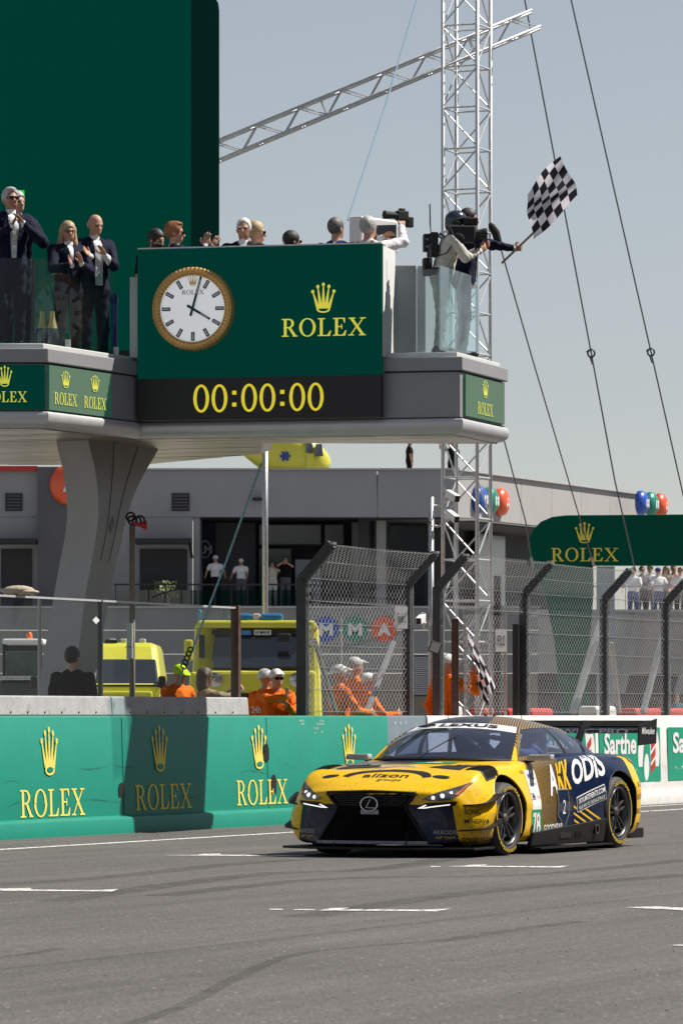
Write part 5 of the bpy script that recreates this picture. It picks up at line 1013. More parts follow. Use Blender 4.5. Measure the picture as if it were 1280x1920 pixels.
for s in (1, -1):
    f = (lambda c: c) if s > 0 else mir
    sd = coons(f(belt), f(redge), f(apil), f(cpil[::-1]), 40, 16, .018, (0, s, .3)); ot = (0, s, .2)
    gmesh('side_window', sub_grid(sd, 2, 20, 2, 14), 'car_glass', th=.006, out=ot); gmesh('quarter_window', sub_grid(sd, 21, 33, 2, 14), 'car_glass', th=.006, out=ot)
    for a, b, c, d in ((0, 2, 0, 16), (33, 40, 0, 16), (2, 33, 0, 2), (2, 33, 14, 16)): gmesh('window_frame', sub_grid(sd, a, b, c, d), 'livery', th=.025, off=.002, out=ot)
    gmesh('window_frame', sub_grid(sd, 20, 21, 2, 14), 'carbon', th=.02, off=.002, out=ot)
# ---- cockpit
m = MB(); m.prism([(-.62, -.62, .895), (-2.9, -.5, .92), (-2.9, .5, .92), (-.62, .62, .895), (-.52, .3, .90), (-.52, -.3, .90)], (0, 0, .012)); m.build('dash_deck', 'black', car)
m = MB()
for y in (-.5, .5):
    m.tube([(-.85, y*1.28, .90), (-1.36, y*1.02, 1.155), (-2.2, y*.98, 1.15), (-2.75, y, .93)], .022, 8); m.tube([(-1.95, y*1.02, .92), (-1.95, y*.98, 1.16)], .022, 8)
m.tube([(-1.36, -.51, 1.16), (-1.36, .51, 1.16)], .02, 8); m.tube([(-1.95, -.49, 1.165), (-1.95, .49, 1.165)], .02, 8); m.tube([(-1.95, -.49, 1.15), (-2.7, .45, .95)], .02, 8); m.tube([(-1.36, -.5, 1.16), (-1.95, .5, 1.16)], .018, 8)
m.build('roll_cage', 'offwhite', car)['kind'] = 'stuff'
m = MB(); m.box((-1.85, .32, 1.02), (.12, .46, .26)); m.box((-1.80, .16, 1.0), (.2, .05, .2)); m.box((-1.80, .5, 1.0), (.2, .05, .2)); m.build('driver_seat', 'black', car, bevel=.03)
m = MB(); m.tube([(-1.12, .32+.16*math.cos(a), .97+.13*math.sin(a)) for a in [k*math.pi/8 for k in range(16)]], .017, 6, closed=True); m.build('steering_wheel', 'rubber', car)
dv = empty('person', (0, 0, 0)); dv.parent = None; dv.location = car.location; dv.rotation_euler = car.rotation_euler
tag(dv, 'helmeted driver in blue suit seated inside the racing car', 'person')
m = MB(); m.ball((-1.68, .32, 1.04), (.15, .125, .135), 16, 12); m.build('helmet', mat('helmet_blue', (.05, .10, .25), .25, var=.3, coat=.8), dv, smooth='all')
m = MB(); m.ball((-1.60, .32, 1.045), (.085, .10, .05), 12, 8); m.build('visor', 'lens_dark', dv, smooth='all')
m = MB(); m.tube([(-1.72, .08, .90), (-1.70, .16, .955), (-1.70, .32, .97), (-1.70, .48, .955), (-1.72, .56, .90)], [.06, .085, .09, .085, .06], 10); m.tube([(-1.66, .12, .92), (-1.4, .12, .93), (-1.16, .20, .99)], [.06, .05, .03], 8); m.tube([(-1.66, .52, .92), (-1.4, .52, .93), (-1.16, .44, .99)], [.06, .05, .03], 8); m.build('race_suit', mat('suit_blue', (.03, .06, .2), .7, var=.2), dv, smooth='all')
# ---- decals wrapped on the bodywork
def ray(o, d): 
    h = CB.ray_cast(Vector(o), Vector(d)); return (h[0], h[1]) if h[0] is not None else (None, None)
def wrap(name, polys, o, u, v, mt, parent=None, lift=.003, fine=.05, step=.0004):
    """polygons (a,b) on the plane o+a*u+b*v dropped onto the body along the plane's normal"""
    u = Vector(u); v = Vector(v); nrm = u.cross(v).normalized(); bm = bmesh.new()
    for k, p in enumerate(polys):
        try: f = bm.faces.new([bm.verts.new((a*u.length, b*v.length, lift+(k % 6)*step)) for a, b in p])
        except ValueError: pass
    bmesh.ops.triangulate(bm, faces=[f for f in bm.faces if len(f.verts) > 4])
    for _ in range(5):
        es = [e for e in bm.edges if e.calc_length() > fine]
        if not es: break
        bmesh.ops.subdivide_edges(bm, edges=es, cuts=1); bmesh.ops.triangulate(bm, faces=bm.faces)
    un, vn = u.normalized(), v.normalized(); dead = []
    for vt in bm.verts:
        q = Vector(o)+un*vt.co.x+vn*vt.co.y; l = vt.co.z; h, hn = ray(q+nrm*.6, -nrm)
        if h is None: dead.append(vt); continue
        if hn.dot(nrm) < 0: hn = -hn
        vt.co = h+hn*l
    if dead: bmesh.ops.delete(bm, geom=dead, context='VERTS')
    me = bpy.data.meshes.new(name); bm.to_mesh(me); bm.free(); me.materials.append(M_(mt)); o_ = bpy.data.objects.new(name, me); COL.objects.link(o_); o_.parent = parent or car
    for p in me.polygons: p.use_smooth = True
    return o_
def wtext(s, o, u, v, h, mt, width=None, bold=0.0, shear=0.0, name='lettering', lift=.003, gap=1.0):
    ps, w = text_polys(s, bold, shear, 1, gap); su = h if width is None else width/w
    return wrap(name, [[((a-w/2), (b-.5)) for a, b in p] for p in ps], o, Vector(u).normalized()*su, Vector(v).normalized()*h, mt, lift=lift, step=0)
L3, U3, B3 = Vector((0, 1, 0)), Vector((0, 0, 1)), Vector((-1, 0, 0))   # seen from the front: right is +y; seen from its left side: right is -x
# front: spindle grille
def fx(y, z, o=0):                                             # a point on the front skin
    h, hn = ray((2, y, z), (-1, 0, 0)); return h+Vector((o, 0, 0)) if h is not None else Vector((.9+o, y, z))
spin = [(-.45, .592), (.45, .592), (.40, .53), (.335, .465), (.37, .39), (.50, .21), (.55, .125), (-.55, .125), (-.50, .21), (-.37, .39), (-.335, .465), (-.40, .53)]
wrap('grille_backing', [spin], (1.2, 0, 0), L3, U3, 'void', lift=.004)
fr = [fx(y, z, .008) for y, z in spin]; m = MB(); m.tube([fr[i] for i in range(1, 7)], .016, 6); m.build('grille_frame', 'carbon', car, smooth='all')
m = MB(); m.tube([fr[i] for i in (7, 8, 9, 10, 11, 0)], .016, 6); m.build('grille_frame', 'carbon', car, smooth='all'); m = MB(); m.tube([fr[0], fx(0, .605, .008), fr[1]], .014, 6); m.build('grille_frame', 'carbon', car, smooth='all')
m = MB()
for r in range(6):
    z = .475+r*.02; w = .34+(z-.475)*.75
    for c in range(-16, 17):
        y = c*.026+(.013 if r % 2 else 0)
        if abs(y) > w-.02: continue
        p = fx(y, z, .006); m.tube([p+Vector((0, -.012, 0)), p+Vector((0, 0, .009)), p+Vector((0, .012, 0))], .0025, 3)
o_ = m.build('grille_mesh', 'rim', car); o_['kind'] = 'stuff'
m = MB(); m.box(fx(0, .385, .012), (.02, .72, .014)); m.build('grille_bar', 'void', car); m = MB(); m.box(fx(0, .26, -.005), (.03, .62, .20)); m.build('radiator', 'void', car)
lc = fx(0, .487, .022); m = MB(); m.tube([lc+Vector((.0, .085*math.cos(a), .066*math.sin(a))) for a in [k*math.pi/14 for k in range(28)]], .009, 6, closed=True); m.tube([lc+Vector((.004, .015, .045)), lc+Vector((.004, -.03, -.032)), lc+Vector((.004, .055, -.032))], .010, 6); m.build('badge', 'chrome', car, smooth='all')
for s in (-1, 1):
    m = MB(); m.box(fx(s*.09-.0, .415, .022), (.006, .001+.06, .03)); 
flat('plate_text', [bx2(-.5, -.5, .5, .5)], fx(0, .415, .02), L3, U3, .18, .04, 'decal_grey', car, .002)
# lower lip and splitter
mat('lip_scuffed', (.25, .25, .26), .6, var=.6, scale=40); m = MB(); ly = [-.56, -.40, -.2, 0, .2, .40, .56]
m.grid([[fx(y, .135, .02)+Vector((0, 0, z)) for y in ly] for z in (-.012, .016)]); m.build('lower_lip', 'lip_scuffed', car, solid=.012)
sp_o = [(1.10-.30*abs(t)**2.4*1.0, t*.975) for t in [i/10 for i in range(-10, 11)]]
m = MB(); m.prism([(x, y, .070) for x, y in sp_o]+[(.30, .96, .070), (.30, -.96, .070)], (0, 0, .022)); m.build('splitter', 'carbon', car, bevel=.004)
for y in (-.36, .36): m = MB(); m.tube([(.98, y, .092), fx(y, .22, 0)], .006, 6); m.build('splitter_stay', 'carbon', car)
# canards
for s in (-1, 1):
    for z, x0, x1, w in ((.47, .78, .36, .085), (.24, .82, .34, .10)):
        pts = []; 
        for i in range(9):
            t = i/8; x = x0+(x1-x0)*t; zz = z+.10*t*t; h, hn = ray((x, s*2, zz), (0, -s, 0)); y = h.y if h is not None else s*.93
            pts.append((Vector((x, y-s*.02, zz)), Vector((x-.02, y+s*w*(math.sin(math.pi*min(t*1.5+.08, .5)))*.9, zz+.012))))
        m = MB(); m.grid([[a for a, b in pts], [b for a, b in pts]]); m.build('canard', 'carbon', car, solid=.010)
# headlamps
for s in (-1, 1):
    out = [(.50, .535), (.60, .515), (.73, .525), (.80, .57), (.86, .69), (.77, .65), (.64, .60)]; q_ = lambda l: [(s*y, z) for y, z in (l if s > 0 else l[::-1])]
    lamp = wrap('headlamp', [q_(out)], (1.2, 0, 0), L3, U3, 'lamp_lens', lift=.006, fine=.03)
    for y, z, k in ((.60, .548, .020), (.675, .565, .024), (.735, .59, .018)):
        p = fx(s*y, z, .006); m = MB(); m.ball(p, (.012, k, k*.9), 10, 8); m.build('lamp_unit', 'headlamp', lamp, smooth='all')
    wrap('indicator', [q_([(.765, .57), (.79, .57), (.845, .67), (.82, .655)])], (1.2, 0, 0), L3, U3, 'amber', lift=.010, fine=.03)
    wrap('lamp_recess', [q_([(.41, .43), (.46, .465), (.53, .50), (.80, .515), (.78, .475), (.60, .455)])], (1.2, 0, 0), L3, U3, 'carbon', lift=.004, fine=.04)
    wrap('daylight_strip', [q_([(.45, .452), (.53, .487), (.545, .482), (.50, .46), (.74, .490), (.74, .480), (.52, .452)])], (1.2, 0, 0), L3, U3, 'headlamp', lift=.008, fine=.04)
# hood furniture and lettering (dropped from above; text reads from the front)
def top(polys, x, y, mt, su, sv, name, lift=.003): return wrap(name, polys, (x, y, 1.4), L3*su, B3*sv, mt, lift=lift)
def toptext(s, x, y, h, mt, width=None, **k): 
    return wtext(s, (x, y, 1.4), L3, B3, h, mt, width, **k)
oarc = arc(0, 0, 1, 1, 12, 168, 22); iarc = arc(0, -.06, .84, .70, 12, 168, 22)
top([[oarc[i], oarc[i+1], iarc[i+1], iarc[i]] for i in range(22)], .70, .02, 'decal_black', .46, .29, 'arch_emblem')
toptext('alizon', .64, .02, .11, 'decal_black', .46, bold=.012, lift=.004); toptext('groupe', .755, .10, .055, 'decal_black', .24, bold=.006, lift=.004)
for y in (-.56, .56): top([arc(0, 0, 1, 1, 0, 345, 23)], .62, y, 'decal_black', .085, .035, 'hood_latch', .004)
for s in (-1, 1):
    top([[(0, 0), (.40, -.16), (.36, .16), (.10, .22)] if s > 0 else [(0, 0), (-.40, -.16), (-.36, .16), (-.10, .22)]], .20, s*.24, 'black', 1, 1, 'hood_vent', .006)
    top([[(0, 0), (.26, .0), (.26, .10), (.0, .12)] if s > 0 else [(0, 0), (-.26, .0), (-.26, .10), (.0, .12)]], .06, s*.44, 'carbon', 1, 1, 'vent_blade', .010)
    toptext('Milwaukee', .02, s*.57, .05, 'decal_white', .2, shear=.2, lift=.014)
    top([bx2(-.11, -.16, .11, .16)], .22, s*.80, 'carbon', 1, 1, 'louvre_panel', .005)
    for k in range(5): top([bx2(-.10, -.016, .10, .016)], .33-k*.055, s*.80, 'void', 1, 1, 'fender_louvre', .010)
top([bx2(-.20, -.03, .20, .03)], .16, -.08, 'decal_white', 1, 1, 'hood_slot', .006); top([bx2(-.17, -.012, .17, .012)], .16, -.08, 'decal_grey', 1, 1, 'hood_slot', .010)
top([[(-.22, -.10), (.20, -.06), (.24, .06), (-.16, .02)]], -.22, .10, 'num_green', 1, 1, 'number_panel', .006); toptext('78', -.20, .12, .09, 'decal_white', .16, bold=.01, lift=.010)
# words on the screen banner and roof
b0 = ws[17][6]; b1 = ws[17][34]; vv = (ws[19][20]-ws[15][20]).normalized()
def banner(s, i0, i1, hh, mt='decal_black'):
    ps, w = text_polys(s, .03); mm = MB()
    for p in ps:
        q = []
        for a, b in p:
            t = i0+(i1-i0)*a/w; i = int(min(t, 38)); r_ = 16+b*hh; j = int(min(r_, 18)); A = ws[j][i].lerp(ws[j][i+1], t-i); B = ws[j+1][i].lerp(ws[j+1][i+1], t-i); q.append(A.lerp(B, r_-j)+Vector((.6, 0, .8))*.006)
        mm.poly(q)
    return mm.build('lettering', mt, car)
banner('LEXUS', 15, 33, 2.7)
m = MB(); cc_ = ws[17][10]; m.tube([cc_+(ws[17][13]-ws[17][7]).normalized()*(.11*math.cos(a))+vv*(.036*math.sin(a))+Vector((.6, 0, .8))*.006 for a in [k*math.pi/10 for k in range(20)]], .006, 5, closed=True); m.tube([cc_+vv*.03+Vector((.006, .02, .008)), cc_-vv*.02+Vector((.006, -.03, .008)), cc_-vv*.02+Vector((.006, .06, .008))], .006, 5); m.build('badge_print', 'decal_black', car)
# left flank
def side(polys, x, z, mt, su, sv, name, lift=.003): return wrap(name, polys, (x, 1.5, z), B3*su, U3*sv, mt, lift=lift)
def stext(s, x, z, h, mt, width=None, u=B3, v=U3, **k): return wtext(s, (x, 1.5, z), u, v, h, mt, width, **k)
side([bx2(-.5, -.5, .5, .5)], -.70, .60, 'decal_white', .27, .37, 'scrutineer_panel'); side([bx2(-.5, -.5, .5, .5)], -.70, .285, 'num_green', .27, .26, 'number_panel')
stext('78', -.70, .285, .22, 'decal_white', .21, bold=.02, lift=.006); stext('WEC', -.70, .73, .055, 'decal_blue', .18, bold=.02, lift=.006); stext('24h', -.76+.12, .54, .07, 'decal_black', .11, bold=.01, lift=.006); stext('TOTAL', -.78, .53, .03, 'red', .08, lift=.006); stext('24 HEURES DU MANS', -.70, .655, .02, 'decal_grey', .2, lift=.006)
dgl = Vector((-1, 0, .135))
for s_, x, z, w_, col in (('A', -1.20, .695, .20, 'decal_white'), ('KK', -1.48, .725, .32, 'decal_yellow'), ('ODiS', -2.06, .80, .74, 'decal_white')): stext(s_, x, z, .275 if s_ != 'ODiS' else .225, col, w_*1.02, u=dgl, bold=.03, shear=.22, lift=.005)
stext('GOODYEAR', -1.12, .235, .075, 'decal_white', .46, u=Vector((-1, 0, .02)), bold=.015, shear=.2, lift=.005)
side([bx2(-.5, -.5, .5, .5)], -1.42, .42, 'navy_paint', .34, .40, 'class_panel', .004); sh_ = [(-.11, .16), (.11, .16), (.11, -.06), (0, -.17), (-.11, -.06)]
side([[(a*1.22, b*1.13) for a, b in sh_]], -1.40, .42, 'class_dots', 1, 1, 'class_badge', .007); side([[(a*1.1, b*1.05) for a, b in sh_]], -1.40, .42, 'navy_paint', 1, 1, 'class_badge', .010); stext('2', -1.40, .43, .14, 'decal_white', .07, lift=.014)
dg2 = Vector((-1, 0, .20)); bq = [(-.31, -.075), (.31, -.075), (.31, .075), (-.31, .075)]
wrap('sponsor_panel', [bq], (-2.03, 1.5, .50), dg2.normalized(), Vector((.22, 0, 1)).normalized(), 'decal_white', lift=.004); wrap('sponsor_panel', [[(a*.97, b*.88) for a, b in bq]], (-2.03, 1.5, .50), dg2.normalized(), Vector((.22, 0, 1)).normalized(), 'navy_paint', lift=.007)
wtext('SKYLIMITEVENTS.COM', (-2.03, 1.5, .53), dg2, U3, .05, 'decal_white', .56, bold=.02, lift=.010); wtext('YOUR WAY TO THE RACETRACK', (-2.03, 1.5, .462), dg2, U3, .036, 'decal_white', .56, bold=.01, lift=.010)
for s_, x, z, h_, w_ in (('SONIC', .62, .42, .045, .17), ('MINERVA', .55, .335, .04, .26), ('GOODYEAR', .52, .16, .05, .36)):
    dr = Vector((-.62, .78, 0)); wtext(s_, (x+.75, 1.45, z), dr, U3, h_, 'decal_black', w_, bold=.01, lift=.005)
for s in (-1, 1): wtext('AKKODIS', (1.6, s*.70, .235), L3, U3, .04, 'decal_grey', .2, bold=.01); wtext('ASP TEAM', (1.6, s*.70, .185), L3, U3, .025, 'decal_yellow', .16)
stext('REXEL', -.50, .77, .03, 'decal_black', .1, lift=.004); side([arc(0, 0, 1, 1, 0, 345, 23)], -.58, .235, 'decal_black', .045, .045, 'round_badge', .004)
for s_, z in (('BOSE', .62), ('ELF', .5), ('BELL', .36), ('GOODYEAR', .22)): stext(s_, -3.22, z, .05, 'decal_black', .16, lift=.005)
side([bx2(-.06, -.012, .06, .012)], -1.42, .735, 'black', 1, 1, 'door_handle', .008)
m = MB(); m.tube([Vector(ray((x, 1.5, z), (0, -1, 0))[0])+Vector((0, .001, 0)) for x, z in ((-.66, .84), (-.68, .60), (-.74, .32), (-.80, .17))], .004, 4); m.build('door_seam', 'black', car)
m = MB(); m.tube([Vector(ray((x, 1.5, z), (0, -1, 0))[0])+Vector((0, .001, 0)) for x, z in ((-1.98, .87), (-1.96, .62), (-1.86, .40), (-1.80, .17))], .004, 4); m.build('door_seam', 'black', car)
for s in (-1, 1):
    # skirts, mirrors
    m = MB(); m.prism([(-.50, s*.93, .075), (-2.30, s*.93, .075), (-2.30, s*.97, .30), (-.56, s*.945, .20)], (0, s*.045, 0)); sk = m.build('side_skirt', 'carbon', car, bevel=.006)
    m = MB(); m.box((-1.42, s*1.0, .055), (1.78, .14, .016)); m.build('skirt_blade', 'carbon', sk)
    m = MB(); m.box((-1.30, s*.984, .185), (.26, .02, .10)); m.build('skirt_vent', 'black', sk)
    for k in range(6): m = MB(); m.box((-1.55-k*.032, s*.988, .19), (.014, .02, .10)); m.build('skirt_slat', 'black', sk)
    m = MB(); m.lathe([(.045, -.02), (.05, .02), (.035, .02), (.035, -.02)], 16, Matrix(((1, 0, 0), (0, 0, 1), (0, -1, 0))), (-2.05, s*.995, .20)); m.build('exhaust', 'brake', sk)
    m = MB(); a = Vector((-.80, s*.95, .895)); m.hexa([a+Vector((.05, -s*.13, -.025)), a+Vector((.05, s*.12, -.018)), a+Vector((-.07, s*.11, -.018)), a+Vector((-.07, -s*.12, -.025))], [a+Vector((.03, -s*.13, .022)), a+Vector((.03, s*.12, .034)), a+Vector((-.07, s*.11, .034)), a+Vector((-.07, -s*.12, .022))]); mi = m.build('mirror', 'decal_grey', car, bevel=.015)
    m = MB(); m.box(a+Vector((-.02, 0, .030)), (.09, .22, .012)); m.build('mirror_cap', 'decal_white', mi)
    m = MB(); m.tube([(-.78, s*.76, .86), (-.80, s*.88, .875)], .014, 6); m.build('mirror_stalk', 'carbon', mi)
# ---- wheels
def wheel(x, s, r, w):
    e = bpy.data.objects.new('wheel', None); COL.objects.link(e); e.parent = car; e.location = (x, s*(.975-w/2), r); e.empty_display_size = .1
    Mx = Matrix(((1, 0, 0), (0, 0, s), (0, -s, 0))) if s > 0 else Matrix(((1, 0, 0), (0, 0, -1), (0, 1, 0)))
    h = w/2; rr_ = .245
    m = MB(); m.lathe([(rr_, -h+.02), (r*.88, -h), (r*.975, -h+.03), (r, -h+.07), (r, h-.07), (r*.975, h-.03), (r*.86, h+.004), (rr_+.02, h-.002), (rr_, h-.02), (rr_-.012, h-.05), (rr_-.02, 0)], 48, Mx); m.build('tyre', 'tyre', e, smooth='all')
    m = MB(); m.lathe([(rr_-.03, -h+.02), (rr_-.02, 0), (rr_-.012, h-.05), (rr_, h-.018), (rr_+.004, h-.008), (rr_-.008, h-.006), (rr_-.018, h-.03), (rr_-.03, h-.08), (rr_-.05, 0)], 48, Mx); rim = m.build('rim', 'rim', e, smooth='all')
    for k in range(10):
        a = 2*math.pi*k/10+.1; d0 = .10 if k % 2 else -.10
        pts = [(.045, a+d0*.2, h-.05), (.12, a+d0*.6, h-.035), (rr_-.02, a+d0*1.5, h-.03)]
        mm = MB()
        for q in (0, 1):
            (r0, a0, z0), (r1, a1, z1) = pts[q], pts[q+1]; w0 = .016 if q == 0 else .013; w1 = .013 if q == 0 else .017
            A = Vector((r0*math.cos(a0), r0*math.sin(a0), 0)); B = Vector((r1*math.cos(a1), r1*math.sin(a1), 0)); d = (B-A).normalized(); nq = Vector((-d.y, d.x, 0)); Z_ = Vector((0, 0, 1))
            mm.hexa([Mx @ p for p in (A-nq*w0+Z_*(z0-.03), A+nq*w0+Z_*(z0-.03), B+nq*w1+Z_*(z1-.03), B-nq*w1+Z_*(z1-.03))], [Mx @ p for p in (A-nq*w0*.6+Z_*z0, A+nq*w0*.6+Z_*z0, B+nq*w1*.6+Z_*z1, B-nq*w1*.6+Z_*z1)])
        mm.build('spoke', 'rim', rim, bevel=.003)
    mm = MB(); mm.lathe([(.05, h-.09), (.05, h-.04), (.03, h-.025), (0, h-.025)], 20, Mx); mm.build('hub_nut', 'brake', rim, smooth=True)
    mm = MB(); mm.lathe([(.19, h-.16), (.19, h-.13), (.06, h-.13)], 32, Mx); mm.build('brake_disc', 'brake', e)
    if s > 0:
        for a0 in (100, 280):                                  # yellow lettering round the sidewall
            ps, wd = text_polys('GOODYEAR', .012); mm = MB(); k = R(78)/wd
            for p in ps:
                q = []
                for a, b in p:
                    an = R(a0)+(a-wd/2)*k*s; rad = rr_+.034+b*.030; q.append(Mx @ Vector((rad*math.cos(-an), rad*math.sin(-an), h+.006)))
                mm.poly(q)
            mm.build('sidewall_lettering', 'tyre_yellow', e)
            mm = MB(); mm.grid([[Mx @ Vector((rad*math.cos(an), rad*math.sin(an), h+.004)) for rad in (rr_+.044, rr_+.054)] for an in [R(a0+52+q*4) for q in range(18)]]); mm.build('sidewall_stripe', 'tyre_yellow', e)
    return e
for x, r, w in ((0, RF, .31), (-WB, RR_, .32)):
    for s in (-1, 1): wheel(x, s, r, w)
# ---- arches lip
for x, r in ((0, .398), (-WB, .403)):
    for s in (-1, 1):
        pts = []
        for k in range(25):
            a = math.pi*(-.03+1.06*k/24); px_, pz_ = x+r*math.cos(a), .36+r*math.sin(a)
            h, hn = ray((x+(r+.012)*math.cos(a), s*2, .36+(r+.012)*math.sin(a)), (0, -s, 0))
            if h is not None and pz_ > .14: pts.append(Vector((px_, h.y-s*.004, pz_)))
        if len(pts) > 3: m = MB(); m.tube(pts, .010, 6); m.build('arch_lip', 'yellow_paint' if x == 0 else 'carbon', car, smooth='all')
# ---- rear wing, lamps, aerials
wz = 1.14; m = MB()
airf = [(-.02, .012), (.10, .030), (.24, .020), (.32, .040), (.32, .030), (.22, .0), (.08, -.018), (-.02, .0)]
m.prism([(-3.42-a, -.90, wz+b) for a, b in airf], (0, 1.80, 0)); wg = m.build('wing_plane', 'carbon', car, smooth=True)
m = MB(); m.prism([(-3.70, -.90, wz+.055), (-3.78, -.90, wz+.11), (-3.79, -.90, wz+.10), (-3.70, -.90, wz+.04)], (0, 1.80, 0)); m.build('wing_flap', 'carbon', car)
for s in (-1, 1):
    m = MB(); m.prism([(-3.36, s*.905, wz-.14), (-3.84, s*.905, wz-.12), (-3.86, s*.905, wz+.13), (-3.36, s*.905, wz+.06)], (0, s*.012, 0)); ep = m.build('wing_endplate', 'carbon', car, bevel=.003)
    if s > 0: label_text('lettering', 'Milwaukee', (-3.60, .921, wz+.01), B3, U3, .07, 'decal_white', ep, width=.34, shear=.25, bold=.01, lift=.003)
    m = MB(); m.prism([(-3.10, s*.30, .93), (-3.26, s*.30, .92), (-3.42, s*.30, wz+.03), (-3.55, s*.30, wz+.05), (-3.55, s*.30, wz+.10), (-3.36, s*.30, wz+.10)], (0, .02, 0)); m.build('wing_support', 'carbon', car)
label_text('lettering', 'GT WEC PRO', (-3.40, .30, wz-.005), L3, Vector((-.25, 0, .95)), .055, 'decal_white', wg, width=1.0, bold=.02, lift=.03)
wrap('tail_lamp', [bx2(-.5, -.5, .5, .5)], (-3.30, 1.2, 1.2), B3*.26, Vector((0, -.6, .75))*.16, 'tail_red', lift=.010)
m = MB(); m.box((-3.42, 0, .13), (.5, 1.7, .10)); m.build('diffuser', 'carbon', car, bevel=.01)
for x, y, h_ in ((-1.35, -.25, .30), (-1.9, .28, .30)): m = MB(); m.tube([(x, y, 1.24), (x+.01, y, 1.24+h_)], [.004, .002], 5); m.build('aerial', 'black', car)
for x, y in ((-1.62, .0), (-1.62, .09)): m = MB(); m.prism([(x, y, 1.27), (x-.07, y, 1.27), (x-.06, y, 1.305), (x-.02, y, 1.305)], (0, .012, 0)); m.build('roof_fin', 'black', car)
m = MB(); m.tube([ws[1][18]+Vector((.0, 0, .012)), ws[10][24]+Vector((.01, 0, .012))], .006, 5); m.build('wiper', 'black', car)
# ================================================================ PEOPLE: one smooth skin per body, grown from a distance field
class SDF:
    def __init__(s, vox): s.h = vox; s.p = []
    def cap(s, a, b, ra, rb, m, k=.02, sub=False):
        a, b = np.array(a, float), np.array(b, float); ab = b-a; L2 = float(ab@ab)+1e-12
        def fn(q):
            t = np.clip(((q-a)@ab)/L2, 0, 1); return np.linalg.norm(q-a-t[..., None]*ab, axis=-1)-(ra+(rb-ra)*t)
        r = max(ra, rb); s.p.append((fn, np.minimum(a, b)-r, np.maximum(a, b)+r, m, k, sub))
    def ell(s, c, r, m, k=.02, rot=None, sub=False):
        c, r = np.array(c, float), np.array(r, float)
        def fn(q):
            d = q-c
            if rot is not None: d = d@rot
            k0 = np.linalg.norm(d/r, axis=-1); k1 = np.linalg.norm(d/(r*r), axis=-1)+1e-9; return k0*(k0-1)/k1
        e = r if rot is None else np.full(3, r.max()); s.p.append((fn, c-e, c+e, m, k, sub))
    def mesh(s, noise=0.0, fold=0.0):
        h = s.h; lo = np.min([p[1] for p in s.p if not p[5]], axis=0)-3*h; hi = np.max([p[2] for p in s.p if not p[5]], axis=0)+3*h
        n = np.ceil((hi-lo)/h).astype(int)+1; f = np.full(n, 1.0, np.float32); best = np.full(n, 1.0, np.float32); mi = np.zeros(n, np.int8)
        ax = [lo[i]+h*np.arange(n[i]) for i in range(3)]
        for fn, a, b, m, k, sub in s.p:
            i0 = np.maximum(np.floor((a-lo-.03-2*h)/h).astype(int), 0); i1 = np.minimum(np.ceil((b-lo+.03+2*h)/h).astype(int)+1, n)
            if np.any(i1 <= i0): continue
            sl = tuple(slice(x, y) for x, y in zip(i0, i1)); q = np.stack(np.meshgrid(*[ax[i][i0[i]:i1[i]] for i in range(3)], indexing='ij'), -1)
            d = fn(q).astype(np.float32); F0 = f[sl]
            if sub:
                d = -d; t = np.clip(.5-.5*(F0-d)/k, 0, 1)*1.0; f[sl] = np.maximum(F0, d); continue
            t = np.clip(.5+.5*(F0-d)/k, 0, 1); f[sl] = F0*(1-t)+d*t-k*t*(1-t)
            w = d < best[sl]; mm = mi[sl]; mm[w] = m; mi[sl] = mm; best[sl] = np.minimum(best[sl], d)
        if noise:
            q = np.stack(np.meshgrid(*ax, indexing='ij'), -1); f = f+noise*(np.sin(q[..., 0]*260+q[..., 2]*30)*np.sin(q[..., 1]*170+q[..., 2]*40)+.9*np.sin(q[..., 0]*70+q[..., 1]*55+q[..., 2]*40))
        if fold:
            q = np.stack(np.meshgrid(*ax, indexing='ij'), -1); X_, Y_, Z_ = q[..., 0], q[..., 1], q[..., 2]
            wv = np.sin(Z_*52+X_*31+np.sin(Y_*40)*1.5)*np.sin(X_*37-Y_*29+Z_*11)+.8*np.sin(Z_*23-X_*44+Y_*17)*np.sin(Z_*31+Y_*48)
            f = f+fold*wv*((mi == 1) | (mi == 2))
        ins = f < 0; c = np.zeros(n-1, np.int8); acc = np.zeros((*(n-1), 3), np.float32); cnt = np.zeros(n-1, np.float32)
        cor = [(i, j, k) for i in (0, 1) for j in (0, 1) for k in (0, 1)]
        V = lambda A, o: A[o[0]:n[0]-1+o[0], o[1]:n[1]-1+o[1], o[2]:n[2]-1+o[2]]
        for o in cor:
            for a in range(3):
                if o[a]: continue
                o2 = list(o); o2[a] = 1; x, y = V(f, o), V(f, o2); ch = (x < 0) != (y < 0)
                t = np.where(ch, x/np.where(ch, x-y, 1), 0)
                for d in range(3): acc[..., d] += np.where(ch, o[d]+(t if d == a else 0), 0)
                cnt += ch
        act = cnt > 0; idx = np.full(n-1, -1, np.int64); idx[act] = np.arange(act.sum())
        ii = np.argwhere(act); pos = lo+h*(ii+acc[act]/cnt[act][:, None]); quads = []
        for a in range(3):
            b, c2 = (a+1) % 3, (a+2) % 3; s0 = [slice(1, -1)]*3; s0[a] = slice(0, -1); s1 = [slice(1, -1)]*3; s1[a] = slice(1, None)
            A, B = ins[tuple(s0)], ins[tuple(s1)]; e = np.argwhere(A != B)
            if not len(e): continue
            fl = A[tuple(e.T)]; base = e.copy(); base[:, b] += 1; base[:, c2] += 1
            def g(db, dc):
                q = base.copy(); q[:, b] += db; q[:, c2] += dc; return idx[tuple(q.T)]
            qd = np.stack([g(-1, -1), g(0, -1), g(0, 0), g(-1, 0)], 1); qd[~fl] = qd[~fl][:, ::-1]; quads.append(qd)
        quads = np.concatenate(quads); mv = mi[tuple(ii.T)]; return pos, quads, mv
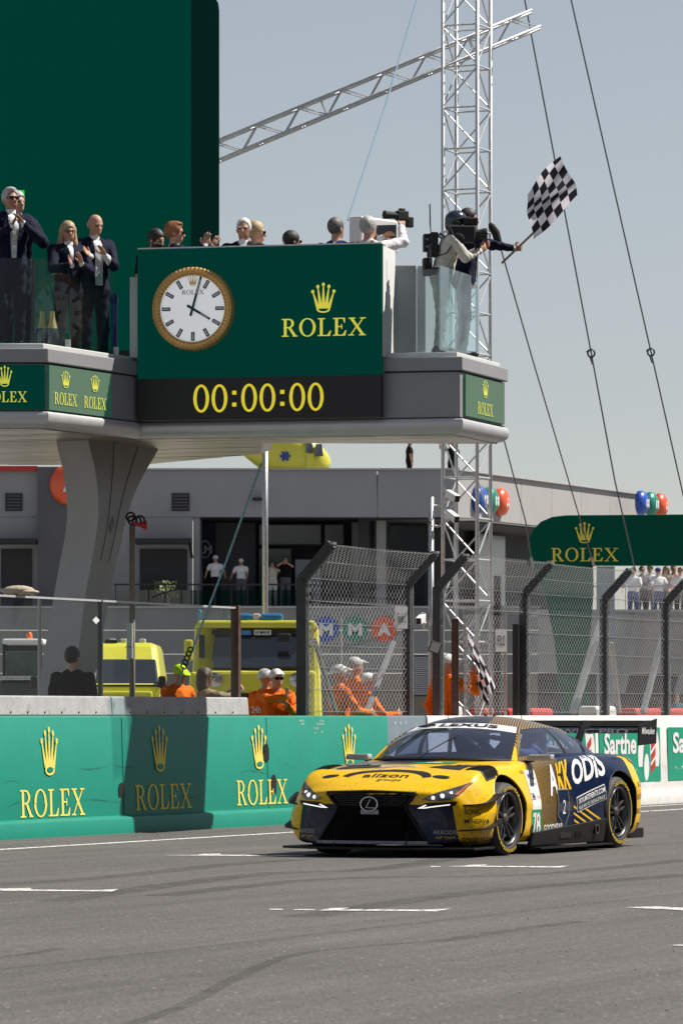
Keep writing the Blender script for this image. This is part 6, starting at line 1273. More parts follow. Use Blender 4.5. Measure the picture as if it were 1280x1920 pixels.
def np_mesh(name, pos, quads, mats, fm, parent):
    me = bpy.data.meshes.new(name); me.vertices.add(len(pos)); me.vertices.foreach_set('co', np.ascontiguousarray(pos, np.float32).ravel())
    me.loops.add(len(quads)*4); me.loops.foreach_set('vertex_index', quads.astype(np.int32).ravel()); me.polygons.add(len(quads))
    me.polygons.foreach_set('loop_start', np.arange(len(quads), dtype=np.int32)*4)
    for m_ in mats: me.materials.append(M_(m_))
    me.polygons.foreach_set('material_index', fm.astype(np.int32)); me.polygons.foreach_set('use_smooth', np.ones(len(quads), bool)); me.update(calc_edges=True); me.validate()
    o = bpy.data.objects.new(name, me); COL.objects.link(o); o.parent = parent; return o
def rotm(yaw, pitch=0, roll=0): return np.array(Matrix.Rotation(yaw, 3, 'Z') @ Matrix.Rotation(pitch, 3, 'X') @ Matrix.Rotation(roll, 3, 'Y'))
def ik(a, t, l1, l2, hint):
    a, t = np.array(a, float), np.array(t, float); d = t-a; L = np.linalg.norm(d); L = min(L, (l1+l2)*.995); u = d/np.linalg.norm(d); x = (l1*l1-l2*l2+L*L)/(2*L); y = math.sqrt(max(l1*l1-x*x, 0))
    hv = np.array(hint, float); hv = hv-u*(hv@u); hv /= np.linalg.norm(hv)+1e-9; return a+u*x+hv*y, a+u*L
for nm_, c_ in (('cloth_navy', (.006, .008, .026)), ('cloth_black', (.006, .006, .007)), ('cloth_white', (.72, .72, .74)), ('cloth_orange', (.85, .17, .008)), ('cloth_stone', (.60, .57, .50)), ('cloth_sage', (.46, .50, .46)), ('cloth_blue', (.025, .05, .20)), ('cloth_grey', (.12, .12, .13)), ('cloth_red', (.35, .03, .03)), ('cloth_tan', (.30, .22, .14)), ('cloth_teal', (.03, .16, .18)), ('cloth_neon', (.5, .75, .02))): mat(nm_, c_, .85, var=.22, scale=7, bump=.6, bscale=22, spec=.2)
for nm_, c_ in (('hair_grey', (.38, .37, .36)), ('hair_dark', (.015, .011, .009)), ('hair_blonde', (.42, .30, .16)), ('hair_red', (.24, .085, .03)), ('hair_white', (.62, .60, .57)), ('hair_brown', (.07, .04, .025)), ('hair_pepper', (.10, .095, .09))): mat(nm_, c_, .55, var=.45, scale=45, bump=.5, bscale=80)
mat('sunglass', (.008, .007, .007), .35, var=0, spec=.25); mat('eye', (.02, .015, .012), .25, var=0); mat('lip', (.30, .10, .08), .5, var=.1); mat('cap_white', (.75, .75, .74), .8, var=.08)
def person(label, loc, face, H=1.78, top='cloth_navy', bottom='cloth_navy', shoes='black', shirt=None, skin='skin', hair='hair_dark', style='short', L=None, Rr=None, hl=None, hr=None, yaw=0, pitch=0, vox=.014, short=False, lean=0, glasses=None, fat=1.0, beard=None, hands=None, el=None, er=None, stance=.10, group=None, legs=None, gap=None):
    """L, Rr: wrist targets (right, forward, up in body metres at 1.75 m); face: world angle the body faces"""
    e = empty('person', loc, face-math.pi/2, label, 'person', group); k = H/1.75; e.scale = (k, k, k)
    MT = [skin, top, bottom, shoes, shirt or top, 'eye', 'lip', hair, beard or skin]; S = SDF(vox); lo = math.sin(lean)
    tz = lambda x, y, z: (x, y+max(z-.95, 0)*lo, z)
    for s in (-1, 1):
        kx = stance*s; ky = .02 if not legs else legs[(s+1)//2][0]; fy = 0 if not legs else legs[(s+1)//2][1]
        S.cap((s*.088, 0, .92), (kx*1.02, ky, .49), .092*fat, .066, 2, .03); S.cap((kx*1.02, ky, .49), (kx*1.05, fy-.02, .09), .066, .058, 2, .03)
        S.cap((kx*1.05, fy-.06, .045), (kx*1.2, fy+.14, .035), .045, .036, 3, .015)
    j = .020 if shirt else .012
    S.ell(tz(0, 0, .96), (.160*fat+j, .112*fat+j, .13+j), 1 if shirt else 2, .04); S.ell(tz(0, .005, 1.10), (.150*fat+j, .108*fat+j, .17), 1, .05); S.ell(tz(0, .008, 1.29), (.172*fat+j, .118+j, .18), 1, .05)
    if shirt: S.cap(tz(0, .0, 1.0), tz(0, .0, .86), .10, .10, 1, .02); S.ell(tz(0, .0, .90), (.178*fat+.012, .128*fat+.012, .11), 1, .02)
    if not shirt: S.ell(tz(0, .005, 1.0), (.158*fat, .112*fat, .10), 1, .04)
    S.cap(tz(-.145, 0, 1.40), tz(.145, 0, 1.40), .066+j*.6, .066+j*.6, 1, .05); S.cap(tz(-.05, -.005, 1.45), tz(.05, -.005, 1.45), .055, .055, 1, .04)
    npv = np.array(tz(0, .012, 1.53)); HR = rotm(yaw, pitch); HS = 1.0; hp = lambda x, y, z: npv+HS*(HR@(np.array((x, y, z))-np.array((0, .012, 1.53)))); hr_ = lambda *r: tuple(HS*q for q in r)
    S.cap(tz(0, -.004, 1.44), hp(0, .008, 1.55), .056, .052, 0, .02)
    if shirt: S.cap(tz(0, .004, 1.455), tz(0, .008, 1.475), .064, .060, 4, .008)
    S.ell(hp(0, .002, 1.655), hr_(.074, .094, .094), 0, .02, HR); S.ell(hp(0, .038, 1.605), hr_(.060, .062, .082), 0, .03, HR); S.ell(hp(0, .058, 1.562), hr_(.040, .040, .036), 8, .03, HR)
    S.cap(hp(0, .098, 1.635), hp(0, .118, 1.600), .009, .014, 0, .012); S.ell(hp(0, .090, 1.652), hr_(.048, .014, .010), 0, .012, HR)
    for s in (-1, 1): S.ell(hp(s*.076, -.004, 1.622), hr_(.011, .020, .031), 0, .008, HR); S.ell(hp(s*.031, .106, 1.632), hr_(.015, .012, .009), 0, .004, HR, sub=True)
    wr = {}
    for s, tgt, hd, hint in ((-1, L, hl, el), (1, Rr, hr, er)):
        sh_ = np.array(tz(s*.185, 0, 1.41)); tgt = tgt or (s*.26, .06, .86); hint = hint or (s*.8, -.6, -.5)
        elb, w = ik(sh_, tgt, .29, .255, hint); lg = 0 if short else 1
        if short:
            md_ = sh_+(elb-sh_)*.62; S.cap(sh_, md_, .064, .060, 1, .02); S.cap(md_, elb, .045, .040, 0, .01); S.cap(elb, w, .040, .027, 0, .012)
        else:
            S.cap(sh_, elb, .066+j*.3, .052+j*.3, 1, .025); S.cap(elb, w-(w-elb)*.06, .052+j*.3, .040, 1, .02)
            if shirt: S.cap(w-(w-elb)*.07, w-(w-elb)*.0, .036, .035, 4, .004)
            S.cap(w-(w-elb)*.03, w, .029, .028, 0, .004)
        d = (w-elb)/np.linalg.norm(w-elb)
        hd = hd or {}; fd = np.array(hd.get('d', d), float); fd /= np.linalg.norm(fd); pn = np.array(hd.get('n', (-s, 0, 0)), float); pn = pn-fd*(pn@fd); pn /= np.linalg.norm(pn); sd_ = np.cross(fd, pn); ts = hd.get('t', 1); cu = hd.get('curl', .45)
        Rm = np.stack([sd_, fd, pn], 1); S.ell(w+fd*.050, (.041, .054, .017), 0, .012, Rm)
        if vox < .02:
            for q, (off, ln) in enumerate(((-.031, .060), (-.0105, .072), (.0105, .076), (.031, .064))):
                off *= -ts; b0 = w+fd*.088+sd_*off; c1 = cu*(.6+.1*q); d1 = fd*math.cos(c1)+pn*math.sin(c1)+sd_*off*3*hd.get('spread', .5); d1 /= np.linalg.norm(d1); c3 = cu*1.9; d2 = fd*math.cos(c3)+pn*math.sin(c3)
                m1 = b0+d1*ln*.55; S.cap(w+fd*.06+sd_*off*.9, b0, .0095, .0100, 0, .004); S.cap(b0, m1, .0100, .0092, 0, .003); S.cap(m1, m1+d2*ln*.5, .0092, .0078, 0, .003)
            t0 = w+fd*.025+sd_*ts*.030; t1 = t0+(fd*.62+sd_*ts*.75+pn*.2)*.042; S.cap(w+fd*.015+sd_*ts*.012, t0, .014, .014, 0, .006); S.cap(t0, t1, .0135, .0115, 0, .005); S.cap(t1, t1+(fd*.9+sd_*ts*.25+pn*.3)*.034, .0115, .009, 0, .004)
        wr[s] = (w, fd, pn, sd_)
    pos, quads, mv = S.mesh(fold=.0045 if vox < .02 else 0); fm = mv[quads[:, 0]].astype(int); ctr = pos[quads].mean(1)
    x, y, z = ctr[:, 0], ctr[:, 1], ctr[:, 2]; yl = y-np.maximum(z-.95, 0)*lo
    if shirt:                                                  # open jacket front shows the shirt
        gz = gap or (1.02, 1.46, .012, .050); v = (yl > .03) & (z > gz[0]) & (z < gz[1]) & (np.abs(x) < gz[2]+(gz[3]-gz[2])*(z-gz[0])/(gz[1]-gz[0])) & (fm == 1); fm[v] = 4
    hl_ = (ctr-npv)@HR/HS+np.array((0, .012, 1.53)); hx, hy, hz = hl_[:, 0], hl_[:, 1], hl_[:, 2]; hd_ = (z > 1.45) & (fm == 0)
    fm[hd_ & (((np.abs(hx)-.031)/.016)**2+((hz-1.632)/.009)**2 < 1) & (hy > .05)] = 5
    fm[hd_ & (np.abs(hx) < .026) & (np.abs(hz-1.572) < .007) & (hy > .06)] = 6
    fm[hd_ & (np.abs(np.abs(hx)-.032) < .020) & (np.abs(hz-1.655) < .006) & (hy > .06)] = 7 if style != 'bald' else 0
    if beard: fm[(fm == 0) & (z > 1.4) & (hz < 1.595) & (hz > 1.53) & (hy > -.0) & ~((np.abs(hx) < .026) & (np.abs(hz-1.572) < .007))] = 8
    bo3 = np_mesh('body', pos, quads, MT, fm, e)
    if shirt and vox <= .012:                                  # lapels and jacket edges follow the chest
        bt = BVHTree.FromPolygons([Vector(p) for p in pos], [list(map(int, q)) for q in quads]); g0, g1, w0, w1 = gz
        for s in (-1, 1):
            rows = []
            for i in range(15):
                t = i/14; zq = g1+.012-(g1-g0+.13)*t; xi = max(w1*(1-t*1.12)+w0*t*1.12, w0)-.006; wd = .012+(.050*min(1, t*5)*(1-max(0, (t-.42)/.16)) if t < .58 else 0); row = []
                for xx, lf in ((xi, .004), (xi+.004, .012), (xi+wd, .011), (xi+wd+.006, -.004)):
                    h = bt.ray_cast(Vector((s*xx, .7, zq)), Vector((0, -1, 0)))[0]
                    yb = rows[-1][len(row)].y-lf if rows else .1
                    if h is None or h.y > yb+.05: h = Vector((s*xx, yb, zq))
                    row.append(h+Vector((0, lf, 0)))
                rows.append(row)
            m = MB(); m.grid(rows); m.build('lapel', top, e, smooth=True)
    if style:
        G_ = SDF(vox if vox > .012 else .008)
        if style in ('short', 'crop', 'swept', 'long'):
            t = .010 if style == 'crop' else .015
            G_.ell(hp(0, -.006, 1.665), hr_(.074+t, .094+t, .092+t), 0, .01, HR)
            if style == 'swept': G_.ell(hp(.01, .045, 1.735), hr_(.062, .055, .028), 0, .02, HR)
            if style == 'long':
                for s in (-1, 1): G_.cap(hp(s*.070, -.012, 1.66), hp(s*.088, -.01, 1.50), .034, .036, 0, .03); G_.cap(hp(s*.085, -.01, 1.50), hp(s*.085, .02, 1.42), .036, .020, 0, .03)
                G_.ell(hp(0, -.07, 1.56), hr_(.085, .05, .13), 0, .03, HR)
            fz = {'crop': 1.628, 'swept': 1.612, 'short': 1.605}.get(style, 1.595); G_.ell(hp(0, .125, fz), hr_(.090 if style != 'long' else .066, .105, .098), 0, .02, HR, sub=True)
            if style != 'long': G_.ell(hp(0, .03, 1.50), hr_(.14, .11, .105), 0, .02, HR, sub=True)
        elif style == 'bald':
            G_.ell(hp(0, -.014, 1.63), hr_(.079, .088, .055), 0, .01, HR); G_.ell(hp(0, .10, 1.62), hr_(.12, .10, .12), 0, .02, HR, sub=True); G_.ell(hp(0, -.01, 1.72), hr_(.085, .10, .06), 0, .02, HR, sub=True)
        elif style in ('cap', 'flatcap'):
            G_.ell(hp(0, -.004, 1.668), hr_(.088, .107, .092), 0, .01, HR); G_.cap(hp(-.035, .10, 1.690), hp(.035, .10, 1.690), .030, .030, 0, .01); G_.ell(hp(0, .125, 1.684), hr_(.068, .065, .012), 0, .012, HR)
            G_.ell(hp(0, .11, 1.585), hr_(.12, .105, .090), 0, .02, HR, sub=True); G_.ell(hp(0, -.02, 1.545), hr_(.14, .14, .110), 0, .02, HR, sub=True)
        p_, q_, m_ = G_.mesh(.0013 if style in ('short', 'swept', 'long') and vox < .02 else 0); np_mesh('hair' if 'cap' not in style else 'cap', p_, q_, [hair], np.zeros(len(q_)), e)
        if 'cap' in style: pass
    if glasses:
        m = MB(); RM = Matrix(HR.tolist())
        for s in (-1, 1):
            if glasses == 'dark': m.box(hp(s*.031, .109, 1.633), (.050, .010, .034), RM)
            else: m.tube([hp(s*.031+.024*math.cos(a), .110, 1.633+.018*math.sin(a)) for a in [i*math.pi/6 for i in range(12)]], .0032, 4, closed=True)
            m.tube([hp(s*.056, .104, 1.640), hp(s*.080, .01, 1.632)], .003, 4)
        m.box(hp(0, .112, 1.640), (.02, .006, .005), RM); m.build('sunglasses' if glasses == 'dark' else 'glasses', 'sunglass', e)
    e['_'] = 0; del e['_']
    return e, wr, k
PI = math.pi; FC = -PI/2                                       # facing the camera
def at(px, Y, z=ZD): p = XY(px, Y); p.z = z; return p
def ph(px, Y, ytop, z=ZD): return (H0+(HY-ytop)/F*Y)-z-.012
m = MB(); m.box(at(28, 51.75, ZD+.104)+po, (.8, 1.0, .20)); m.build('riser', 'deck', pod)
A = {}
A['sun'] = person('grey-haired man in dark sunglasses and navy suit clapping at far left', at(20, 51.4, ZD+.206), FC+.35, ph(20, 51.4, 351, ZD+.206), shirt='cloth_white', hair='hair_grey', style='swept', skin='skin_tan', glasses='dark', vox=.009, gap=(.98, 1.46, .03, .06),
       L=(-.06, .30, 1.34), Rr=(.08, .30, 1.30), hl={'d': (.55, .25, .55), 'n': (1, .2, -.2), 't': -1, 'curl': .15}, hr={'d': (-.30, .30, .8), 'n': (-1, .3, 0), 't': 1, 'curl': .15}, yaw=.15, pitch=.1)
person('man in navy blazer half hidden behind the man in sunglasses', at(31, 52.0, ZD+.206), FC+.5, ph(38, 52.05, 358, ZD+.206), top='cloth_navy', bottom='cloth_navy', shirt='cloth_white', hair='hair_grey', style='short', vox=.012, L=(-.05, .33, 1.30), Rr=(.07, .33, 1.28), yaw=.2)
person('blonde woman in glasses and navy blazer clapping behind glass rail', at(127, 51.7, ZD), FC+.45, ph(127, 51.7, 414, ZD), shirt='cloth_white', bottom='cloth_black', hair='hair_blonde', style='long', glasses='clear', vox=.009, fat=.96, gap=(1.22, 1.46, .005, .045), yaw=-.1, pitch=-.05,
       L=(-.04, .34, 1.22), Rr=(.10, .36, 1.20), hl={'d': (.35, .25, .75), 'n': (1, .2, -.2), 't': -1, 'curl': .1}, hr={'d': (.5, .55, .5), 'n': (-.8, .4, .1), 't': 1, 'curl': .1})
person('bald man in navy suit and white shirt clapping beside the blonde woman', at(176, 52.2, ZD), FC+.5, ph(176, 52.2, 400, ZD), shirt='cloth_white', hair='hair_grey', style='bald', vox=.009, gap=(.96, 1.46, .05, .06), yaw=.1, pitch=-.22,
       L=(.02, .33, 1.26), Rr=(.22, .38, 1.24), hl={'d': (.5, .3, .6), 'n': (.8, .2, -.3), 't': -1, 'curl': .1}, hr={'d': (.75, .35, .5), 'n': (-.5, .6, .3), 't': 1, 'curl': .1})
person('dark-haired bearded man in black shirt looking down beside the board', at(288, 53.15, ZD), FC+.75, ph(288, 53.15, 429, ZD), top='cloth_black', bottom='cloth_black', hair='hair_dark', style='short', beard='hair_dark', vox=.011, short=True, yaw=.25, pitch=-.28)
person('red-haired man in navy suit clapping with his back turned', at(326, 53.0, ZD), .35, ph(326, 53.0, 415, ZD), shirt='cloth_white', hair='hair_red', style='swept', glasses='dark', vox=.011, L=(-.06, .38, 1.50), Rr=(.12, .40, 1.47), hl={'d': (.1, .25, 1), 'n': (1, 0, 0), 't': -1, 'curl': .1}, hr={'d': (.1, .55, .8), 'n': (-1, .1, 0), 't': 1, 'curl': .1}, yaw=-.25)
person('white-haired old man in dark suit and open collar facing the track', at(457, 52.75, ZD), FC-.05, ph(457, 52.75, 408, ZD), top='cloth_black', shirt='cloth_white', hair='hair_white', style='crop', skin='skin_tan', vox=.010, yaw=-.08)
person('blonde woman in white top and sunglasses behind the old man', at(478, 53.3, ZD), .1, ph(478, 53.3, 414, ZD), top='cloth_white', bottom='cloth_white', hair='hair_blonde', style='short', glasses='dark', vox=.011, Rr=(.12, .40, 1.42), hr={'d': (0, .8, .6), 'n': (-1, 0, 0)})
person('dark-haired man whose head alone shows above the green board', at(546, 53.0, ZD), .55, ph(546, 53.0, 432, ZD), top='cloth_navy', hair='hair_dark', style='short', glasses='dark', vox=.011)
person('grey-haired man in blue suit standing with his back turned', at(630, 52.9, ZD), 1.25, ph(630, 52.9, 407, ZD), top='cloth_blue', shirt='cloth_white', hair='hair_pepper', style='crop', vox=.011, yaw=-.35)
e, wr, k = person('white-haired photographer in white shirt raising a black camera', at(690, 52.95, ZD), .95, ph(690, 52.95, 405, ZD), top='cloth_white', bottom='cloth_grey', hair='hair_grey', style='short', vox=.010, Rr=(.16, .40, 1.66), L=(-.05, .34, 1.56), er=(.8, .2, -.5), hr={'d': (-.1, .5, .9), 'n': (-1, .2, 0), 'curl': .6})
m = MB()
for s in (-1, 1): m.tube([(s*.10, -.09, 1.16), (s*.09, -.135, 1.32), (s*.095, -.06, 1.475), (s*.11, .10, 1.42), (s*.10, .13, 1.2)], .016, 4)
m.build('strap', mat('leather', (.10, .045, .025), .5, var=.2), e)
cam_e = empty('photo_camera', P(753, 404, 52.6), .5, 'black photo camera with long lens held up by the white-haired photographer', 'camera')
m = MB(); m.box((0, 0, 0), (.15, .08, .11)); m.box((0, 0, .065), (.07, .06, .04)); m.build('camera_body', 'rubber', cam_e, bevel=.012)
m = MB(); m.lathe([(.038, 0), (.042, .05), (.045, .12), (.05, .15), (.05, .17), (.0, .165)], 16, Matrix(((0, 0, -1), (0, 1, 0), (1, 0, 0))), (-.06, .0, 0)); m.build('lens', 'rubber', cam_e, smooth=True)
m = MB(); m.box((.10, 0, -.07), (.08, .07, .12)); m.build('hand_grip', 'rubber', cam_e, bevel=.01)
# ---- broadcast cameraman
e, wr, k = person('cameraman in stone jacket, pale trousers and dark helmet on balcony corner', at(826, 52.2, ZF+.006), .12, 1.60, top='cloth_stone', bottom='cloth_sage', shoes=mat('boot', (.06, .035, .02), .7, var=.3), style=None, vox=.009, fat=1.14, lean=.26, yaw=.05, pitch=-.05, L=(-.06, .52, 1.34), Rr=(.10, .48, 1.28), el=(-.5, -.2, -.9), er=(.6, -.1, -.9), hl={'d': (.4, .7, .3), 'n': (.8, -.4, .2), 't': -1, 'curl': .8}, hr={'d': (-.3, .7, .5), 'n': (-.9, -.2, .2), 'curl': .9}, stance=.085)
g_ = SDF(.009); g_.ell((0, .19, 1.672), (.118, .138, .125), 0, .02); g_.ell((0, .15, 1.60), (.108, .10, .09), 0, .03); g_.ell((0, .34, 1.60), (.10, .11, .10), 0, .02, sub=True)
p_, q_, _ = g_.mesh(); np_mesh('helmet', p_, q_, [mat('helmet_navy', (.018, .028, .05), .22, var=.1, coat=.6)], np.zeros(len(q_)), e)
m = MB(); m.lathe([(.06, -.02), (.065, .02), (.03, .03), (0, .03)], 16, Matrix(((0, 0, 1), (0, 1, 0), (-1, 0, 0))), (.115, .18, 1.60)); m.lathe([(.048, .031), (.052, .036), (.042, .04)], 16, Matrix(((0, 0, 1), (0, 1, 0), (-1, 0, 0))), (.118, .18, 1.60)); m.build('earphone', 'rubber', e, smooth=True)
m = MB(); m.box((0, .0, 1.02), (.35, .26, .09)); m.build('belt_pack', 'cloth_navy', e, bevel=.03)
for x in (-.11, .11): m = MB(); m.tube([(x, -.14, 1.12), (x, -.15, 1.34), (x*.9, -.02, 1.49), (x*.95, .13, 1.36), (x, .12, 1.08)], .018, 4); m.build('harness_strap', 'cloth_grey', e)
label_side = []
ps, w_ = text_polys('HOST BROADCASTER', .01); 
pk = empty('transmitter_pack', e.location, e.rotation_euler.z, 'black radio transmitter backpack with aerial on the cameraman', 'backpack'); pk.scale = e.scale; pk.location = Vector(e.location)+Vector((.10, 0, 0))
for z, d, t in ((1.36, (.22, .09, .30), 'frame_box'), (1.38, (.13, .10, .22), 'radio'), (1.08, (.15, .11, .22), 'battery')):
    m = MB(); m.box((.0, -.20 if t == 'frame_box' else -.28, z), d); m.build(t, 'rubber', pk, bevel=.012)
for zz in (1.33, 1.42): m = MB(); m.box((.067, -.29, zz), (.004, .03, .02)); m.build('readout', 'decal_grey', pk)
m = MB(); m.tube([(.06, -.24, 1.48), (.05, -.25, 1.60), (.05, -.255, 1.86)], [.006, .009, .009], 6); m.build('aerial', 'rubber', pk)
bc = empty('broadcast_camera', e.location, e.rotation_euler.z, 'black shoulder broadcast camera carried by the helmeted cameraman', 'camera'); bc.scale = e.scale*1.12; bc.location = Vector(e.location)+Vector((.02, -.02, -.20))
m = MB(); m.box((.10, .20, 1.52), (.13, .30, .19)); m.build('camera_body', 'rubber', bc, bevel=.02)
m = MB(); m.lathe([(.05, 0), (.055, .04), (.062, .08), (.07, .09), (.07, .13), (.0, .12)], 20, Matrix(((1, 0, 0), (0, 0, 1), (0, -1, 0))), (.10, .35, 1.52)); m.build('lens', 'rubber', bc, smooth=True)
m = MB(); m.box((.10, .30, 1.66), (.09, .16, .08)); m.build('viewfinder', 'rubber', bc, bevel=.01)
m = MB(); m.lathe([(.07, -.02), (.075, .02), (.05, .03), (0, .03)], 18, Matrix(((0, 0, 1), (0, 1, 0), (-1, 0, 0))), (.17, .15, 1.45)); m.build('lens_motor', 'rubber', bc, smooth=True)
m = MB(); m.tube([(.10, .10, 1.62), (.10, .14, 1.68), (.10, .28, 1.71), (.10, .34, 1.64)], .012, 6); m.build('handle', 'rubber', bc)
m = MB(); m.tube([(.17, .05, 1.60), (.19, .12, 1.45), (.17, .02, 1.30), (.15, -.12, 1.25)], .007, 5); m.build('cable', 'rubber', bc)
m = MB(); m.box((.06, .38, 1.38), (.05, .06, .10)); m.build('focus_grip', 'rubber', bc, bevel=.01)
# printed words down the cameraman's trouser leg
bt = BVHTree.FromObject([c for c in e.children if c.name.startswith('body')][0], bpy.context.evaluated_depsgraph_get()); mm = MB(); su_ = .56/w_
for p in ps:
    q = []
    for a, b in p:
        h = bt.ray_cast(Vector((.6, .035-.10*a/w_+(b-.5)*.05, .84-a*su_)), Vector((-1, 0, 0)))[0]; q.append((h if h is not None else Vector((.17, .02, .8-a*su_)))+Vector((.006, 0, 0)))
    mm.poly(q)
mm.build('trouser_print', 'cloth_grey', e)
# ---- flag waver
hand_t = P(970, 467, 52.75); base = at(868, 52.85, ZF+.006); fa = .05
loc = Matrix.Rotation(-(fa-PI/2), 3, 'Z') @ (hand_t-base); kk = 1.72/1.75; loc = loc/kk
e, wr, k = person('man in navy suit leaning out to wave the flag over the track', base, fa, 1.72, shirt='cloth_white', hair='hair_dark', style='short', vox=.010, Rr=(.10, .80, 1.40) if False else tuple(loc), L=(-.22, .10, .95), hr={'d': (0, 1, .05), 'n': (-1, 0, .2), 'curl': 1.35}, lean=.10, er=(.2, 0, -1), yaw=0)
w = np.array(wr[1][0])+np.array(wr[1][1])*.06; wv = Matrix.Rotation(fa-PI/2, 3, 'Z') @ (Vector(w)*k)+base
fl = empty('chequered_flag', wv, 0, 'chequered black and white flag waved from the balcony', 'flag'); fo = -wv
sa, sb = P(953, 490, wv.y-.02), P(1003, 442, wv.y-.04); ddv = (sb-sa).normalized(); cen = wv+Vector((0, -.035, 0)); sa = cen-ddv*.26; tip = cen+ddv*1.55
m = MB(); m.tube([sa+fo, cen+ddv*.25+fo], .013, 8); m.build('flag_pole', 'cloth_tan', fl)
# cloth: bilinear over its four photographed corners, at the hand's distance, rippled in depth
def cloth(c00, c10, c11, c01, nu, nv, Y, amp, ph, parent, off, bulge=(0, 0)):
    res = 4; g = []
    for j in range(nv*res+1):
        v = j/(nv*res); row = []
        for i in range(nu*res+1):
            u = i/(nu*res); x = (1-u)*(1-v)*c00[0]+u*(1-v)*c10[0]+u*v*c11[0]+(1-u)*v*c01[0]; y = (1-u)*(1-v)*c00[1]+u*(1-v)*c10[1]+u*v*c11[1]+(1-u)*v*c01[1]
            x += bulge[0]*math.sin(PI*v)*(1-2*u)+3.0*math.sin(5*v+7*u+ph); y += bulge[1]*math.sin(PI*u)*(1-2*v)+3.0*math.sin(9*u+3*v+ph)
            row.append(P(x, y, Y+amp*math.sin(7*u+3*v+ph)+amp*.8*math.sin(4*v-6*u))+off)
        g.append(row)
    for a in range(nu):
        for b in range(nv):
            mm = MB(); mm.grid([r[a*res:(a+1)*res+1] for r in g[b*res:(b+1)*res+1]]); mm.build('flag_square', 'flag_black' if (a+b) % 2 else 'flag_white', parent, smooth='all')
for nm_, c_ in (('flag_black', (.02, .018, .025)), ('flag_white', (.72, .70, .74))):
    m_ = mat(nm_, c_, .8, var=.06); nt = m_.node_tree; tl = nt.nodes.new('ShaderNodeBsdfTranslucent'); tl.inputs[0].default_value = (*[min(1, x*1.1) for x in c_], 1); mxs = nt.nodes.new('ShaderNodeMixShader'); mxs.inputs[0].default_value = .5
    nt.links.new(nt.nodes['Principled BSDF'].outputs[0], mxs.inputs[1]); nt.links.new(tl.outputs[0], mxs.inputs[2]); nt.links.new(mxs.outputs[0], nt.nodes['Material Output'].inputs[0])
cloth((998, 446), (986, 365), (1050, 292), (1084, 366), 7, 6, wv.y-.04, .05, .6, fl, fo, (3, 4))
# ---- marshals behind the wall
def behind(px, o): s = WS(px, o); return W(s, o)
ms = MB(); a0, a1 = WS(480), WS(890); ms.hexa([W(a0, -.45, .005), W(a1, -.45, .005), W(a1, -1.9, .005), W(a0, -1.9, .005)], [W(a0, -.45, .16), W(a1, -.45, .16), W(a1, -1.9, .16), W(a0, -1.9, .16)]); tag(ms.build('marshal_step', 'pit_concrete'), 'low concrete step behind the fence where the marshals stand', 'step')
def mpos(px, o, yt): p = behind(px, o); p.z = .162; return p
def mh(px, o, yt): p = behind(px, o); return H0+(HY-yt)/F*p.y-.162-.025
kw = dict(top='cloth_orange', bottom='cloth_orange', hair='cap_white', style='cap')
mA = person('marshal in orange overalls and white cap with back to camera', mpos(497, -0.8, 0), .9, mh(497, -0.8, 1251), vox=.012, **kw)
mB = person('marshal in orange with sunglasses and white cap reaching to the right', mpos(518, -0.62, 0), FC+.35, mh(518, -0.62, 1251), vox=.010, glasses='dark', L=(-.02, .34, 1.30), Rr=(.02, .46, 1.40), el=(-.3, .2, -.9), er=(.9, .1, -.3), hr={'d': (.3, .6, .5), 'n': (-1, 0, 0)}, **kw)
mC = person('marshal in orange and white cap nearest the fence brace', mpos(636, -0.7, 0), .35, mh(636, -0.7, 1243), vox=.014, Rr=(.12, .36, 1.15), **kw)
person('taller marshal in dark-fronted cap standing behind two orange marshals', mpos(665, -1.1, 0), .6, mh(665, -1.1, 1229), vox=.014, top='cloth_orange', bottom='cloth_orange', hair='hair_grey', style='cap')
person('marshal in orange with white cap turned right, rightmost behind the mesh', mpos(691, -0.75, 0), .15, mh(691, -0.75, 1259), vox=.014, Rr=(.14, .36, 1.2), **kw)
for e_, t in ((mA, '24h'),):
    label_text('lettering', t, (-.02, -.150, 1.24), (1, 0, 0), UP, .085, 'decal_white', e_[0], lift=.004, bold=.01)
    flat('back_patch', [bx2(-.5, -.5, .5, .5)], Vector((-.02, -.142, 1.04)), (1, 0, 0), UP, .17, .20, 'decal_white', e_[0], .004)
fm_b = mpos(836, -.5, 0); hand_t = P(884, 1258, fm_b.y-.05); fa = .65; loc = (Matrix.Rotation(-(fa-PI/2), 3, 'Z') @ (hand_t-fm_b))/(mh(829, -.62, 1223)/1.75)
e, wr, k = person('marshal in orange holding a furled chequered flag through fence gap', fm_b, fa, mh(829, -.62, 1223), vox=.011, Rr=tuple(loc), L=(-.28, .05, .9), hr={'d': (.5, .8, 0), 'n': (-1, 0, 0), 'curl': 1.2}, yaw=-.5, er=(.3, 0, -1), **kw)
w = np.array(wr[1][0])+np.array(wr[1][1])*.06; wv = Matrix.Rotation(fa-PI/2, 3, 'Z') @ (Vector(w)*k)+fm_b
f2 = empty('chequered_flag', wv, 0, 'drooping chequered flag held by the orange marshal at fence', 'flag')
m = MB(); a_, b_ = P(872, 1178, wv.y-.04)-wv, P(893, 1275, wv.y-.04)-wv; m.tube([a_, b_], .010, 6); m.build('flag_pole', 'cloth_tan', f2)
cloth((874, 1185), (890, 1250), (912, 1322), (926, 1290), 6, 5, wv.y-.07, .06, 2.0, f2, -wv, (7, 4))
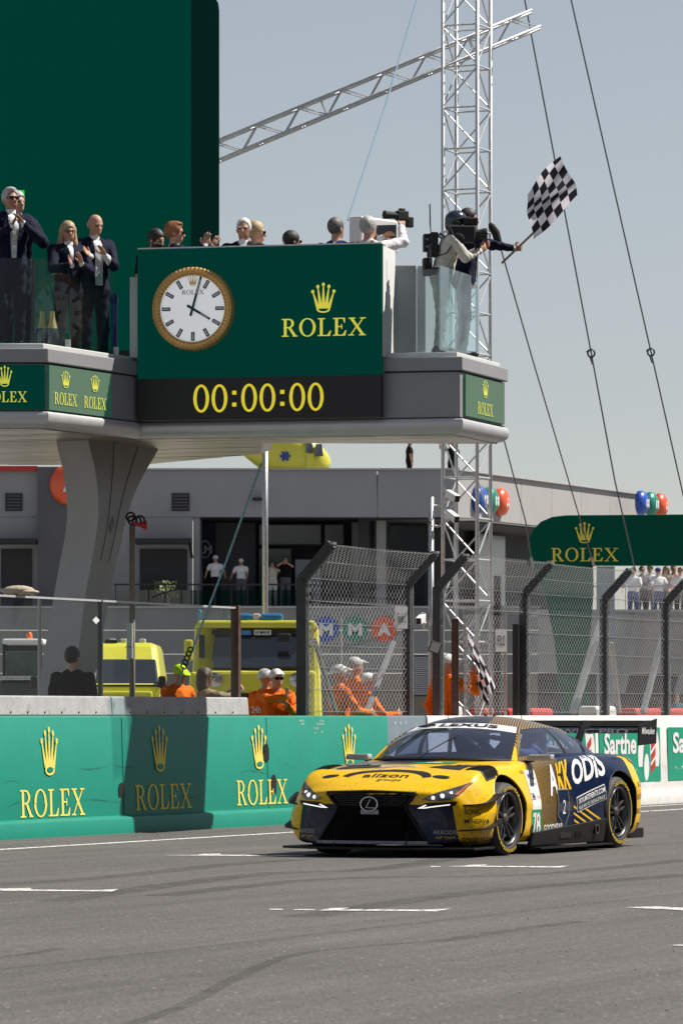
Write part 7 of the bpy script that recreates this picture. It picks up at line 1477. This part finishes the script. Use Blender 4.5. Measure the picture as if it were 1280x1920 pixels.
# ---- others behind the glass barrier, on the pit-wall platform
pfm = MB(); a0, a1 = WS(-300), WS(470); pfm.hexa([W(a0, -.62, .005), W(a1, -.62, .005), W(a1, -2.0, .005), W(a0, -2.0, .005)], [W(a0, -.62, .28), W(a1, -.62, .28), W(a1, -2.0, .28), W(a0, -2.0, .28)]); tag(pfm.build('pit_platform', 'galv'), 'low metal platform behind the glass barrier', 'platform')
def plat(px, o=-1.2): p = behind(px, o); p.z = .282; return p
person('dark-haired man in black jacket with back turned behind glass barrier', plat(136, -.78), 1.35, 1.78, top='cloth_black', bottom='cloth_black', hair='hair_dark', style='crop', vox=.011, fat=1.06, yaw=-.2)
person('person in orange jacket and neon yellow cap behind glass barrier', plat(333, -1.0), FC+.7, 1.62, top='cloth_orange', bottom='cloth_orange', hair='cloth_neon', style='cap', vox=.014, pitch=-.4)
person('brown-haired woman in sunglasses lifting a phone behind glass barrier', plat(384, -.95), .25, 1.58, top='cloth_tan', bottom='cloth_tan', hair='hair_brown', style='long', glasses='dark', vox=.012, Rr=(.05, .45, 1.46), L=(-.06, .42, 1.46))
# ---- terrace, roof and far spectators
TY, TZ = 155.0, 4.91
def far(label, px, Y, z, fc, H, **k): 
    p = XY(px, Y); p.z = z; k.setdefault('vox', .026); return person(label, p, fc, H, **k)
rail = dict(L=(-.34, .38, 1.0), Rr=(.34, .38, 1.0), short=True, el=(-1, 0, -.2), er=(1, 0, -.2))
far('man in white shirt and white cap leaning on terrace rail', 404, TY, TZ, FC, 1.78, top='cloth_white', bottom='cloth_black', hair='cap_white', style='cap', skin='skin_tan', **rail)
far('man in white shirt and beige flat cap leaning on terrace rail', 452, TY, TZ, FC, 1.68, top='cloth_white', bottom='cloth_grey', hair='cloth_stone', style='flatcap', skin='skin_tan', pitch=-.4, L=(-.2, .38, 1.02), Rr=(.38, .36, 1.0), short=True)
far('man in black shirt holding up a white phone on the terrace', 535, TY+.4, TZ, FC, 1.76, top='cloth_black', bottom='cloth_grey', style='short', L=(-.05, .40, 1.52), Rr=(.06, .40, 1.55), short=True)
far('dark-haired woman in pale dress filming beside the grey pole', 511, TY+.3, TZ, FC, 1.60, top='cloth_stone', bottom='cloth_stone', hair='hair_dark', style='long', L=(-.05, .35, 1.5), Rr=(.1, .35, 1.5), short=True)
far('man in black shirt and cap walking on the roof', 767, 160, 9.15, .1, 1.80, top='cloth_black', bottom='cloth_black', hair='cloth_blue', style='cap', short=True, skin='skin_tan')
far('woman in black top raising her arm on the roof', 848, 160, 9.15, FC+.3, 1.72, top='cloth_black', bottom='cloth_black', hair='hair_red', style='long', short=True, L=(.0, .3, 1.3), Rr=(.52, .1, 1.72), er=(1, 0, -.4))
cs = [(1187, 'cloth_white', 'cloth_blue', 'hair_brown', 'short', 'in white shirt at the left end of the crowd'), (1203, 'cloth_grey', 'cloth_black', 'hair_dark', 'short', 'in grey shirt beside the leftmost spectator'), (1218, 'cloth_white', 'cloth_grey', 'hair_dark', 'short', 'in white shirt with dark hair beside the blue cap'),
      (1233, 'cloth_white', 'cloth_blue', 'cloth_blue', 'cap', 'in blue cap and white shirt among the spectators'), (1248, 'cloth_tan', 'cloth_black', 'hair_brown', 'long', 'in tan top with long brown hair among spectators'), (1262, 'cloth_red', 'cloth_grey', 'hair_red', 'short', 'in red shirt near the right edge'), (1275, 'cloth_white', 'cloth_black', 'hair_brown', 'short', 'in white shirt at the right edge of the crowd')]
for i, (px, t_, b_, h_, st_, tx) in enumerate(cs): far('spectator '+tx, px, 136+.5*(i % 3), 3.93, FC+(.3 if i % 2 else -.3), 1.74+.05*(i % 3), top=t_, bottom=b_, hair=h_, style=st_, short=True, group='spectators on the far terrace', L=(-.2, .36, 1.05), Rr=(.25, .36, 1.05), skin=('skin', 'skin_tan')[i % 2])
far('seated spectator in dark shirt low behind the fence mesh', 1216, 118, .3, FC, 1.7, top='cloth_black', bottom='cloth_tan', hair='hair_red', style='short', short=True); far('spectator in teal shirt low at the right edge behind mesh', 1268, 118, .2, FC, 1.65, top='cloth_teal', bottom='cloth_grey', hair='hair_brown', style='short', short=True)
